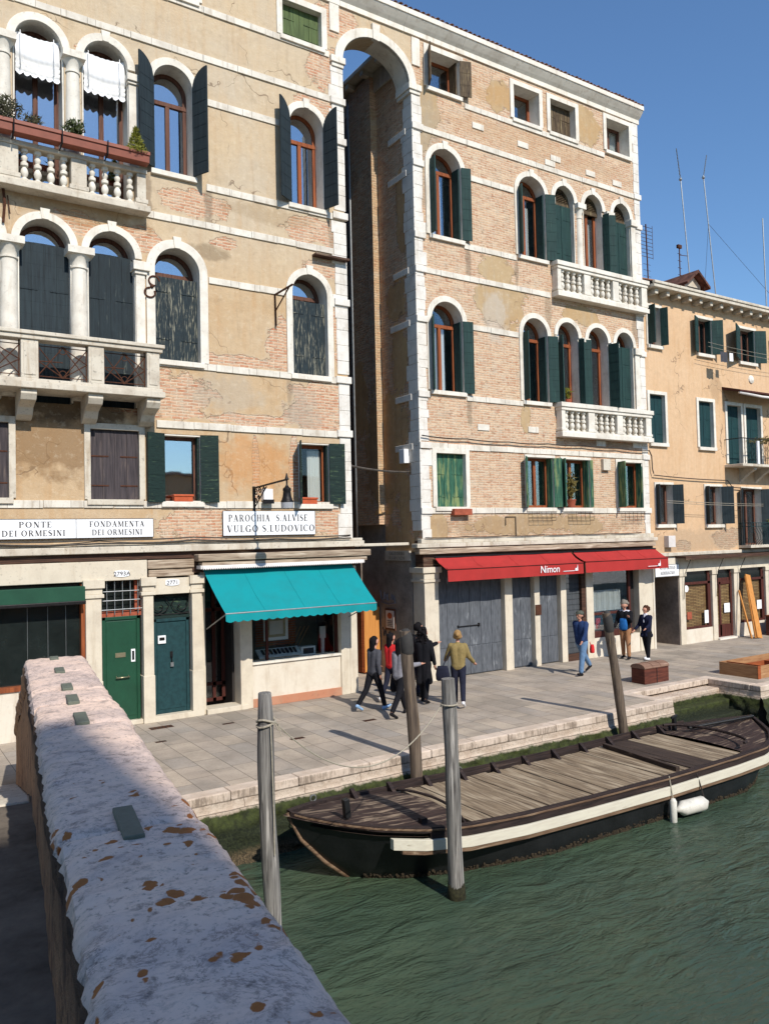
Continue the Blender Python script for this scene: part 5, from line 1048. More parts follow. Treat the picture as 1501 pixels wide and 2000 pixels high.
# ground floor of B
b = MB(); b.box(13.0, 13.48, -.05, .5, 0, 2.74); b.box(12.96, 13.52, -.09, .54, 2.74, 2.82); b.box(12.98, 13.5, -.07, .52, 2.82, 3.0); b.box(12.92, 13.56, -.12, .56, 3.0, 3.16)
for x0, x1 in ((15.93, 16.23), (17.12, 17.34), (18.24, 18.48), (19.38, 19.70), (21.92, 22.22), (22.235, 22.68)): b.piece(); b.box(x0, x1, -.04 if x0 < 22.2 else -.0, .4, 0, 3.16)
b.build('pillar', M['stone_shop'], B, bevel=.012)
def metal_door(x0, x1, n, label=None, hi=3.1, y=.14):
    b = MB(); b.box(x0, x1, y, y+.05, .02, hi)
    for i in range(n):
        a = x0+(x1-x0)*i/n+.01; c = x0+(x1-x0)*(i+1)/n-.01; b.box(a, c, y-.014, y+.01, .85, hi-.03); b.box(a, c, y-.014, y+.01, .04, .82)
    o = b.build('steel_door', M['greyleaf'], B, bevel=.004); return o
o = metal_door(13.48, 15.93, 6)
b = MB(); b.tube([(14.25, .09, 1.42), (15.05, .09, 1.42)], .012, 6); b.box(15.0, 15.05, .08, .13, 1.37, 1.47); b.box(14.24, 14.27, .08, .13, 1.39, 1.45); b.build('bar_bolt', M['iron'], o)
metal_door(16.23, 17.12, 2); metal_door(17.34, 18.24, 2)
b = MB(); b.box(18.48, 19.20, .12, .16, .2, 3.1)
for i in range(17): b.box(18.48, 19.20, .105, .13, .22+i*.17, .36+i*.17)
b.build('roller_shutter', M['roller'], B, bevel=.006)
b = MB(); b.box(18.48, 19.38, -.02, .3, 0, .2); b.box(19.20, 19.38, -.0, .3, .2, 3.1); b.build('door_surround', M['beam'], B)
b = MB(); b.box(19.70, 21.92, -.01, .3, 0, .62); b.build('shop_base', M['cream_wall'], B)
b = MB(); b.box(19.70, 21.60, .0, .14, .62, .82); b.box(19.70, 19.76, .06, .14, .82, 3.1); b.box(21.50, 21.60, .06, .14, .82, 3.1); b.box(19.7, 21.6, .05, .14, 1.34, 1.42)
f = b.build('shop_window_frame', M['wood_mar'], B, bevel=.006); b = MB(); b.box(19.74, 21.55, .1, .106, .82, 3.1); b.build('pane', M['glass'], f)
b = MB(); vs = []
for i in range(81): xx = 19.78+1.5*i/80; vs += [(xx, .22+.03*math.sin(i*.95), 1.44), (xx, .22+.02*math.sin(i*.95), 2.12)]
b.add(vs, [(2*i, 2*i+2, 2*i+3, 2*i+1) for i in range(80)]); b.build('curtain', M['curtain'], f, smooth=True)
b = MB(); b.box(13.4, 22.2, 1.2, 1.25, 0, 3.3); b.box(21.6, 21.92, .2, .3, .62, 3.1); b.build('ground_floor_room', M['room'], B)
b = MB(); b.box(19.8, 20.25, .2, .3, .86, 1.02); b.cur = 1; b.box(20.02, 20.22, .18, .28, .88, 1.22); b.cur = 2; b.box(20.4, 20.8, .2, .3, .86, 1.16); tag(b.build('shop_goods', [M['whitecanvas'], M['cloth_red'], M['sh_teal']]), 'pink and pale packages standing in the curtained shop window', 'goods')
b = MB(); b.box(17.13, 17.36, -.07, -.04, 1.55, 1.86); tag(b.build('notice_box', M['rust']), 'small brown metal box on the stone post between the grey doors', 'box')
ra = awning('shop_awning', 13.32, 18.62, -.12, 3.42, .66, 3.10, .33, 'red', 'longer red awning with white lettering over the grey steel doors', spread=-.02)
text('Nimon', 17.15, 2.86, -.70, .30, M['white'], ra, sx=.95, shear=.1)
def flour(x, parent):
    b = MB(); b.box(x-.5, x-.02, -.702, -.692, 2.865, 2.88); b.prism([(x, 2.87), (x+.13, 2.87), (x+.12, 3.06), (x+.09, 2.95), (x+.02, 2.95)], -.702, -.692); b.build('emblem', M['white'], parent)
flour(18.2, ra)
rb = awning('shop_awning', 18.74, 22.72, -.12, 3.42, .62, 3.12, .34, 'red', 'shorter red awning over the curtained shop window, at the right end of the brick palace', spread=-.0); flour(22.1, rb)
b = MB(); x = 13
while x < 22.4: b.tube(sag((x, -.1, 6.80+.02*math.sin(x*3)), (x+1.6, -.1, 6.80+.02*math.sin((x+1.6)*3)), .03, 6), .018, 5); x += 1.6
b.tube([(22.6, -.1, 6.8), (22.72, -.1, 6.6), (22.74, -.1, 6.15), (22.8, -.1, 6.0)], .02, 5)
x = 13
while x < 22: b.tube(sag((x, -.14, 3.98), (x+1.5, -.14, 3.99), .02, 6), .014, 5); x += 1.5
tag(b.build('wall_cable', M['ropedark']), 'dark cable clipped along the white string course of the brick palace', 'cable')
b = MB(); b.tube([(16.05, -.03, 4.3), (16.05, -.03, 4.55), (16.45, -.03, 4.55), (16.45, -.03, 3.98)], .013, 5); tag(b.build('conduit', M['ropedark']), 'thin black conduit bent like a hook below the sill of the brick palace', 'cable')
b = MB(); b.box(20.28, 20.62, -.12, 0, 6.05, 6.42); tag(b.build('junction_box', M['stone_dirty'], bevel=.01), 'grey junction box on the brick wall left of the last low window', 'box')
b = MB(); b.box(12.80, 12.99, .5, .75, 6.1, 6.5); tag(b.build('junction_box', M['white'], bevel=.01), 'white junction box on the alley corner of the brick palace', 'box')
b = MB(); b.tube(sag((10.75, .1, 5.93), (12.98, .5, 5.85), .05), .03, 6); tag(b.build('alley_cable', M['cable']), 'grey cable stretched across the alley between the two palaces', 'cable')
b = MB(); b.box(14.0, 14.65, -.2, .0, 4.60, 4.78); tag(b.build('window_box', M['terra'], bevel=.01), 'brown window box hanging below the mint green shuttered window', 'planter')
for x, lb in ((17.5, 'wire plant rack below the left of the paired low windows'), (19.2, 'wire plant rack below the window with the dry potted plant'), (21.7, 'wire plant rack below the last low window of the brick palace')):
    b = MB()
    for z in (4.42, 4.52, 4.62): b.tube([(x-.5, -.16, z), (x+.5, -.16, z)], .007, 4); b.tube([(x-.5, -.16, z), (x-.5, 0, z)], .007, 4); b.tube([(x+.5, -.16, z), (x+.5, 0, z)], .007, 4)
    for k in range(6): b.tube([(x-.5+k*.2, -.16, 4.42), (x-.5+k*.2, -.16, 4.70)], .006, 4)
    tag(b.build('plant_rack', M['iron']), lb, 'plant rack')
b = MB(); b.lathe((18.95, .08, 4.83), [(.10, 0), (.14, .22), (.15, .22), (.15, .26)], 14); pt = b.build('flower_pot', M['terra']); tag(pt, 'terracotta pot of dry grass in the low open window', 'potted plant')
bush('foliage', (18.95, .08, 5.08), .16, .45, 260, .16, M['leaf_dry'], '', seed=8, parent=pt)
b = MB(); b.lathe((18.95, .1, 8.1), [(.09, 0), (.12, .2)], 12); pt = b.build('flower_pot', M['terra']); tag(pt, 'green leafy plant in a pot inside the open arched window above', 'potted plant'); bush('foliage', (18.95, .1, 8.28), .16, .2, 90, .14, M['leaf_yel'], '', seed=9, parent=pt)
# ================================================================ building C: peach house
Cc = thing('peach_house', (27, 0, 0), 'lower peach rendered house at the right edge with green shutters and small balconies', 'building')
hs = [hole(22.86, 23.50, 10.5, 11.85), hole(25.62, 26.45, 10.5, 11.80), hole(28.2, 29.2, 10.46, 11.75), hole(30.6, 31.5, 10.46, 11.7), hole(22.80, 23.62, 7.08, 8.78), hole(25.52, 26.38, 7.05, 8.74), hole(27.24, 28.12, 6.5, 8.72), hole(28.42, 29.4, 6.5, 8.72),
      hole(22.98, 23.85, 4.25, 5.64), hole(25.75, 26.68, 4.22, 5.62), hole(28.0, 29.2, 3.4, 5.56)]
b = MB(); b.plate([(22.66, 3.1), (36, 3.1), (36, 12.4), (22.66, 12.4)], hs, .0, .35); b.build('facade_wall', M['wallC'], Cc)
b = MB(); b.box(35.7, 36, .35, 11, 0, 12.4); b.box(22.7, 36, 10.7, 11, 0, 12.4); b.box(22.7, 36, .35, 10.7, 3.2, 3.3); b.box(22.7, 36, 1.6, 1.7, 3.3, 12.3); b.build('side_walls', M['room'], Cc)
kw = dict(sur=.10, depth=.22, smat='sh_green', wood='wood_brown', gl='glass', silld=.1)
window(Cc, 22.86, 23.50, 10.5, 11.85, 0, shL=(.3, 84), shR=(.26, 70), **kw)
window(Cc, 25.62, 26.45, 10.5, 11.80, 0, shL=(.42, 22), shR=(.40, 40), rev=.2, **kw)
window(Cc, 28.2, 29.2, 10.46, 11.75, 0, shL=(.9, 25), shR=(.46, 26), rev=.2, **kw); window(Cc, 30.6, 31.5, 10.46, 11.7, 0, shL=(.46, 30), shR=(.4, 25), **kw)
kc = dict(sur=.12, depth=.2, silld=.1, closed=dict(m='sh_teal', y=.12, n=2, full=1))
window(Cc, 22.80, 23.62, 7.08, 8.78, 0, **kc); window(Cc, 25.52, 26.38, 7.05, 8.74, 0, **kc); window(Cc, 27.24, 28.12, 6.5, 8.72, 0, sill=0, **{k: v for k, v in kc.items() if k != 'silld'}); window(Cc, 28.42, 29.4, 6.5, 8.72, 0, sill=0, **{k: v for k, v in kc.items() if k != 'silld'})
kd = dict(sur=.08, depth=.22, wood='wood_brown', gl='glass', smat='sh_dark', silld=.1)
window(Cc, 22.98, 23.85, 4.25, 5.64, 0, shL=(.2, 70), shR=(.36, 50), **kd); window(Cc, 25.75, 26.68, 4.22, 5.62, 0, shL=(.2, 70), shR=(.42, 50), **kd); window(Cc, 28.0, 29.2, 3.4, 5.56, 0, shL=(.34, 30), shR=(.42, 40), sill=0, **kd)
b = MB(); x = 22.9
while x < 36: b.piece().box(x, x+.16, -.34, .0, 12.22, 12.40); x += .62
b.build('eaves_bracket', M['stone_dirty'], Cc, bevel=.02)
b = MB(); b.box(22.68, 36, -.48, .1, 12.40, 12.52); b.box(22.68, 36, -.52, -.40, 12.52, 12.62); b.build('eaves', M['stone_dirty'], Cc, bevel=.02)
tiles(22.7, 36, Cc, z=12.6, y=-.46, depth=7, sl=.42, step=.2)
dm = MB(); dm.box(26.95, 27.95, 1.4, 4, 12.9, 13.7); dm.prism([(26.95, 13.7), (27.95, 13.7), (27.45, 14.1)], 1.4, 4); dm.cur = 1
dm.box(27.1, 27.8, 1.36, 1.42, 13.2, 13.6); o = dm.build('dormer', [M['stone_dirty'], M['room']], Cc)
b = MB(); b.prism([(26.72, 13.56), (27.45, 14.12), (28.18, 13.56), (28.18, 13.66), (27.45, 14.23), (26.72, 13.66)], 1.1, 3.6); b.build('dormer_roof', plain('weathered_dormer_tile', S(128, 88, 74, .6), .95, .5, 5, .5), o)
# balconies of the peach house
b = MB(); b.box(27.0, 31.5, -.75, .0, 6.34, 6.44); o = b.build('balcony', M['stone_dirty'], Cc, bevel=.015)
for x in (27.9, 28.9, 29.9): q = MB(); q.prism([(0, 6.34), (-.6, 6.34), (-.62, 6.24), (-.35, 6.1), (-.1, 5.9), (0, 5.8)], x, x+.18, lambda p, q_, z: (q_, p, z)); q.build('bracket', M['stone_dirty'], o)
b = MB(); b.tube([(27.05, 0, 7.38), (27.05, -.7, 7.38), (31.4, -.7, 7.38)], .018, 6)
for i in range(34): b.tube([(27.1+i*.13, -.7, 6.44), (27.1+i*.13, -.7, 7.38)], .008, 4)
b.build('railing', M['iron'], o)
for g in (.9, 2.3): q = MB(); q.box(27.05+g, 27.17+g, -.76, -.70, 6.44, 7.3); q.build('railing_post', M['white'], o)
bush('balcony_plants', (29.6, -.72, 7.25), 1.6, .14, 1500, .10, M['leaf_dry'], 'dry yellowish trailing plants along the upper balcony rail of the peach house', seed=12, stem=False)
b = MB(); b.prism([(0, 9.28), (-.75, 9.10), (-.75, 9.16), (0, 9.38)], 27.0, 30.6, lambda p, q, z: (q, p, z)); q = b.build('rolled_awning', M['wood_mar'])
tag(q, 'narrow brown canopy with pale rolled cloth above the upper balcony of the peach house', 'awning')
b = MB(); b.tube([(27.05, -.68, 9.06), (28.5, -.7, 9.0), (30.5, -.68, 9.05)], .05, 8); b.build('rolled_cloth', M['whitecanvas'], q, smooth=True)
b = MB(); b.box(27.7, 30.5, -.5, 0, 3.32, 3.42); o = b.build('balcony', M['stone_dirty'], Cc)
b = MB()
for z in (4.12, 4.25): b.tube([(27.75, 0, z), (27.75, -.5, z), (30.4, -.5, z)], .014, 6)
for i in range(17):
    x = 27.78+i*.16; b.tube([(x, -.45, 3.42), (x, -.50, 3.5), (x, -.66, 3.65), (x, -.62, 3.85), (x, -.5, 4.05), (x, -.5, 4.25)], .011, 5)
for i in range(3): y = -.1-i*.14; b.tube([(27.75, y, 3.42), (27.75, y, 4.25)], .011, 5)
b.build('bulging_railing', M['sh_teal'], o)
bush('balcony_plants', (29.9, -.55, 4.22), .9, .1, 700, .09, M['leaf_yel'], 'bright yellow green plants on the curved iron balcony of the peach house', seed=13, stem=False)
# ground floor of C
b = MB(); b.box(22.66, 22.75, -.02, .5, 0, 2.42); b.box(22.66, 24.06, -.02, .4, 2.42, 3.1); b.build('passage_lintel', M['cream_wall'], Cc)
b = MB(); b.box(24.04, 24.10, .0, 4, 0, 2.45); b.box(22.66, 24.06, 3.9, 4.0, 0, 2.6); b.box(22.66, 24.06, .4, 4, 2.45, 2.5); b.build('passage_wall', M['alley_shade'], Cc)
b = MB(); b.box(22.7, 36, -.12, .08, 3.14, 3.26); b.build('ledge', M['stone_dirty'], Cc, bevel=.015)
b = MB(); b.box(23.9, 33, -.42, .0, 3.05, 3.12); b.box(23.9, 33, -.46, -.40, 3.0, 3.12); b.build('timber_hood', M['beam'], Cc, bevel=.01)
b = MB(); b.box(24.06, 33, -.03, .3, 2.58, 3.05); b.box(24.06, 33, -.07, .0, 2.56, 2.66); b.build('lintel', M['stone_shop'], Cc)
b = MB()
for x0, x1 in ((24.06, 24.36), (25.93, 26.20), (27.26, 27.58), (29.3, 29.62), (31.2, 31.5)): b.piece(); b.box(x0, x1, -.05, .3, 0, 2.4); b.box(x0-.04, x1+.04, -.09, .3, 2.4, 2.56)
b.build('pillar', M['stone_shop'], Cc, bevel=.012)
b = MB(); b.box(24.36, 25.93, -.01, .3, 0, .5); b.piece().box(27.58, 29.3, -.01, .3, 0, .5); b.build('shop_base', M['cream_wall'], Cc)
t = NT('woven_reed_blind'); v = t.coord(); x, y, z = t.sep(v)[:3]; bk = t.n('ShaderNodeTexBrick'); t.l(t.comb(x, z, 0), bk.inputs['Vector']); bk.inputs['Scale'].default_value = 1; bk.inputs['Brick Width'].default_value = .3; bk.inputs['Row Height'].default_value = .055; bk.inputs['Mortar Size'].default_value = .008
bk.inputs['Color1'].default_value = S(136, 104, 66, .6); bk.inputs['Color2'].default_value = S(170, 140, 92, .6); bk.inputs['Mortar'].default_value = S(60, 44, 30, .6); t.col(bk.outputs[0]); t.rough(.7); t.bump(bk.outputs['Fac'], .5, .01); M['reed'] = t.m
for x0, x1 in ((24.36, 25.93), (27.58, 29.3), (29.62, 31.2)):
    b = MB(); z0 = .5
    b.box(x0, x1, .02, .12, z0, z0+.08); b.box(x0, x0+.07, .04, .12, z0, 2.58); b.box(x1-.16, x1, .04, .12, z0, 2.58); b.box(x0, x1, .04, .12, 2.08, 2.17)
    f = b.build('shop_window_frame', M['wood_mar'], Cc, bevel=.005); b = MB(); b.box(x0+.05, x1-.1, .14, .15, z0+.06, 2.1); b.build('reed_blind', M['reed'], f); b = MB(); b.box(x0, x1, .08, .085, 2.15, 2.56); b.build('pane', M['darkglass'], f)
b = MB(); b.box(26.20, 27.26, .10, .14, 2.14, 2.24); b.box(26.20, 26.28, .06, .14, 0, 2.14); b.box(27.16, 27.26, .06, .14, 0, 2.56); b.box(26.5, 26.6, .08, .14, .1, 2.1); b.box(26.2, 27.2, .08, .14, .06, .52); b.box(26.2, 27.2, .08, .14, 2.0, 2.14)
f = b.build('door', M['wood_mar'], Cc, bevel=.005); b = MB(); b.box(26.28, 27.16, .12, .13, .5, 2.05); b.build('reed_blind', M['reed'], f); b = MB(); b.box(26.2, 27.26, .11, .115, 2.22, 2.58); b.build('pane', M['darkglass'], f)
b = MB(); b.box(26.15, 27.3, -.14, .2, 0, .06); b.build('doorstep', M['stone_plain'], Cc)
b = MB(); b.box(24.1, 33, .32, .36, 0, 3.1); b.build('ground_floor_room', M['room'], Cc)
for i, (x, z, w_, h_, mt, lb) in enumerate([(24.62, .86, .26, .26, 'terra', 'salmon paper notice low in the first shop window of the peach house'), (25.6, .66, .22, .46, 'white', 'pale paper notice at the right of the first reed blind window'), (26.92, .95, .34, .34, 'white', 'pale square notice on the maroon framed glass door'), (28.9, .95, .3, .34, 'white', 'pale paper notice in the shop window behind the orange boards')]):
    b = MB(); b.box(x-w_/2, x+w_/2, -.0 if i != 2 else .055, .012 if i != 2 else .065, z, z+h_); q = b.build('paper_notice', M[mt] if mt != 'white' else M['sh_pale'] if 'sh_pale' in M else M['white']); tag(q, lb, 'notice')
b = MB(); b.lathe((0, 0, 0), [(.12, 0), (.12, .012)], 20); q = b.build('round_sticker', M['white']); q.rotation_euler = (R(90), 0, 0); q.location = (24.5, .02, 1.95); tag(q, 'round white sign high at the left of the first shop window of the peach house', 'sign')
for x in (24.2, 26.1, 27.45, 29.5):
    b = MB(); b.tube([(x+.05, -.4, 3.02), (x+.04, -.15, 2.5), (x, -.1, 1.6)], .012, 5); b.build('awning_rod', M['iron'], Cc)
sign(22.76, 24.04, 2.45, 2.84, -.045, [('SOTOPORTEGO', 23.40, 2.69, .8), ('ALBERAGNO', 23.40, 2.51, .9)], .15, 'small white street sign over the dark passage reading ALBERAGNO')
b = MB(); b.box(23.35, 23.72, -.2, 0, 3.45, 3.85); tag(b.build('meter_box', M['whitecanvas'], bevel=.01), 'cream metal meter box low on the peach wall near the red awning', 'box')
b = MB(); b.tube(sag((22.8, -.1, 5.95), (27.0, -.1, 5.85), .03), .018, 5); b.tube([(27.0, -.1, 5.85), (27.3, -.1, 5.6), (30, -.1, 5.5)], .018, 5); tag(b.build('wall_cable', M['ropedark']), 'dark cable looping across the peach wall between the storeys', 'cable')
b = MB()
for z in (10.6, 10.75): b.tube(sag((25.4, -.6, z-.0), (30.4, -.6, z-.05), .04), .008, 4)
tag(b.build('washing_line', M['rope']), 'pair of thin washing lines strung in front of the top windows of the peach house', 'washing line')
b = MB()
for z in (4.95, 4.88): b.tube(sag((22.9, -.5, z+.1), (28.6, -.5, z), .02), .008, 4)
tag(b.build('washing_line', M['rope']), 'pair of pale washing lines strung across the low windows of the peach house', 'washing line')
for x, lb in ((26.3, 'grey cloth pegged on the upper washing line below the middle window'), (26.75, 'narrow white cloth pegged beside the grey cloth on the washing line')):
    b = MB(); vs = []; wd = .2 if x < 26.5 else .1
    for i in range(7): vs += [(x-wd+2*wd*i/6, -.6+.015*math.sin(i*2), 10.5), (x-wd+2*wd*i/6, -.6+.03*math.sin(i*2), 10.12 if wd > .15 else 10.2)]
    b.add(vs, [(2*i, 2*i+2, 2*i+3, 2*i+1) for i in range(6)]); tag(b.build('washing', M['cloth_charcoal' if x < 26.5 else 'white'], smooth=True), lb, 'washing')
b = MB(); b.lathe((0, 0, 0), [(.17, 0), (.15, .04), (.05, .08)], 16); q = b.build('wall_plaque', M['stone_plain']); q.rotation_euler = (R(90), 0, 0); q.location = (28.9, -.0, 9.82); tag(q, 'small round white stone plaque under the wide top window of the peach house', 'plaque')
# television aerials on the roof
def aerial(x, y, z0, z1, kind, label, tip=(0, 0), seed=1):
    b = MB(); n = 10; b.tube([(x+tip[0]*i/n, y, z0+(z1-z0)*i/n) for i in range(n+1)], .026, 6)
    X, Zt = x+tip[0], z1
    if kind == 'yagi':
        d = Vector((-.45, -.2, .9)) if tip[1] == 0 else Vector((.4, .1, 1.0)); d.normalize(); a = Vector((X, y, Zt-.1)); b.bar(a, a+d*1.25, .03, .03)
        for i in range(9): c = a+d*(.12+i*.13); e = Vector((.55, .3, .0)).normalized()*(.32-.02*i if tip[1] == 0 else .10); b.tube([c-e, c+e], .008, 4)
        b.ball((X, y, Zt-.1), .07)
    elif kind == 'panel':
        for i in range(9): zz = Zt-.1-i*.14; b.tube([(X-.36, y, zz), (X+.36, y, zz)], .01, 4)
        for s_ in (-.36, .36): b.tube([(X+s_, y, Zt), (X+s_, y, Zt-1.25)], .01, 4)
        for i in range(6): zz = Zt-1.5-i*.22; b.tube([(X-.2, y, zz), (X+.2, y, zz)], .008, 4)
    elif kind == 'small':
        b.box(X-.12, X+.12, y-.05, y+.05, Zt-.06, Zt+.08)
        for i in range(5): zz = Zt-.3-i*.3; b.tube([(X-.12, y, zz), (X+.12, y, zz)], .012, 4)
        b.tube([(X, y, Zt-.35), (X+.5, y, Zt-.3)], .015, 5)
    tag(b.build('television_aerial', M['rust' if kind in ('panel', 'small') else 'steel']), label, 'aerial', 'aerials on the roof of the peach house')
aerial(24.27, 1.0, 12.8, 15.35, 'panel', 'grid shaped television aerial nearest the brick palace', (-.05, 0)); aerial(29.7, 3.0, 13.2, 19.05, 'yagi', 'tall mast with a spread fan of rods, left of the two tallest aerials', (-.55, 0)); aerial(31.45, 3.0, 13.3, 19.5, 'yagi', 'tall striped mast with a bare slanting boom, right of the two tallest aerials', (-.7, 1)); aerial(28.9, 3.0, 13.0, 16.0, 'small', 'short rusty mast with small crossbars left of the dormer', (0, 0)); aerial(31.85, 1.0, 12.9, 17.1, 'none', 'plain thin mast at the right edge of the picture', (-.05, 0))
b = MB(); b.tube([(31.0, 3, 17.4), (27.6, 1, 13.2)], .008, 3); b.tube([(31.0, 3, 17.4), (33.5, 1, 13.2)], .008, 3); tag(b.build('guy_wire', M['cable']), 'thin guy wires slanting from the right tall aerial mast down to the roof', 'wire')
b = MB(); b.box(32.0, 32.8, 3, 3.8, 12.8, 14.3); tag(b.build('chimney', M['redstone']), 'red brick chimney at the right edge of the peach roof', 'chimney')

# ================================================================ in the alley and on the quay
t = thing('street_sign', (12.95, 1.6, 3.5), 'small grimy grey two line street sign on the alley flank of the brick palace', 'sign')
b = MB(); b.box(12.93, 12.99, .55, 1.8, 3.34, 3.62) ; b.build('panel', M['stone_dirty'], t)
text('CALLE CALERI', 12.925, 3.50, 1.18, .12, M['ink'], t, rotz=R(-90)); text('VULGO CALESI', 12.925, 3.37, 1.18, .12, M['ink'], t, rotz=R(-90))
t = thing('framed_poster', (12.98, 1.66, 1.6), 'brown framed notice hanging on the dark alley wall beside the scrawled letters', 'poster')
b = MB(); b.box(12.965, 12.998, 1.40, 1.92, 1.30, 1.92); b.build('frame', M['wood_brown'], t); b = MB(); b.box(12.955, 12.966, 1.45, 1.87, 1.36, 1.87); b.build('sheet', M['whitecanvas'], t)
b = MB(); b.ball((12.955, 1.66, 1.72), .012, .13, .09); b.cur = 1
for i in range(4): b.box(12.948, 12.955, 1.52, 1.80, 1.41+i*.05, 1.425+i*.05)
b.build('print', [M['orangebox'], M['ink']], t)
def scrawl(pts, mat, label, r=.012):
    b = MB(); b.tube(pts, r, 4); return tag(b.build('graffiti', M[mat]), label, 'graffiti')
X = 12.988; DY = -.46
b = MB(); P_ = lambda y, z: (X, y+DY, z-.1)
b.tube([P_(2.65, 2.55), P_(2.6, 2.3), P_(2.5, 2.25), P_(2.42, 2.5), P_(2.4, 2.3), P_(2.3, 2.28), P_(2.25, 2.45), P_(2.34, 2.44), P_(2.22, 2.25), P_(2.1, 2.3), P_(2.05, 2.45), P_(2.0, 2.28), P_(1.9, 2.3), P_(1.96, 2.42), P_(1.86, 2.2), P_(2.2, 2.14), P_(2.6, 2.2)], .014, 4)
tag(b.build('graffiti', M['graffiti']), 'pale looping spray tag high on the alley wall', 'graffiti')
b = MB()
b.tube([P_(2.55, 1.45), P_(2.48, 1.2), P_(2.42, 1.4), P_(2.35, 1.18)], .014, 4); b.tube([P_(2.3, 1.15), P_(2.2, 1.36), P_(2.12, 1.12), P_(2.3, 1.2), P_(2.14, 1.22)], .014, 4)
b.tube([P_(2.12+.09*math.cos(k*.5+.6)-.1, 1.02+.09*math.sin(k*.5+.6)) for k in range(12)], .014, 4); b.tube([P_(1.8+.08*math.cos(k*.5), 1.02+.09*math.sin(k*.5)) for k in range(14)], .014, 4)
b.tube([P_(2.2, .7), P_(2.16, .88), P_(2.08, .7)], .014, 4); b.tube([P_(2.05, .88), P_(2.05, .7), P_(1.95, .9)], .014, 4)
tag(b.build('graffiti', M['ink']), 'black spray painted letters low on the alley wall below the poster', 'graffiti')
t = thing('wooden_cabinet', (12.7, 2.5, 0), 'tall plain brown wooden cabinet standing in the mouth of the alley', 'cabinet')
b = MB(); b.box(12.40, 12.97, 2.24, 3.3, .03, 1.98); b.build('body', M['crate_in'], t, bevel=.006)
b = MB(); b.box(12.42, 12.95, 2.215, 2.238, .06, 1.95); b.build('front_panel', M['newwood'], t); b = MB(); b.box(12.38, 12.398, 2.3, 3.25, .06, 1.95)  # sunlit look of the front put into a paler wood than the sides
b.build('side_panel', M['crate_in'], t)
# end of the alley
b = MB(); b.box(10.7, 13.2, 12.5, 13, 0, 9.5); tag(b.build('garden_wall', M['alley']), 'dim brick wall closing the far end of the alley', 'wall')

# domed chest
t = thing('wooden_chest', (17.6, -3.75, 0), 'dark red brown wooden chest with rounded faded lid standing on the quay', 'chest')
Tm = lambda p, q, z: (17.15+q*.98+p*.02, -4.02+p, z)
b = MB(); b.prism([(0, 0), (0, .40), (.44, .40), (.44, 0)], 0, 1, Tm); b.build('body', M['chestwood'], t, bevel=.008)
b = MB(); b.prism([(-.02, .402)]+[(.22-.24*math.cos(math.pi*i/10), .42+.11*math.sin(math.pi*i/10)) for i in range(11)]+[(.46, .402)], -.01, 1.01, Tm); lid = b.build('lid', M['chesttop'], t, bevel=.006)
b = MB()
for q in (.33, .66): b.prism([(.22-.25*math.cos(math.pi*i/10), .42+.12*math.sin(math.pi*i/10)) for i in range(11)], q-.012, q+.012, Tm)
b.build('slat', M['chesttop'], lid); b = MB(); b.prism([(-.012, 0), (-.012, .40), (0, .40), (0, 0)], .49, .51, Tm); b.build('corner_trim', M['railwood'], t)
# open crate with dividers, at the right edge
t = thing('open_crate', (20.6, -4.8, 0), 'long open topped orange brown crate with inner dividers near the quay corner', 'crate')
x0, x1, y0, y1, h = 20.02, 22.6, -5.40, -4.25, .34
b = MB(); b.box(x0, x1, y0, y0+.03, 0, h); b.box(x0, x0+.03, y0+.031, y1-.031, 0, h); b.box(x1-.03, x1, y0+.031, y1-.031, 0, h); b.box(x0, x1, y1-.03, y1, 0, h); b.build('side_board', M['crate'], t, bevel=.004)
b = MB(); b.box(x0+.031, x1-.031, y0+.031, y1-.031, .02, .05); b.box(x0+.3, x0+.33, y0+.031, y1-.031, .05, h-.02); b.box(x0+.331, x1-.031, -4.85, -4.82, .05, h-.02); b.box(x0+1.2, x0+1.23, y0+.031, -4.851, .05, h-.02); b.build('divider', M['crate_in'], t)
b = MB(); b.box(x0-.01, x0+.12, y0-.012, y0-.001, 0, h+.01); b.build('corner_post', M['crate_in'], t)
for i, (xa, ya, xb, zb_, w_, lb) in enumerate([(27.55, -.80, 28.0, 2.28, .30, 'widest fresh orange board leaning on the peach house front'), (27.40, -.74, 27.86, 2.24, .07, 'narrow plank tucked behind the widest orange board'), (27.22, -.70, 27.42, 1.72, .06, 'shorter thin plank at the left of the leaning boards')]):
    b = MB(); b.bar((xa, ya, .02), (xb-.05, -.12-i*.01, zb_), w_, .05, up=(0, -1, 0)) if False else None
    d = Vector((xb-xa, -.12-ya, zb_)); n_ = Vector((0, -1, 0)); n_ = (n_-d.normalized()*n_.dot(d.normalized())).normalized(); s_ = d.normalized().cross(n_); c = Vector((xa, ya, .02))+d/2
    b.obox(c, s_, n_, d, w_/2, .025, d.length/2); tag(b.build('leaning_board', M['newwood'], bevel=.004), lb, 'board', 'boards leaning on the peach house')
t = thing('sideboard', (30.0, -.7, 0), 'low red brown wooden chest of drawers with jars on it, outside the peach house', 'cabinet')
b = MB(); b.box(28.55, 29.6, -.95, -.45, 0, .72); b.box(29.66, 31.2, -1.0, -.45, 0, .74); b.build('body', M['chestwood'], t, bevel=.008)
b = MB(); b.box(28.52, 29.63, -.98, -.43, .72, .76); b.box(29.64, 31.3, -1.03, -.43, .74, .78); b.build('top', M['wood_red'], t)
rn = random.Random(4)
for i in range(7):
    h = rn.uniform(.2, .34); x = 28.75+i*.16; b = MB(); b.lathe((x, -.72+rn.uniform(-.1, .1), .762), [(.05, 0), (.055, h*.6), (.03, h*.75), (.03, h)], 10); q = b.build('bottle', M['white' if i % 3 else 'brass'], smooth='auto'); tag(q, 'pale bottle among a row standing on the brown sideboard', 'bottle', 'bottles on the sideboard')

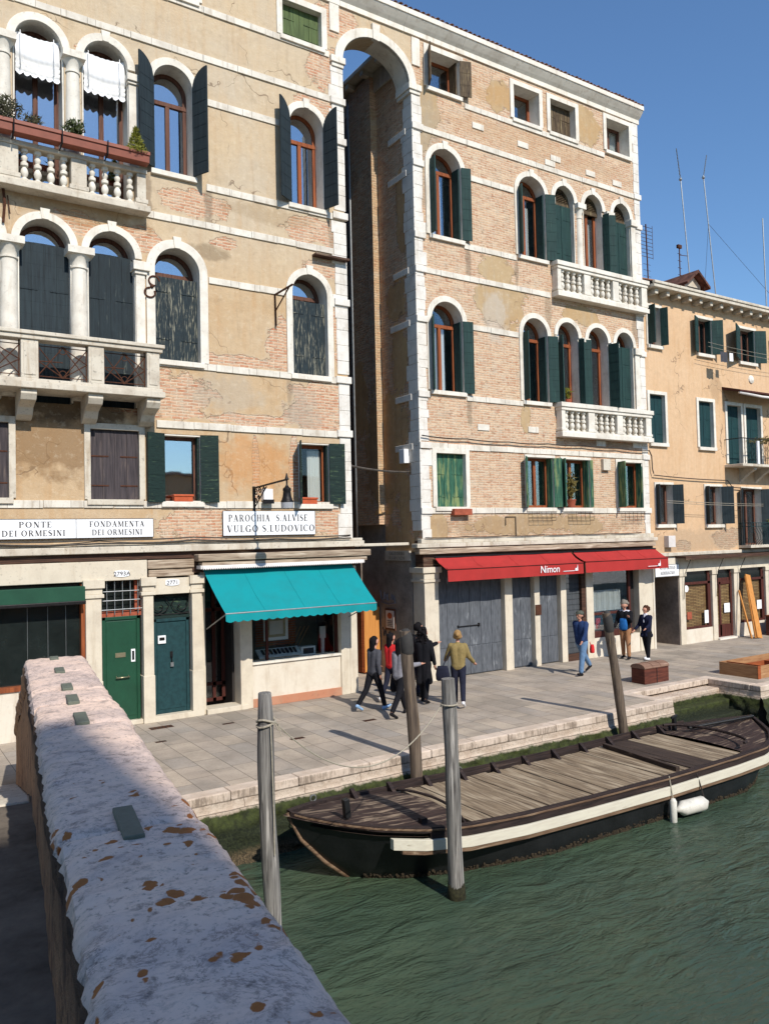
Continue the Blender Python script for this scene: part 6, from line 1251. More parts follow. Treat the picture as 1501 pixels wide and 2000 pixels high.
# ================================================================ mooring poles
def pole(base, top, r0, r1, mat, label, head=None, zw=-1.1):
    base = Vector(base); top = Vector(top); d = top-base; bot = base-d.normalized()*1.2; n = 26; pts = []; rs = []
    for i in range(n+1):
        f = i/n; p = bot.lerp(top, f)+Vector((.012*math.sin(f*9+base.x), .012*math.cos(f*7), 0)); pts.append(p); rs.append(r0+(r1-r0)*f+.004*math.sin(f*23))
    b = MB(); b.tube(pts, rs, 20); o = b.build('mooring_pole', M[mat], smooth='auto'); tag(o, label, 'mooring pole')
    if head:
        b = MB(); u = d.normalized()
        if head == 'dark': b.tube([top-u*.42, top-u*.38, top-u*.12, top, top+u*.03], [r1+.0, r1+.016, r1+.014, r1-.02, r1*.5], 18); b.build('dark_cap', M['polehead'], o, smooth='auto')
        else: b.tube([top-u*.02, top+u*.30, top+u*.31], [r1*.97, r1*.80, r1*.72], 20); b.build('tapered_top', M[mat], o, smooth='auto')
    b = MB(); u = d.normalized(); k = (zw-base.z)/max(.01, d.z); c = base+d*k; b.tube([c-u*.3, c+u*.05, c+u*.22], [r0+.022, r0+.016, r0+.004], 18); b.build('weed_collar', M['weedpole'], o, smooth=True)
    return o
pA = pole((3.86, -9.6, -1.1), (3.81, -9.6, 1.98), .098, .092, 'polegrey', 'nearest grey mooring pole with tapered top and a white rope round it', 'taper')
pB = pole((7.03, -8.86, -1.1), (6.98, -8.86, 1.98), .115, .098, 'polegrey', 'grey mooring pole standing close beside the barge, rope tied below its top', None)
pC = pole((8.43, -6.02, -1.1), (8.22, -6.02, 2.32), .118, .105, 'polebrown', 'brown mooring pole with blackened head leaning left between quay and barge', 'dark')
pD = pole((14.05, -6.02, -1.1), (13.52, -6.02, 2.27), .112, .092, 'polebrown', 'brown mooring pole with blackened head leaning left in front of the walking man', 'dark')
b = MB(); b.tube([(3.815+.105*math.cos(t*.5), -9.6+.105*math.sin(t*.5), 1.98+.02*math.sin(t)) for t in range(14)], .014, 6); b.tube([(3.815+.105*math.cos(t*.5), -9.6+.105*math.sin(t*.5), 1.94+.03*math.cos(t*.5)) for t in range(14)], .012, 6)
b.tube([(3.82, -9.71, 1.94), (3.83, -9.71, 1.5), (3.84, -9.71, .9), (3.84, -9.71, .5)], .008, 6); tag(b.build('rope', M['rope']), 'white rope wrapped round the nearest grey pole with its loose end hanging down', 'rope')
b = MB(); b.tube(sag((3.9, -9.6, 1.97), (6.9, -8.8, 1.62), .70, 30), .009, 5); b.tube([(6.98+.115*math.cos(t*.5), -8.86+.115*math.sin(t*.5), 1.62) for t in range(14)], .013, 6); b.tube([(3.9, -9.6, 1.97), (3.96, -9.62, 1.84), (3.97, -9.6, 1.92), (3.99, -9.62, 1.78)], .007, 5)
tag(b.build('rope', M['rope']), 'slack rope slung between the two grey mooring poles', 'rope')

# ================================================================ the barge
def barge():
    t = thing('cargo_barge', (11.5, -7.5, -1.1), 'long black wooden cargo barge with a bare plank deck and white rubbing strake', 'boat')
    ST = [  # x, y centre, half beam at gunwale, gunwale z, keel z
        (5.25, -7.15, .015, -.01, -.12), (5.45, -7.18, .22, -.06, -.42), (5.8, -7.25, .52, -.12, -.80), (6.2, -7.33, .78, -.17, -1.12), (6.8, -7.41, 1.0, -.23, -1.38), (7.5, -7.46, 1.11, -.28, -1.45), (8.6, -7.47, 1.15, -.33, -1.5), (10, -7.47, 1.16, -.36, -1.5), (12, -7.49, 1.18, -.37, -1.5), (14, -7.5, 1.17, -.35, -1.5), (15.0, -7.52, 1.11, -.33, -1.46), (15.5, -7.52, .97, -.30, -1.40), (15.95, -7.50, .69, -.26, -1.2), (16.3, -7.42, .37, -.22, -.9), (16.6, -7.35, .03, -.17, -.4)]
    def at(x):
        for a, c in zip(ST, ST[1:]):
            if a[0] <= x <= c[0]:
                f = (x-a[0])/(c[0]-a[0]); return tuple(a[i]+(c[i]-a[i])*f for i in range(5))
        return ST[0] if x < ST[0][0] else ST[-1]
    xs = [5.25+11.35*i/110 for i in range(111)]; K = 9; hb = MB(); vs = []
    for x in xs:
        _, cy, w_, gz, kz = at(x)
        for s_ in (-1, 1):
            for k in range(K):
                f = k/(K-1); z = gz+(kz-gz)*f; full = w_*(1-.10*f-.9*max(0, f-.72)/.28*.55) if f < 1 else w_*.38; vee = w_*(1-f)**.75*(1-.25*f); tt = max(0, min(1, (x-5.6)/3.6)) if x < 12 else max(0, min(1, (16.6-x)/2.2)); ww = vee+(full-vee)*tt
                vs.append((x, cy+s_*ww, z))
    n = 2*K; fs = []
    for i in range(len(xs)-1):
        for s_ in (0, 1):
            for k in range(K-1): a = i*n+s_*K+k; fs.append((a, a+1, a+n+1, a+n))
        fs.append((i*n+K-1, i*n+2*K-1, (i+1)*n+2*K-1, (i+1)*n+K-1))
    hb.add(vs, fs); hb.build('hull', M['hullblack'], t, smooth='auto')
    def strip(name, mat, off0, off1, z0, z1, xa, xb, sides=(-1, 1), bev=.006, steps=90):
        b = MB()
        for s_ in sides:
            vs = []; N = int(steps*(xb-xa)/13)+2
            for i in range(N+1):
                x = xa+(xb-xa)*i/N; _, cy, w_, gz, kz = at(x)
                for o, z in ((off0, z0), (off1, z0), (off1, z1), (off0, z1)): vs.append((x, cy+s_*(max(.0, w_)+o), gz+z))
            b.add(vs, [(i*4+k, i*4+(k+1) % 4, (i+1)*4+(k+1) % 4, (i+1)*4+k) for i in range(N) for k in range(4)]+[(0, 1, 2, 3), tuple(N*4+k for k in (3, 2, 1, 0))])
        return b.build(name, M[mat], t, bevel=bev)
    strip('gunwale', 'railwood', -.07, .035, -.05, .03, 5.27, 16.58)
    strip('gunwale_edge', 'strakewood', .036, .05, -.02, .01, 5.3, 16.58)
    strip('bulwark', 'railwood', -.055, -.03, -.02, .10, 7.5, 15.3, sides=(1,))
    strip('upper_plank', 'railwood', .0, .028, -.135, -.052, 6.9, 16.5, sides=(-1, 1))
    strip('rubbing_strake', 'strake', -.03, .06, -.295, -.14, 6.38, 16.5)
    strip('strake_underside', 'strakewood', -.02, .05, -.355, -.297, 6.5, 16.5)
    b = MB(); rn = random.Random(2)
    for i in range(1500):
        x = rn.uniform(6.3, 15.8); _, cy, w_, gz, kz = at(x); s_ = rn.choice((-1, -1, -1, 1)); r_ = rn.uniform(.008, .026); zz = -1.10+abs(rn.gauss(0, .035)); f = (zz-gz)/(kz-gz); vee = w_*(1-f)**.75*(1-.25*f); full = w_*(1-.10*f-.9*max(0, f-.72)/.28*.55); tt = max(0, min(1, (x-5.6)/3.6)) if x < 12 else max(0, min(1, (16.6-x)/2.2)); b.ball((x, cy+s_*(vee+(full-vee)*tt+.004), zz), r_*1.6, r_*.6, r_, 5, 3)
    b.build('weed_fringe', M['weed'], t)
    b = MB(); b.add([(5.95, -7.28, -1.0), (6.25, -7.62, -1.12), (7.3, -8.28, -1.14), (6.3, -7.66, -.98)], [(0, 1, 2, 3)]) if False else None
    b = MB(); b.tube([(5.25, -7.15, -.02), (5.45, -7.18, -.44), (5.8, -7.25, -.82), (6.2, -7.33, -1.14)], [.03, .03, .035, .04], 8); b.build('stem', M['strakewood'], t, smooth=True)
    # foredeck
    b = MB(); vs = []; N = 30; xa, xb = 5.3, 7.75
    for i in range(N+1):
        x = xa+(xb-xa)*i/N; _, cy, w_, gz, kz = at(x)
        for k in range(9): u = -1+2*k/8; xx = min(x, 7.55-.0*u)+(.25*(1-u*u) if x > 7.3 else .25*(1-u*u)*max(0, (x-6.8)/.5)); vs.append((xx-.12, cy+u*(w_-.05), gz-.015+.05*(1-u*u)*min(1, (x-5.3))))
    b.add(vs, [(i*9+k, i*9+k+1, (i+1)*9+k+1, (i+1)*9+k) for i in range(N) for k in range(8)]); b.build('foredeck', M['bowdeck'], t, smooth=True)
    b = MB(); pts = []
    for k in range(13): u = -1+2*k/12; _, cy, w_, gz, kz = at(7.55); pts.append((7.50+.25*(1-u*u), cy+u*(w_-.06), gz+.02+.045*(1-u*u)))
    b.tube(pts, .022, 6); b.build('deck_beam', M['railwood'], t)
    b = MB(); b.obox((5.98, -7.62, .03), (1, 0, .1), (0, 1, 0), (-.1, 0, 1), .045, .05, .14); b.build('mooring_bitt', M['hullblack'], t, bevel=.01)
    b = MB(); b.box(6.93, 7.03, -8.2, -8.1, -.26, -.17); b.build('deck_cleat', M['railwood'], t)
    # bare planks laid athwart
    rn = random.Random(6); x = 7.72
    while x < 14.45:
        wd = rn.uniform(.15, .26); _, cy, w_, gz, kz = at(x+wd/2); dz = rn.uniform(-.012, .012); in_ = .10; cv = .25 if x < 8.1 else 0
        b = MB(); a, c = x+.006, x+wd-.006; y0, y1 = cy-w_+in_-.02, cy+w_-in_+rn.uniform(-.05, .0); sk = .10
        b.add([(a-sk*0, y0, gz-.07+dz), (c-sk*0, y0, gz-.07+dz), (c, y1, gz-.07+dz), (a, y1, gz-.07+dz), (a, y0, gz-.025+dz), (c, y0, gz-.025+dz), (c, y1, gz-.025+dz), (a, y1, gz-.025+dz)], [(3,2,1,0),(4,5,6,7),(0,1,5,4),(1,2,6,5),(2,3,7,6),(3,0,4,7)])
        b.build('deck_plank', M['deckdark' if 12.75 < x < 13.4 else 'deckwood'], t, bevel=.006); x += wd
    b = MB(); vs = []
    for i in range(61):
        x = 5.5+10.8*i/60; _, cy, w_, gz, kz = at(x)
        for u in (-1, 1): vs.append((x, cy+u*(w_-.02), gz-.115))
    b.add(vs, [(2*i, 2*i+1, 2*i+3, 2*i+2) for i in range(60)]); b.build('side_deck', M['deckdark'], t)
    b = MB(); vs = []; N = 20
    for i in range(N+1):
        x = 14.5+2.0*i/N; _, cy, w_, gz, kz = at(x)
        for k in range(9): u = -1+2*k/8; vs.append((x, cy+u*(w_-.05), gz-.04+.05*(1-u*u)))
    b.add(vs, [(i*9+k, i*9+k+1, (i+1)*9+k+1, (i+1)*9+k) for i in range(N) for k in range(8)]); b.build('afterdeck', M['bowdeck'], t, smooth=True)
    b = MB(); b.tube([(14.55+.5*math.sin(math.pi*k/12), -7.53+.95*math.cos(math.pi*k/12), -.2) for k in range(13)], .03, 6); b.build('deck_beam', M['railwood'], t)
    x = 6.7
    while x < 14.9:
        for s_ in (1, -1):
            _, cy, w_, gz, kz = at(x); b = MB(); yb = cy+s_*(w_-.05); yi = yb-s_*(.26 if s_ > 0 else .13)
            b.prism([(yb, gz-.12), (yb, gz+(.12 if s_ > 0 else .02)), (yb-s_*.04, gz+(.12 if s_ > 0 else .02)), (yi, gz-.05), (yi, gz-.12)], x, x+.07, lambda p, q, z: (q, p, z)); b.build('knee', M['railwood'], t)
        x += .78
    b = MB(); b.obox((12.62, -7.5, -.36), (.12, 1, 0), (1, -.12, 0), (0, 0, 1), .98, .045, .05); b.build('loose_timber', M['deckdark'], t, bevel=.008)
    b = MB(); b.obox((14.9, -6.6, -.2), (1, 0, 0), (0, 1, 0), (0, 0, 1), .04, .04, .16); b.obox((14.9, -6.6, -.06), (1, .3, 0), (0, 1, 0), (0, 0, 1), .16, .025, .025); b.build('rowlock_post', M['hullblack'], t, bevel=.008)
    b = MB(); b.bar((14.9, -6.95, -.24), (16.5, -7.45, -.12), .10, .06); tag(b.build('spare_oar', M['hullblack'], bevel=.02), 'black oar lying on the stern deck of the barge', 'oar')
    for x in (5.95, 9.15): q = MB(); _, cy, w_, gz, kz = at(x); q.tube([(x+.05*math.cos(k*.45), cy+w_+.02, gz+.07+.05*math.sin(k*.45)) for k in range(15)], .011, 5); q.build('mooring_ring', M['steel'], t)
barge()
b = MB(); b.tube([(12.02, -8.78, -.92), (12.10, -8.78, -.92), (12.2, -8.78, -.92), (12.72, -8.80, -.93), (12.82, -8.80, -.93), (12.88, -8.80, -.93)], [.03, .06, .13, .13, .06, .03], 14); q = b.build('fender', M['fender'], smooth=True); tag(q, 'fat white cylindrical fender floating flat against the side of the barge', 'fender')
b = MB(); b.tube([(12.80, -8.80, -.9), (12.76, -8.74, -.6), (12.72, -8.67, -.33)], .012, 5); b.build('line', M['ropedark'], q)
b = MB(); b.tube([(11.93, -8.78, -1.16), (11.93, -8.78, -1.1), (11.95, -8.77, -.75), (11.96, -8.77, -.70)], [.03, .062, .062, .03], 12); q = b.build('fender', M['fender'], smooth=True); tag(q, 'slim white fender hanging upright beside the fat floating one', 'fender')
b = MB(); b.tube([(11.95, -8.77, -.72), (11.95, -8.70, -.33)], .011, 5); b.build('line', M['rope'], q)

# ================================================================ bridge with its parapet
an = math.atan(.1365); sa, ca = math.sin(an), math.cos(an)
def BT(u, v, z): return (.37+u*sa+v*ca, -16.37+u*ca-v*sa, z)
bt = thing('footbridge', (0, -15, 0), 'paved footbridge deck and steps left of the parapet', 'bridge')
b = MB(); prof = [(-9, -2.5), (-9, .0), (-4.5, 2.0), (-2.0, 2.2), (4.75, 2.2)]
u, z = 4.75, 2.2
for i in range(14): z -= .158; prof += [(u, z), (u+.62, z)]; u += .62
prof += [(u, -2.5), (10.2, -2.5)]+[(4.2-6*math.cos(math.pi*(14-i)/14)*-1*-1, -1.3+2.9*math.sin(math.pi*(14-i)/14)) for i in range(15)][::1]
prof = [p for p in prof]
TV = lambda p, q, zz: BT(p, q, zz)
b.prism([q for q in prof if True][:-15]+[(10.2, -1.3)]+[(4.2+5.6*math.cos(math.pi*i/14), -1.3+2.9*math.sin(math.pi*i/14)) for i in range(1, 14)]+[(-1.4, -1.3), (-1.4, -2.5)], -3.2, .38, TV)
b.build('deck', M['bridgefloor'], bt)
b = MB(); u, z = 4.75, 2.2
for i in range(15):
    b.add([BT(u-.14, v, zz) for zz in (z-.15, z+.012) for u_, v in ((0, 0),)] if False else [BT(uu, v, zz) for zz in (z-.152, z+.012) for uu, v in ((u-.16, -3.1), (u+.012, -3.1), (u+.012, .0), (u-.16, .0))], [(3,2,1,0),(4,5,6,7),(0,1,5,4),(1,2,6,5),(2,3,7,6),(3,0,4,7)])
    z -= .158; u += .62
b.build('step_nosing', M['stone_dirty'], bt, bevel=.015)
def parapet(v0, vw, label, fine=True):
    t = thing('bridge_parapet', BT(2, v0, 2.2), label, 'parapet')
    def top(u):
        if u <= 5.38: return 3.1
        return 3.1-(u-5.38)*.262
    b = MB(); us = [-7+.1*i for i in range(int(20.6/.1)+1)]; vs = []; zs = [0, .12, .3, .5, .7, .85, 1.0]
    for u in us:
        for side in (0, 1):
            for f in zs:
                zt = top(u)-.17; zb = 2.0 if u < 4.9 else 2.0-(u-4.9)*.262; zz = zb-.1+(zt-zb+.1)*f; vv = v0+(.015 if side == 0 else vw-.02)+(.02*noise.noise(Vector((u*2.5, zz*1.5, side*5)))+.012*noise.noise(Vector((u*9, zz*9, side*5))))
                vs.append(BT(u, vv, zz))
    K = len(zs); n = 2*K; b.add(vs, [(i*n+s_*K+k, i*n+s_*K+k+1, (i+1)*n+s_*K+k+1, (i+1)*n+s_*K+k) for i in range(len(us)-1) for s_ in (0, 1) for k in range(K-1)]+[(len(us)*n-n+k, len(us)*n-n+k+1, len(us)*n-K+k+1, len(us)*n-K+k) for k in range(K-1)])
    b.build('wall', M['copingside'], t, smooth=True)
    # coping, block by block, worn and uneven
    edges = [-7, -4.6, -2.9, -1.15, 1.06, 2.72, 3.35, 3.78, 4.55, 5.40, 6.3, 7.5, 8.7, 9.9, 11.1, 12.3, 13.65]
    for bi, (ua, ub) in enumerate(zip(edges, edges[1:])):
        step = .022 if (fine and ua > -1.5 and ua < 3) else .04; N = max(4, int((ub-ua)/step)); rn = random.Random(bi+3); dz = rn.uniform(-.005, .005); dv = rn.uniform(-.008, .008)
        cs = [(0.005, -.19), (-.012, -.15), (-.018, -.10), (-.016, -.05), (-.004, -.018), (.022, -.003), (.06, .0)]+[(.06+(vw-.12)*k/14, .004*math.sin(math.pi*k/14)) for k in range(1, 14)]+[(vw-.06, .0), (vw-.022, -.006), (vw+.002, -.025), (vw+.014, -.06), (vw+.014, -.11), (vw+.008, -.16), (vw-.01, -.19)]
        C_ = len(cs); vs = []
        for i in range(N+1):
            u = ua+.007+(ub-ua-.014)*i/N; end = min(i, N-i)*(ub-ua)/N; rd = -.012*max(0, 1-end/.03)
            for k, (v, h) in enumerate(cs):
                p = Vector((u*1.0, v*1.0, bi*3.1)); edgew = 1.0 if k < 6 or k > C_-8 else .12
                nz = .003*noise.noise(p*3.1)*.6+.004*noise.noise(p*11)+(.004*noise.noise(p*33) if fine else 0)+edgew*(.008*noise.noise(Vector((u*7, k*.2, 4)))+.010*noise.noise(Vector((u*19, k*.4, 9)))-.016*max(0, noise.noise(Vector((u*11, k*.3, 20)))-.15))
                out = -1 if k < 4 else (1 if k > C_-5 else 0)
                vs.append(BT(u, v0+dv+v+out*nz*1.3+(-.01*out if end < .02 else 0), top(u)+dz+h+rd+(nz if 3 < k < C_-4 else nz*.4)))
        b = MB(); b.add(vs, [(i*C_+k, i*C_+k+1, (i+1)*C_+k+1, (i+1)*C_+k) for i in range(N) for k in range(C_-1)]+[tuple(range(C_))[::-1], tuple(N*C_+k for k in range(C_))])
        b.mi = [1 if (q % (C_-1)) < 3 and q < N*(C_-1) else 0 for q in range(len(b.f))]
        b.build('coping_stone', [M['coping'], M['copingside']], t, smooth='auto')
    if fine:
        for u, L in ((1.08, .30), (2.80, .26), (3.37, .24), (3.82, .20), (4.56, .22), (5.25, .14)):
            b = MB(); hw = .033; b.add([BT(uu, v0+.20+v, zz) for zz in (3.085, 3.118) for uu, v in ((u-L/2, -hw), (u+L/2, -hw*.95), (u+L/2, hw), (u-L/2, hw*.9))], [(3,2,1,0),(4,5,6,7),(0,1,5,4),(1,2,6,5),(2,3,7,6),(3,0,4,7)])
            b.build('clamp', M['clampfill'], t, bevel=.004)
    return t
parapet(0.0, .43, 'near bridge parapet with worn pale coping stones, orange lichen and grey green clamps')
parapet(-3.45, .36, 'matching parapet on the other side of the bridge', fine=False)

# ================================================================ unseen houses across the canal, behind the viewer, shaped for shadow and reflections
def far_house(x0, x1, h, label, mat, y=-28.6):
    t = thing('canal_house', ((x0+x1)/2, y, 0), label, 'building'); b = MB(); b.box(x0, x1, y-10, y, 0, h); b.build('wall', M[mat], t)
    b = MB(); b.box(x0-.3, x1+.0, y-10.3, y+.3, h, h+.15); b.build('roof', M['tile'], t)
    n = int((x1-x0)/2.6)
    for i in range(n):
        for z in [1+3.3*k for k in range(int(h/3.4))]:
            b = MB(); x = x0+(i+.5)*(x1-x0)/n; b.box(x-.5, x+.5, y-.02, y+.04, z, z+1.6); b.build('window', M['sh_green'], t)
far_house(-14, .80, 15.3, 'tall rendered house behind the bridge, shading the near parapet', 'wallC')
far_house(1.2, 14, 4.6, 'low house across the canal facing the barge', 'wallC', y=-31.5)
far_house(14.2, 40, 8.2, 'long house across the canal to the right', 'wallC', y=-30.5)
# ================================================================ people
def capsules(name, segs, mat, parent, voxel=.014, smooth=4):
    """one continuous skin round tapered limbs"""
    b = MB()
    for s in segs:
        p, r, q, r_ = s[0], s[1], s[2], s[3]; p = Vector(p); q = Vector(q)
        if (q-p).length < 1e-4: b.ball(p, r, r, r, 12, 8); continue
        pts = []; rs = []; d = (q-p).normalized()
        for k in range(4): a = math.pi/2*k/4; pts.append(p-d*r*math.cos(a)); rs.append(max(.001, r*math.sin(a)))
        for k in range(5): pts.append(p.lerp(q, k/4)); rs.append(r+(r_-r)*k/4)
        for k in range(1, 5): a = math.pi/2*k/4; pts.append(q+d*r_*math.sin(a)); rs.append(max(.001, r_*math.cos(a)))
        b.tube(pts, rs, 12)
    o = b.build(name, mat, None); md = o.modifiers.new('r', 'REMESH'); md.mode = 'VOXEL'; md.voxel_size = voxel
    ms = o.modifiers.new('s', 'SMOOTH'); ms.iterations = smooth; ms.factor = .5
    bpy.context.view_layer.update(); me = D.meshes.new_from_object(o.evaluated_get(bpy.context.evaluated_depsgraph_get())); old = o.data; o.modifiers.clear(); o.data = me; D.meshes.remove(old)
    for p in me.polygons: p.use_smooth = True
    me.name = name
    if parent is not None: adopt(o, parent)
    return o
def person(loc, head, H, label, legs, arms, top='cloth_black', bottom='denim_dark', shoes='shoe_black', hair='hair_black', hairlen=.25, lean=0.0, headpitch=0.0, coat=0.0, female=True, cap=None, collar=None, curly=False, wide=1.0, headturn=0, sleeve=1.0, scarf=None, group=None, yoke=None, ponytail=False, back=None):
    k = H/1.75; hd = R(head); F = Vector((math.cos(hd), math.sin(hd), 0)); L = Vector((-math.sin(hd), math.cos(hd), 0)); U = Vector((0, 0, 1))
    def W(f, l, u): return F*f*k+L*l*k+U*u*k
    hipw = .085 if not female else .09; hip = W(0, 0, .90); J = {}
    spine = W(math.sin(R(lean))*.52, 0, math.cos(R(lean))*.52); chest = hip+spine; neck = hip+spine*1.06
    # legs: (thigh swing forward deg, knee bend deg, outward m)
    feet = []
    for s_, (th, kn, ow) in zip((1, -1), legs):
        h_ = hip+W(0, s_*hipw, -.02); kd = W(math.sin(R(th))*.43, s_*ow*.5, -math.cos(R(th))*.43); kp = h_+kd; a = th-kn; ap = kp+W(math.sin(R(a))*.41, s_*ow*.5, -math.cos(R(a))*.41)
        pitch = max(-35, min(20, a*.9)); tp = ap+W(math.cos(R(pitch))*.155, s_*.02, -.055+math.sin(R(pitch))*.15); heel = ap+W(-.045, 0, -.06-(math.sin(R(pitch))*.04)); feet.append((h_, kp, ap, tp, heel))
    low = min(min(f[3].z, f[4].z) for f in feet)-.038*k
    base = Vector(loc); off = Vector((0, 0, -low))
    mid = base+off; tr = lambda p: p+mid
    body = []; legsegs = []; shoesegs = []
    for h_, kp, ap, tp, heel in feet:
        body += [(tr(h_), .082*k, tr(kp), .052*k), (tr(kp), .052*k, tr(ap), .036*k), (tr(ap), .036*k, tr(heel), .034*k), (tr(heel), .033*k, tr(tp), .028*k)]
        legsegs += [(tr(h_), .105*k*wide, tr(kp), .074*k*wide), (tr(kp), .074*k*wide, tr(ap+(kp-ap)*.06), .060*k*wide)]
        shoesegs += [(tr(ap+W(0, 0, -.02)), .043*k, tr(heel), .042*k), (tr(heel), .041*k, tr(tp), .034*k), (tr(tp), .034*k, tr(tp+(tp-heel).normalized()*.02*k), .03*k)]
    sw = .165 if female else .185
    body += [(tr(hip+W(0, .05, 0)), .10*k, tr(hip+W(0, -.05, 0)), .10*k), (tr(hip), .105*k, tr(hip+spine*.55), .098*k), (tr(hip+spine*.5), .10*k, tr(chest+W(0, 0, -.06)), .105*k), (tr(chest+W(0, sw*.6, -.03)), .06*k, tr(chest+W(0, -sw*.6, -.03)), .06*k), (tr(chest), .055*k, tr(neck+W(.015, 0, .06)), .048*k)]
    topsegs = [(tr(hip+W(0, .05, .02)), .126*k*wide, tr(hip+W(0, -.05, .02)), .126*k*wide), (tr(hip+W(0, .04, 0)), .122*k*wide, tr(chest+W(0, .075, -.08)), .132*k*wide), (tr(hip+W(0, -.04, 0)), .122*k*wide, tr(chest+W(0, -.075, -.08)), .132*k*wide), (tr(chest+W(0, sw*.75, -.025)), .068*k, tr(chest+W(0, -sw*.75, -.025)), .068*k), (tr(chest+W(-.01, 0, -.0)), .07*k, tr(neck+W(-.01, 0, .0)), .06*k)]
    hands = []
    for s_, arm in zip((1, -1), arms):   # shoulder swing fwd deg, outward deg, elbow bend deg
        fs, os_, eb = arm[:3]; sh = chest+W(0, s_*sw, -.02); d = Vector((math.sin(R(fs))*math.cos(R(os_)), s_*math.sin(R(os_)), -math.cos(R(fs))*math.cos(R(os_)))); el = sh+W(*(d*.29))
        a2 = R(fs+eb); o2 = R(arm[3] if len(arm) > 3 else os_*.5); d2_ = Vector((math.sin(a2)*math.cos(o2), s_*math.sin(o2), -math.cos(a2)*math.cos(o2))); wr = el+W(*(d2_*.25))
        body += [(tr(sh), .05*k, tr(el), .037*k), (tr(el), .038*k, tr(wr), .025*k)]
        topsegs += [(tr(sh), .076*k*wide, tr(el), .062*k), (tr(el), .062*k, tr(el.lerp(wr, .93*sleeve)), .05*k)]
        dd = (wr-el).normalized(); sd_ = dd.cross(F).normalized() if abs(dd.dot(F)) < .95 else L; pm = wr+dd*.075*k; body += [(tr(wr), .024*k, tr(pm), .030*k)]
        for fi, (o_, l_) in enumerate(((-.024, .062), (-.008, .075), (.008, .070), (.023, .055))):
            r0 = pm+sd_*o_*k; r1 = r0+dd*l_*.55*k+F*.006*k; r2 = r1+dd*l_*.4*k+F*.02*k; body += [(tr(r0), .0092*k, tr(r1), .0088*k), (tr(r1), .0088*k, tr(r2), .008*k)]
        body += [(tr(wr+dd*.03*k-sd_*.022*k), .011*k, tr(wr+dd*.075*k-sd_*.05*k+F*.02*k), .009*k)]; hands.append(tr(pm))
    # head
    hp = R(headpitch); ht = R(headturn); Fh = (F*math.cos(ht)+L*math.sin(ht)); Fq = (Fh*math.cos(hp)-U*math.sin(hp)).normalized(); Lh = U.cross(Fh).normalized(); Uq = Fq.cross(Lh).normalized()
    hc = neck+W(.02, 0, .172); 
    def Hh(f, l, u): return tr(hc+(Fq*f+Lh*l+Uq*(u+.006))*k*1.1)
    body += [(Hh(-.018, 0, .022), .100*k, Hh(.012, 0, .022), .096*k), (Hh(.02, 0, -.03), .066*k, Hh(.035, 0, -.062), .045*k), (Hh(.04, .018, -.065), .03*k, Hh(.04, -.018, -.065), .03*k), (Hh(.095, 0, .012), .010*k, Hh(.108, 0, -.018), .014*k), (Hh(.088, .03, .03), .016*k, Hh(.088, -.03, .03), .016*k), (Hh(.078, .02, -.052), .010*k, Hh(.078, -.02, -.052), .010*k), (Hh(0, .09, .005), .016*k, Hh(-.008, .094, -.02), .012*k), (Hh(0, -.09, .005), .016*k, Hh(-.008, -.094, -.02), .012*k)]
    root = capsules('person', body, M['skin'], None, .0115, 3); tag(root, label, 'person', group)
    e = MB()
    for s_ in (1, -1): e.ball(Hh(.094, s_*.032, .012), .010*k, .012*k, .008*k, 8, 6)
    e.build('eye', M['hair_black'], root, smooth=True)
    capsules('trousers', legsegs+[(tr(hip+W(0, .05, -.02)), .108*k*wide, tr(hip+W(0, -.05, -.02)), .108*k*wide)], M[bottom], root, .016, 5)
    capsules('shoes', shoesegs, M[shoes], root, .012, 2)
    if coat:
        zc = .90-coat
        for a_ in range(5): f_ = (a_-2)/2; topsegs.append((tr(hip+W(.02*f_, .05*f_, .05)), .11*k, tr(W(.13*(f_ if a_ % 2 else -f_*.6), .11*f_, zc)), .085*k))
    capsules('jacket', topsegs, M[top], root, .016, 5)
    if yoke: capsules('shoulder_yoke', [(tr(chest+W(-.01, sw*.7, -.0)), .073*k, tr(chest+W(-.01, -sw*.7, .0)), .073*k), (tr(chest+W(0, 0, .02)), .075*k, tr(neck), .066*k)], M[yoke], root, .016, 4)
    if scarf: capsules('scarf', [(tr(neck+W(.03, .03, .03)), .055*k, tr(neck+W(.03, -.03, .03)), .055*k), (tr(neck+W(.06, 0, .0)), .045*k, tr(chest+W(.115, 0, -.18)), .035*k)], M[scarf], root, .014, 3)
    hs_ = [(Hh(-.038, 0, .042), .106*k, Hh(-.012, 0, .066), .090*k), (Hh(-.05, .035, .0), .07*k, Hh(-.05, -.035, .0), .07*k)]
    if hairlen > .05: hs_ += [(Hh(-.065, .04, 0), .055*k, Hh(-.085, .04, -hairlen), .034*k), (Hh(-.065, -.04, 0), .055*k, Hh(-.085, -.04, -hairlen), .034*k), (Hh(-.07, 0, 0), .06*k, Hh(-.09, 0, -hairlen-.02), .035*k)]
    if ponytail: hs_ += [(Hh(-.12, 0, .06), .045*k, Hh(-.14, 0, .04), .04*k)]
    if curly:
        rn = random.Random(int(H*100))
        for i in range(46):
            a_ = rn.uniform(0, 6.28); b_ = rn.uniform(-.4, 1.4); p_ = Hh(-.04+.095*math.cos(a_)*math.cos(b_)-.02, .105*math.sin(a_)*math.cos(b_), .04+.10*math.sin(b_)) if hairlen < .1 or i < 20 else Hh(-.07+.03*math.cos(a_)-.02, .10*math.sin(a_), -hairlen*rn.random()); 
            if (p_-Hh(.12, 0, -.03)).length > .115*k: hs_.append((p_, .032*k, p_+Vector((.001, 0, 0)), .03*k))
    capsules('hair', hs_, M[hair], root, .012, 1 if curly else 3)
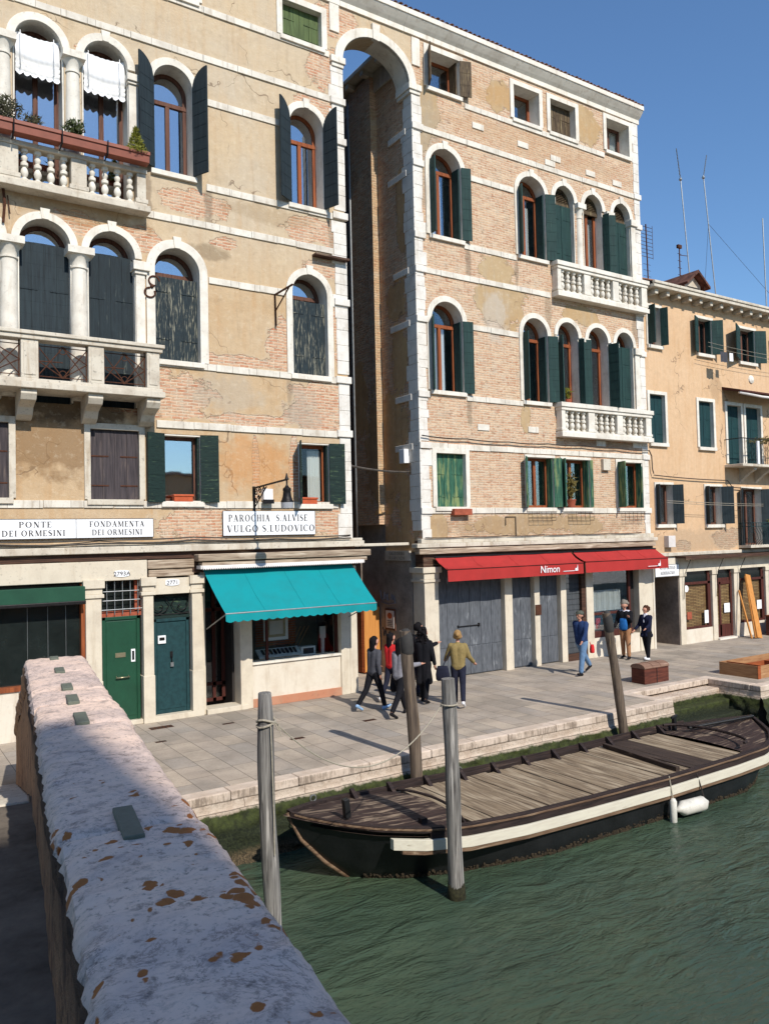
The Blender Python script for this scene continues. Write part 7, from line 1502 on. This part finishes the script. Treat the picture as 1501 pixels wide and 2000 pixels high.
    if cap:
        c = MB(); c.ball(Hh(-.012, 0, .062), .116*k, .116*k, .088*k, 16, 10); c.obox(Hh(.115, 0, .058), Fq, Lh, Uq, .055*k, .068*k, .006*k); c.build('cap', M[cap], root, smooth='auto', bevel=.003)
    return root, hands
def bag(c, w_, d_, h_, mat, label, ang=0, strap=None, cat='bag'):
    t = MB(); a = R(ang); ax = Vector((math.cos(a), math.sin(a), 0)); ay = Vector((-math.sin(a), math.cos(a), 0)); c = Vector(c)
    vs = []; N = 12
    for j, (zz, sc) in enumerate(((0, .75), (.08, .95), (.4, 1.0), (.8, .85), (1, .7))):
        for i in range(N): an_ = 2*math.pi*i/N; vs.append(c+ax*(w_/2*sc*math.copysign(abs(math.cos(an_))**.6, math.cos(an_)))+ay*(d_/2*sc*math.copysign(abs(math.sin(an_))**.6, math.sin(an_)))+Vector((0, 0, h_*zz)))
    t.add(vs, [(j*N+i, j*N+(i+1) % N, (j+1)*N+(i+1) % N, (j+1)*N+i) for j in range(4) for i in range(N)]+[tuple(range(N))[::-1], tuple(4*N+i for i in range(N))])
    o = t.build('bag', M[mat], smooth=True); tag(o, label, cat)
    if strap: s = MB(); s.tube([Vector(p) for p in strap], .012, 5); s.build('strap', M[mat], o)
    return o
g = 'group of friends walking along the quay'
person((9.98, -2.1, 0), 8, 1.66, 'woman in charcoal hooded sweater and black leggings walking right, leftmost of the group', [(-22, 18, .0), (20, 6, .02)], [(22, 10, 40), (-12, 12, 18)], 'cloth_charcoal', 'cloth_black', 'shoe_pale_blue', 'hair_black', .16, lean=4, group=g)
person((10.85, -1.55, 0), 10, 1.60, 'person in a bright red jacket mostly hidden behind two walking women', [(-14, 16, 0), (16, 6, 0)], [(15, 8, 20), (-10, 8, 15)], 'cloth_red', 'denim_dark', 'shoe_white', 'hair_black', .2, group=g)
person((10.12, -2.98, 0), 18, 1.70, 'woman in light grey top and black jeans striding behind the leaning brown pole', [(24, 4, .0), (-26, 12, .02)], [(5, 8, 14), (28, 16, 62)], 'cloth_grey', 'cloth_black', 'shoe_black', 'hair_black', .34, lean=5, group=g)
person((11.40, -2.15, 0), 35, 1.72, 'person with long curly black hair in a long black coat, seen from behind', [(10, 4, 0), (-12, 10, .02)], [(6, 10, 20), (-2, 14, 12)], 'cloth_black', 'cloth_black', 'shoe_black', 'hair_black', .34, coat=.45, curly=True, group=g)
person((11.75, -1.45, 0), 20, 1.76, 'dark haired person behind the black coat, one forearm held out to the right', [(10, 4, 0), (-12, 10, .02)], [(6, 10, 20), (40, 12, 60)], 'cloth_black', 'denim_dark', 'shoe_black', 'hair_black', .05, group=g, female=False)
_, hh = person((11.78, -3.0, 0), 48, 1.70, 'fair haired woman in a khaki jacket and dark jeans, seen from behind with arms out', [(4, 4, .0), (-14, 22, .03)], [(16, 22, 44, 12), (8, 20, 40, 24)], 'cloth_khaki', 'denim_dark', 'shoe_white', 'hair_blond', .03, ponytail=True, group=g)
bag((11.42, -2.86, .62), .14, .34, .34, 'denim_dark', 'navy shoulder bag hanging at the left hip of the woman in khaki', 40, [(11.42, -2.86, .94), (11.55, -2.88, 1.15), (11.66, -2.92, 1.40)])
bag((10.25, -2.62, .48), .30, .14, .40, 'cloth_black', 'black bag swinging between the charcoal sweater woman and the striding woman', 10, [(10.25, -2.62, .85), (10.28, -2.6, 1.05)])
person((17.05, -1.95, 0), 186, 1.75, 'man in blue jacket, light jeans and green cap striding left along the quay', [(14, 4, .0), (-30, 8, .01)], [(24, 12, 22), (-24, 14, 10)], 'cloth_blue', 'denim_light', 'shoe_black', 'hair_black', .0, female=False, cap='cap_green', wide=1.12, lean=3)
bag((17.47, -1.95, .58), .13, .12, .24, 'cloth_red', 'small bright red bundle in the trailing hand of the man in the cap', 0, [(17.42, -1.95, .8), (17.38, -1.95, .9)])
person((20.20, -.85, 0), 200, 1.74, 'person in tan trousers and black sweater with white shoulders looking down, curly grey hair', [(6, 6, .03), (-6, 6, .04)], [(30, 10, 95), (4, 14, 40)], 'cloth_black', 'cloth_tan', 'shoe_black', 'hair_grey', .03, female=False, curly=True, yoke='cloth_white', headpitch=25, wide=1.05)
bag((19.88, -1.05, .96), .16, .26, .36, 'bag_blue', 'bright blue bag held at chest height by the person in tan trousers', 20)
person((20.55, -1.38, 0), 184, 1.60, 'person in dark navy coat, white scarf and white shoes with short brown hair', [(8, 2, .02), (-12, 6, .03)], [(28, 10, 40), (8, 18, 42)], 'cloth_navy', 'cloth_black', 'shoe_white', 'hair_brown', .02, curly=True, scarf='cloth_white', coat=.12, wide=1.1)
person((30.35, -1.35, 0), 200, 1.68, 'person in pink striped shirt bending over the sideboard at the right edge of the picture', [(4, 4, .03), (-4, 4, .03)], [(40, 10, 40), (36, 10, 30)], 'cloth_rose', 'denim_dark', 'shoe_black', 'hair_black', .05, lean=22, headpitch=25)
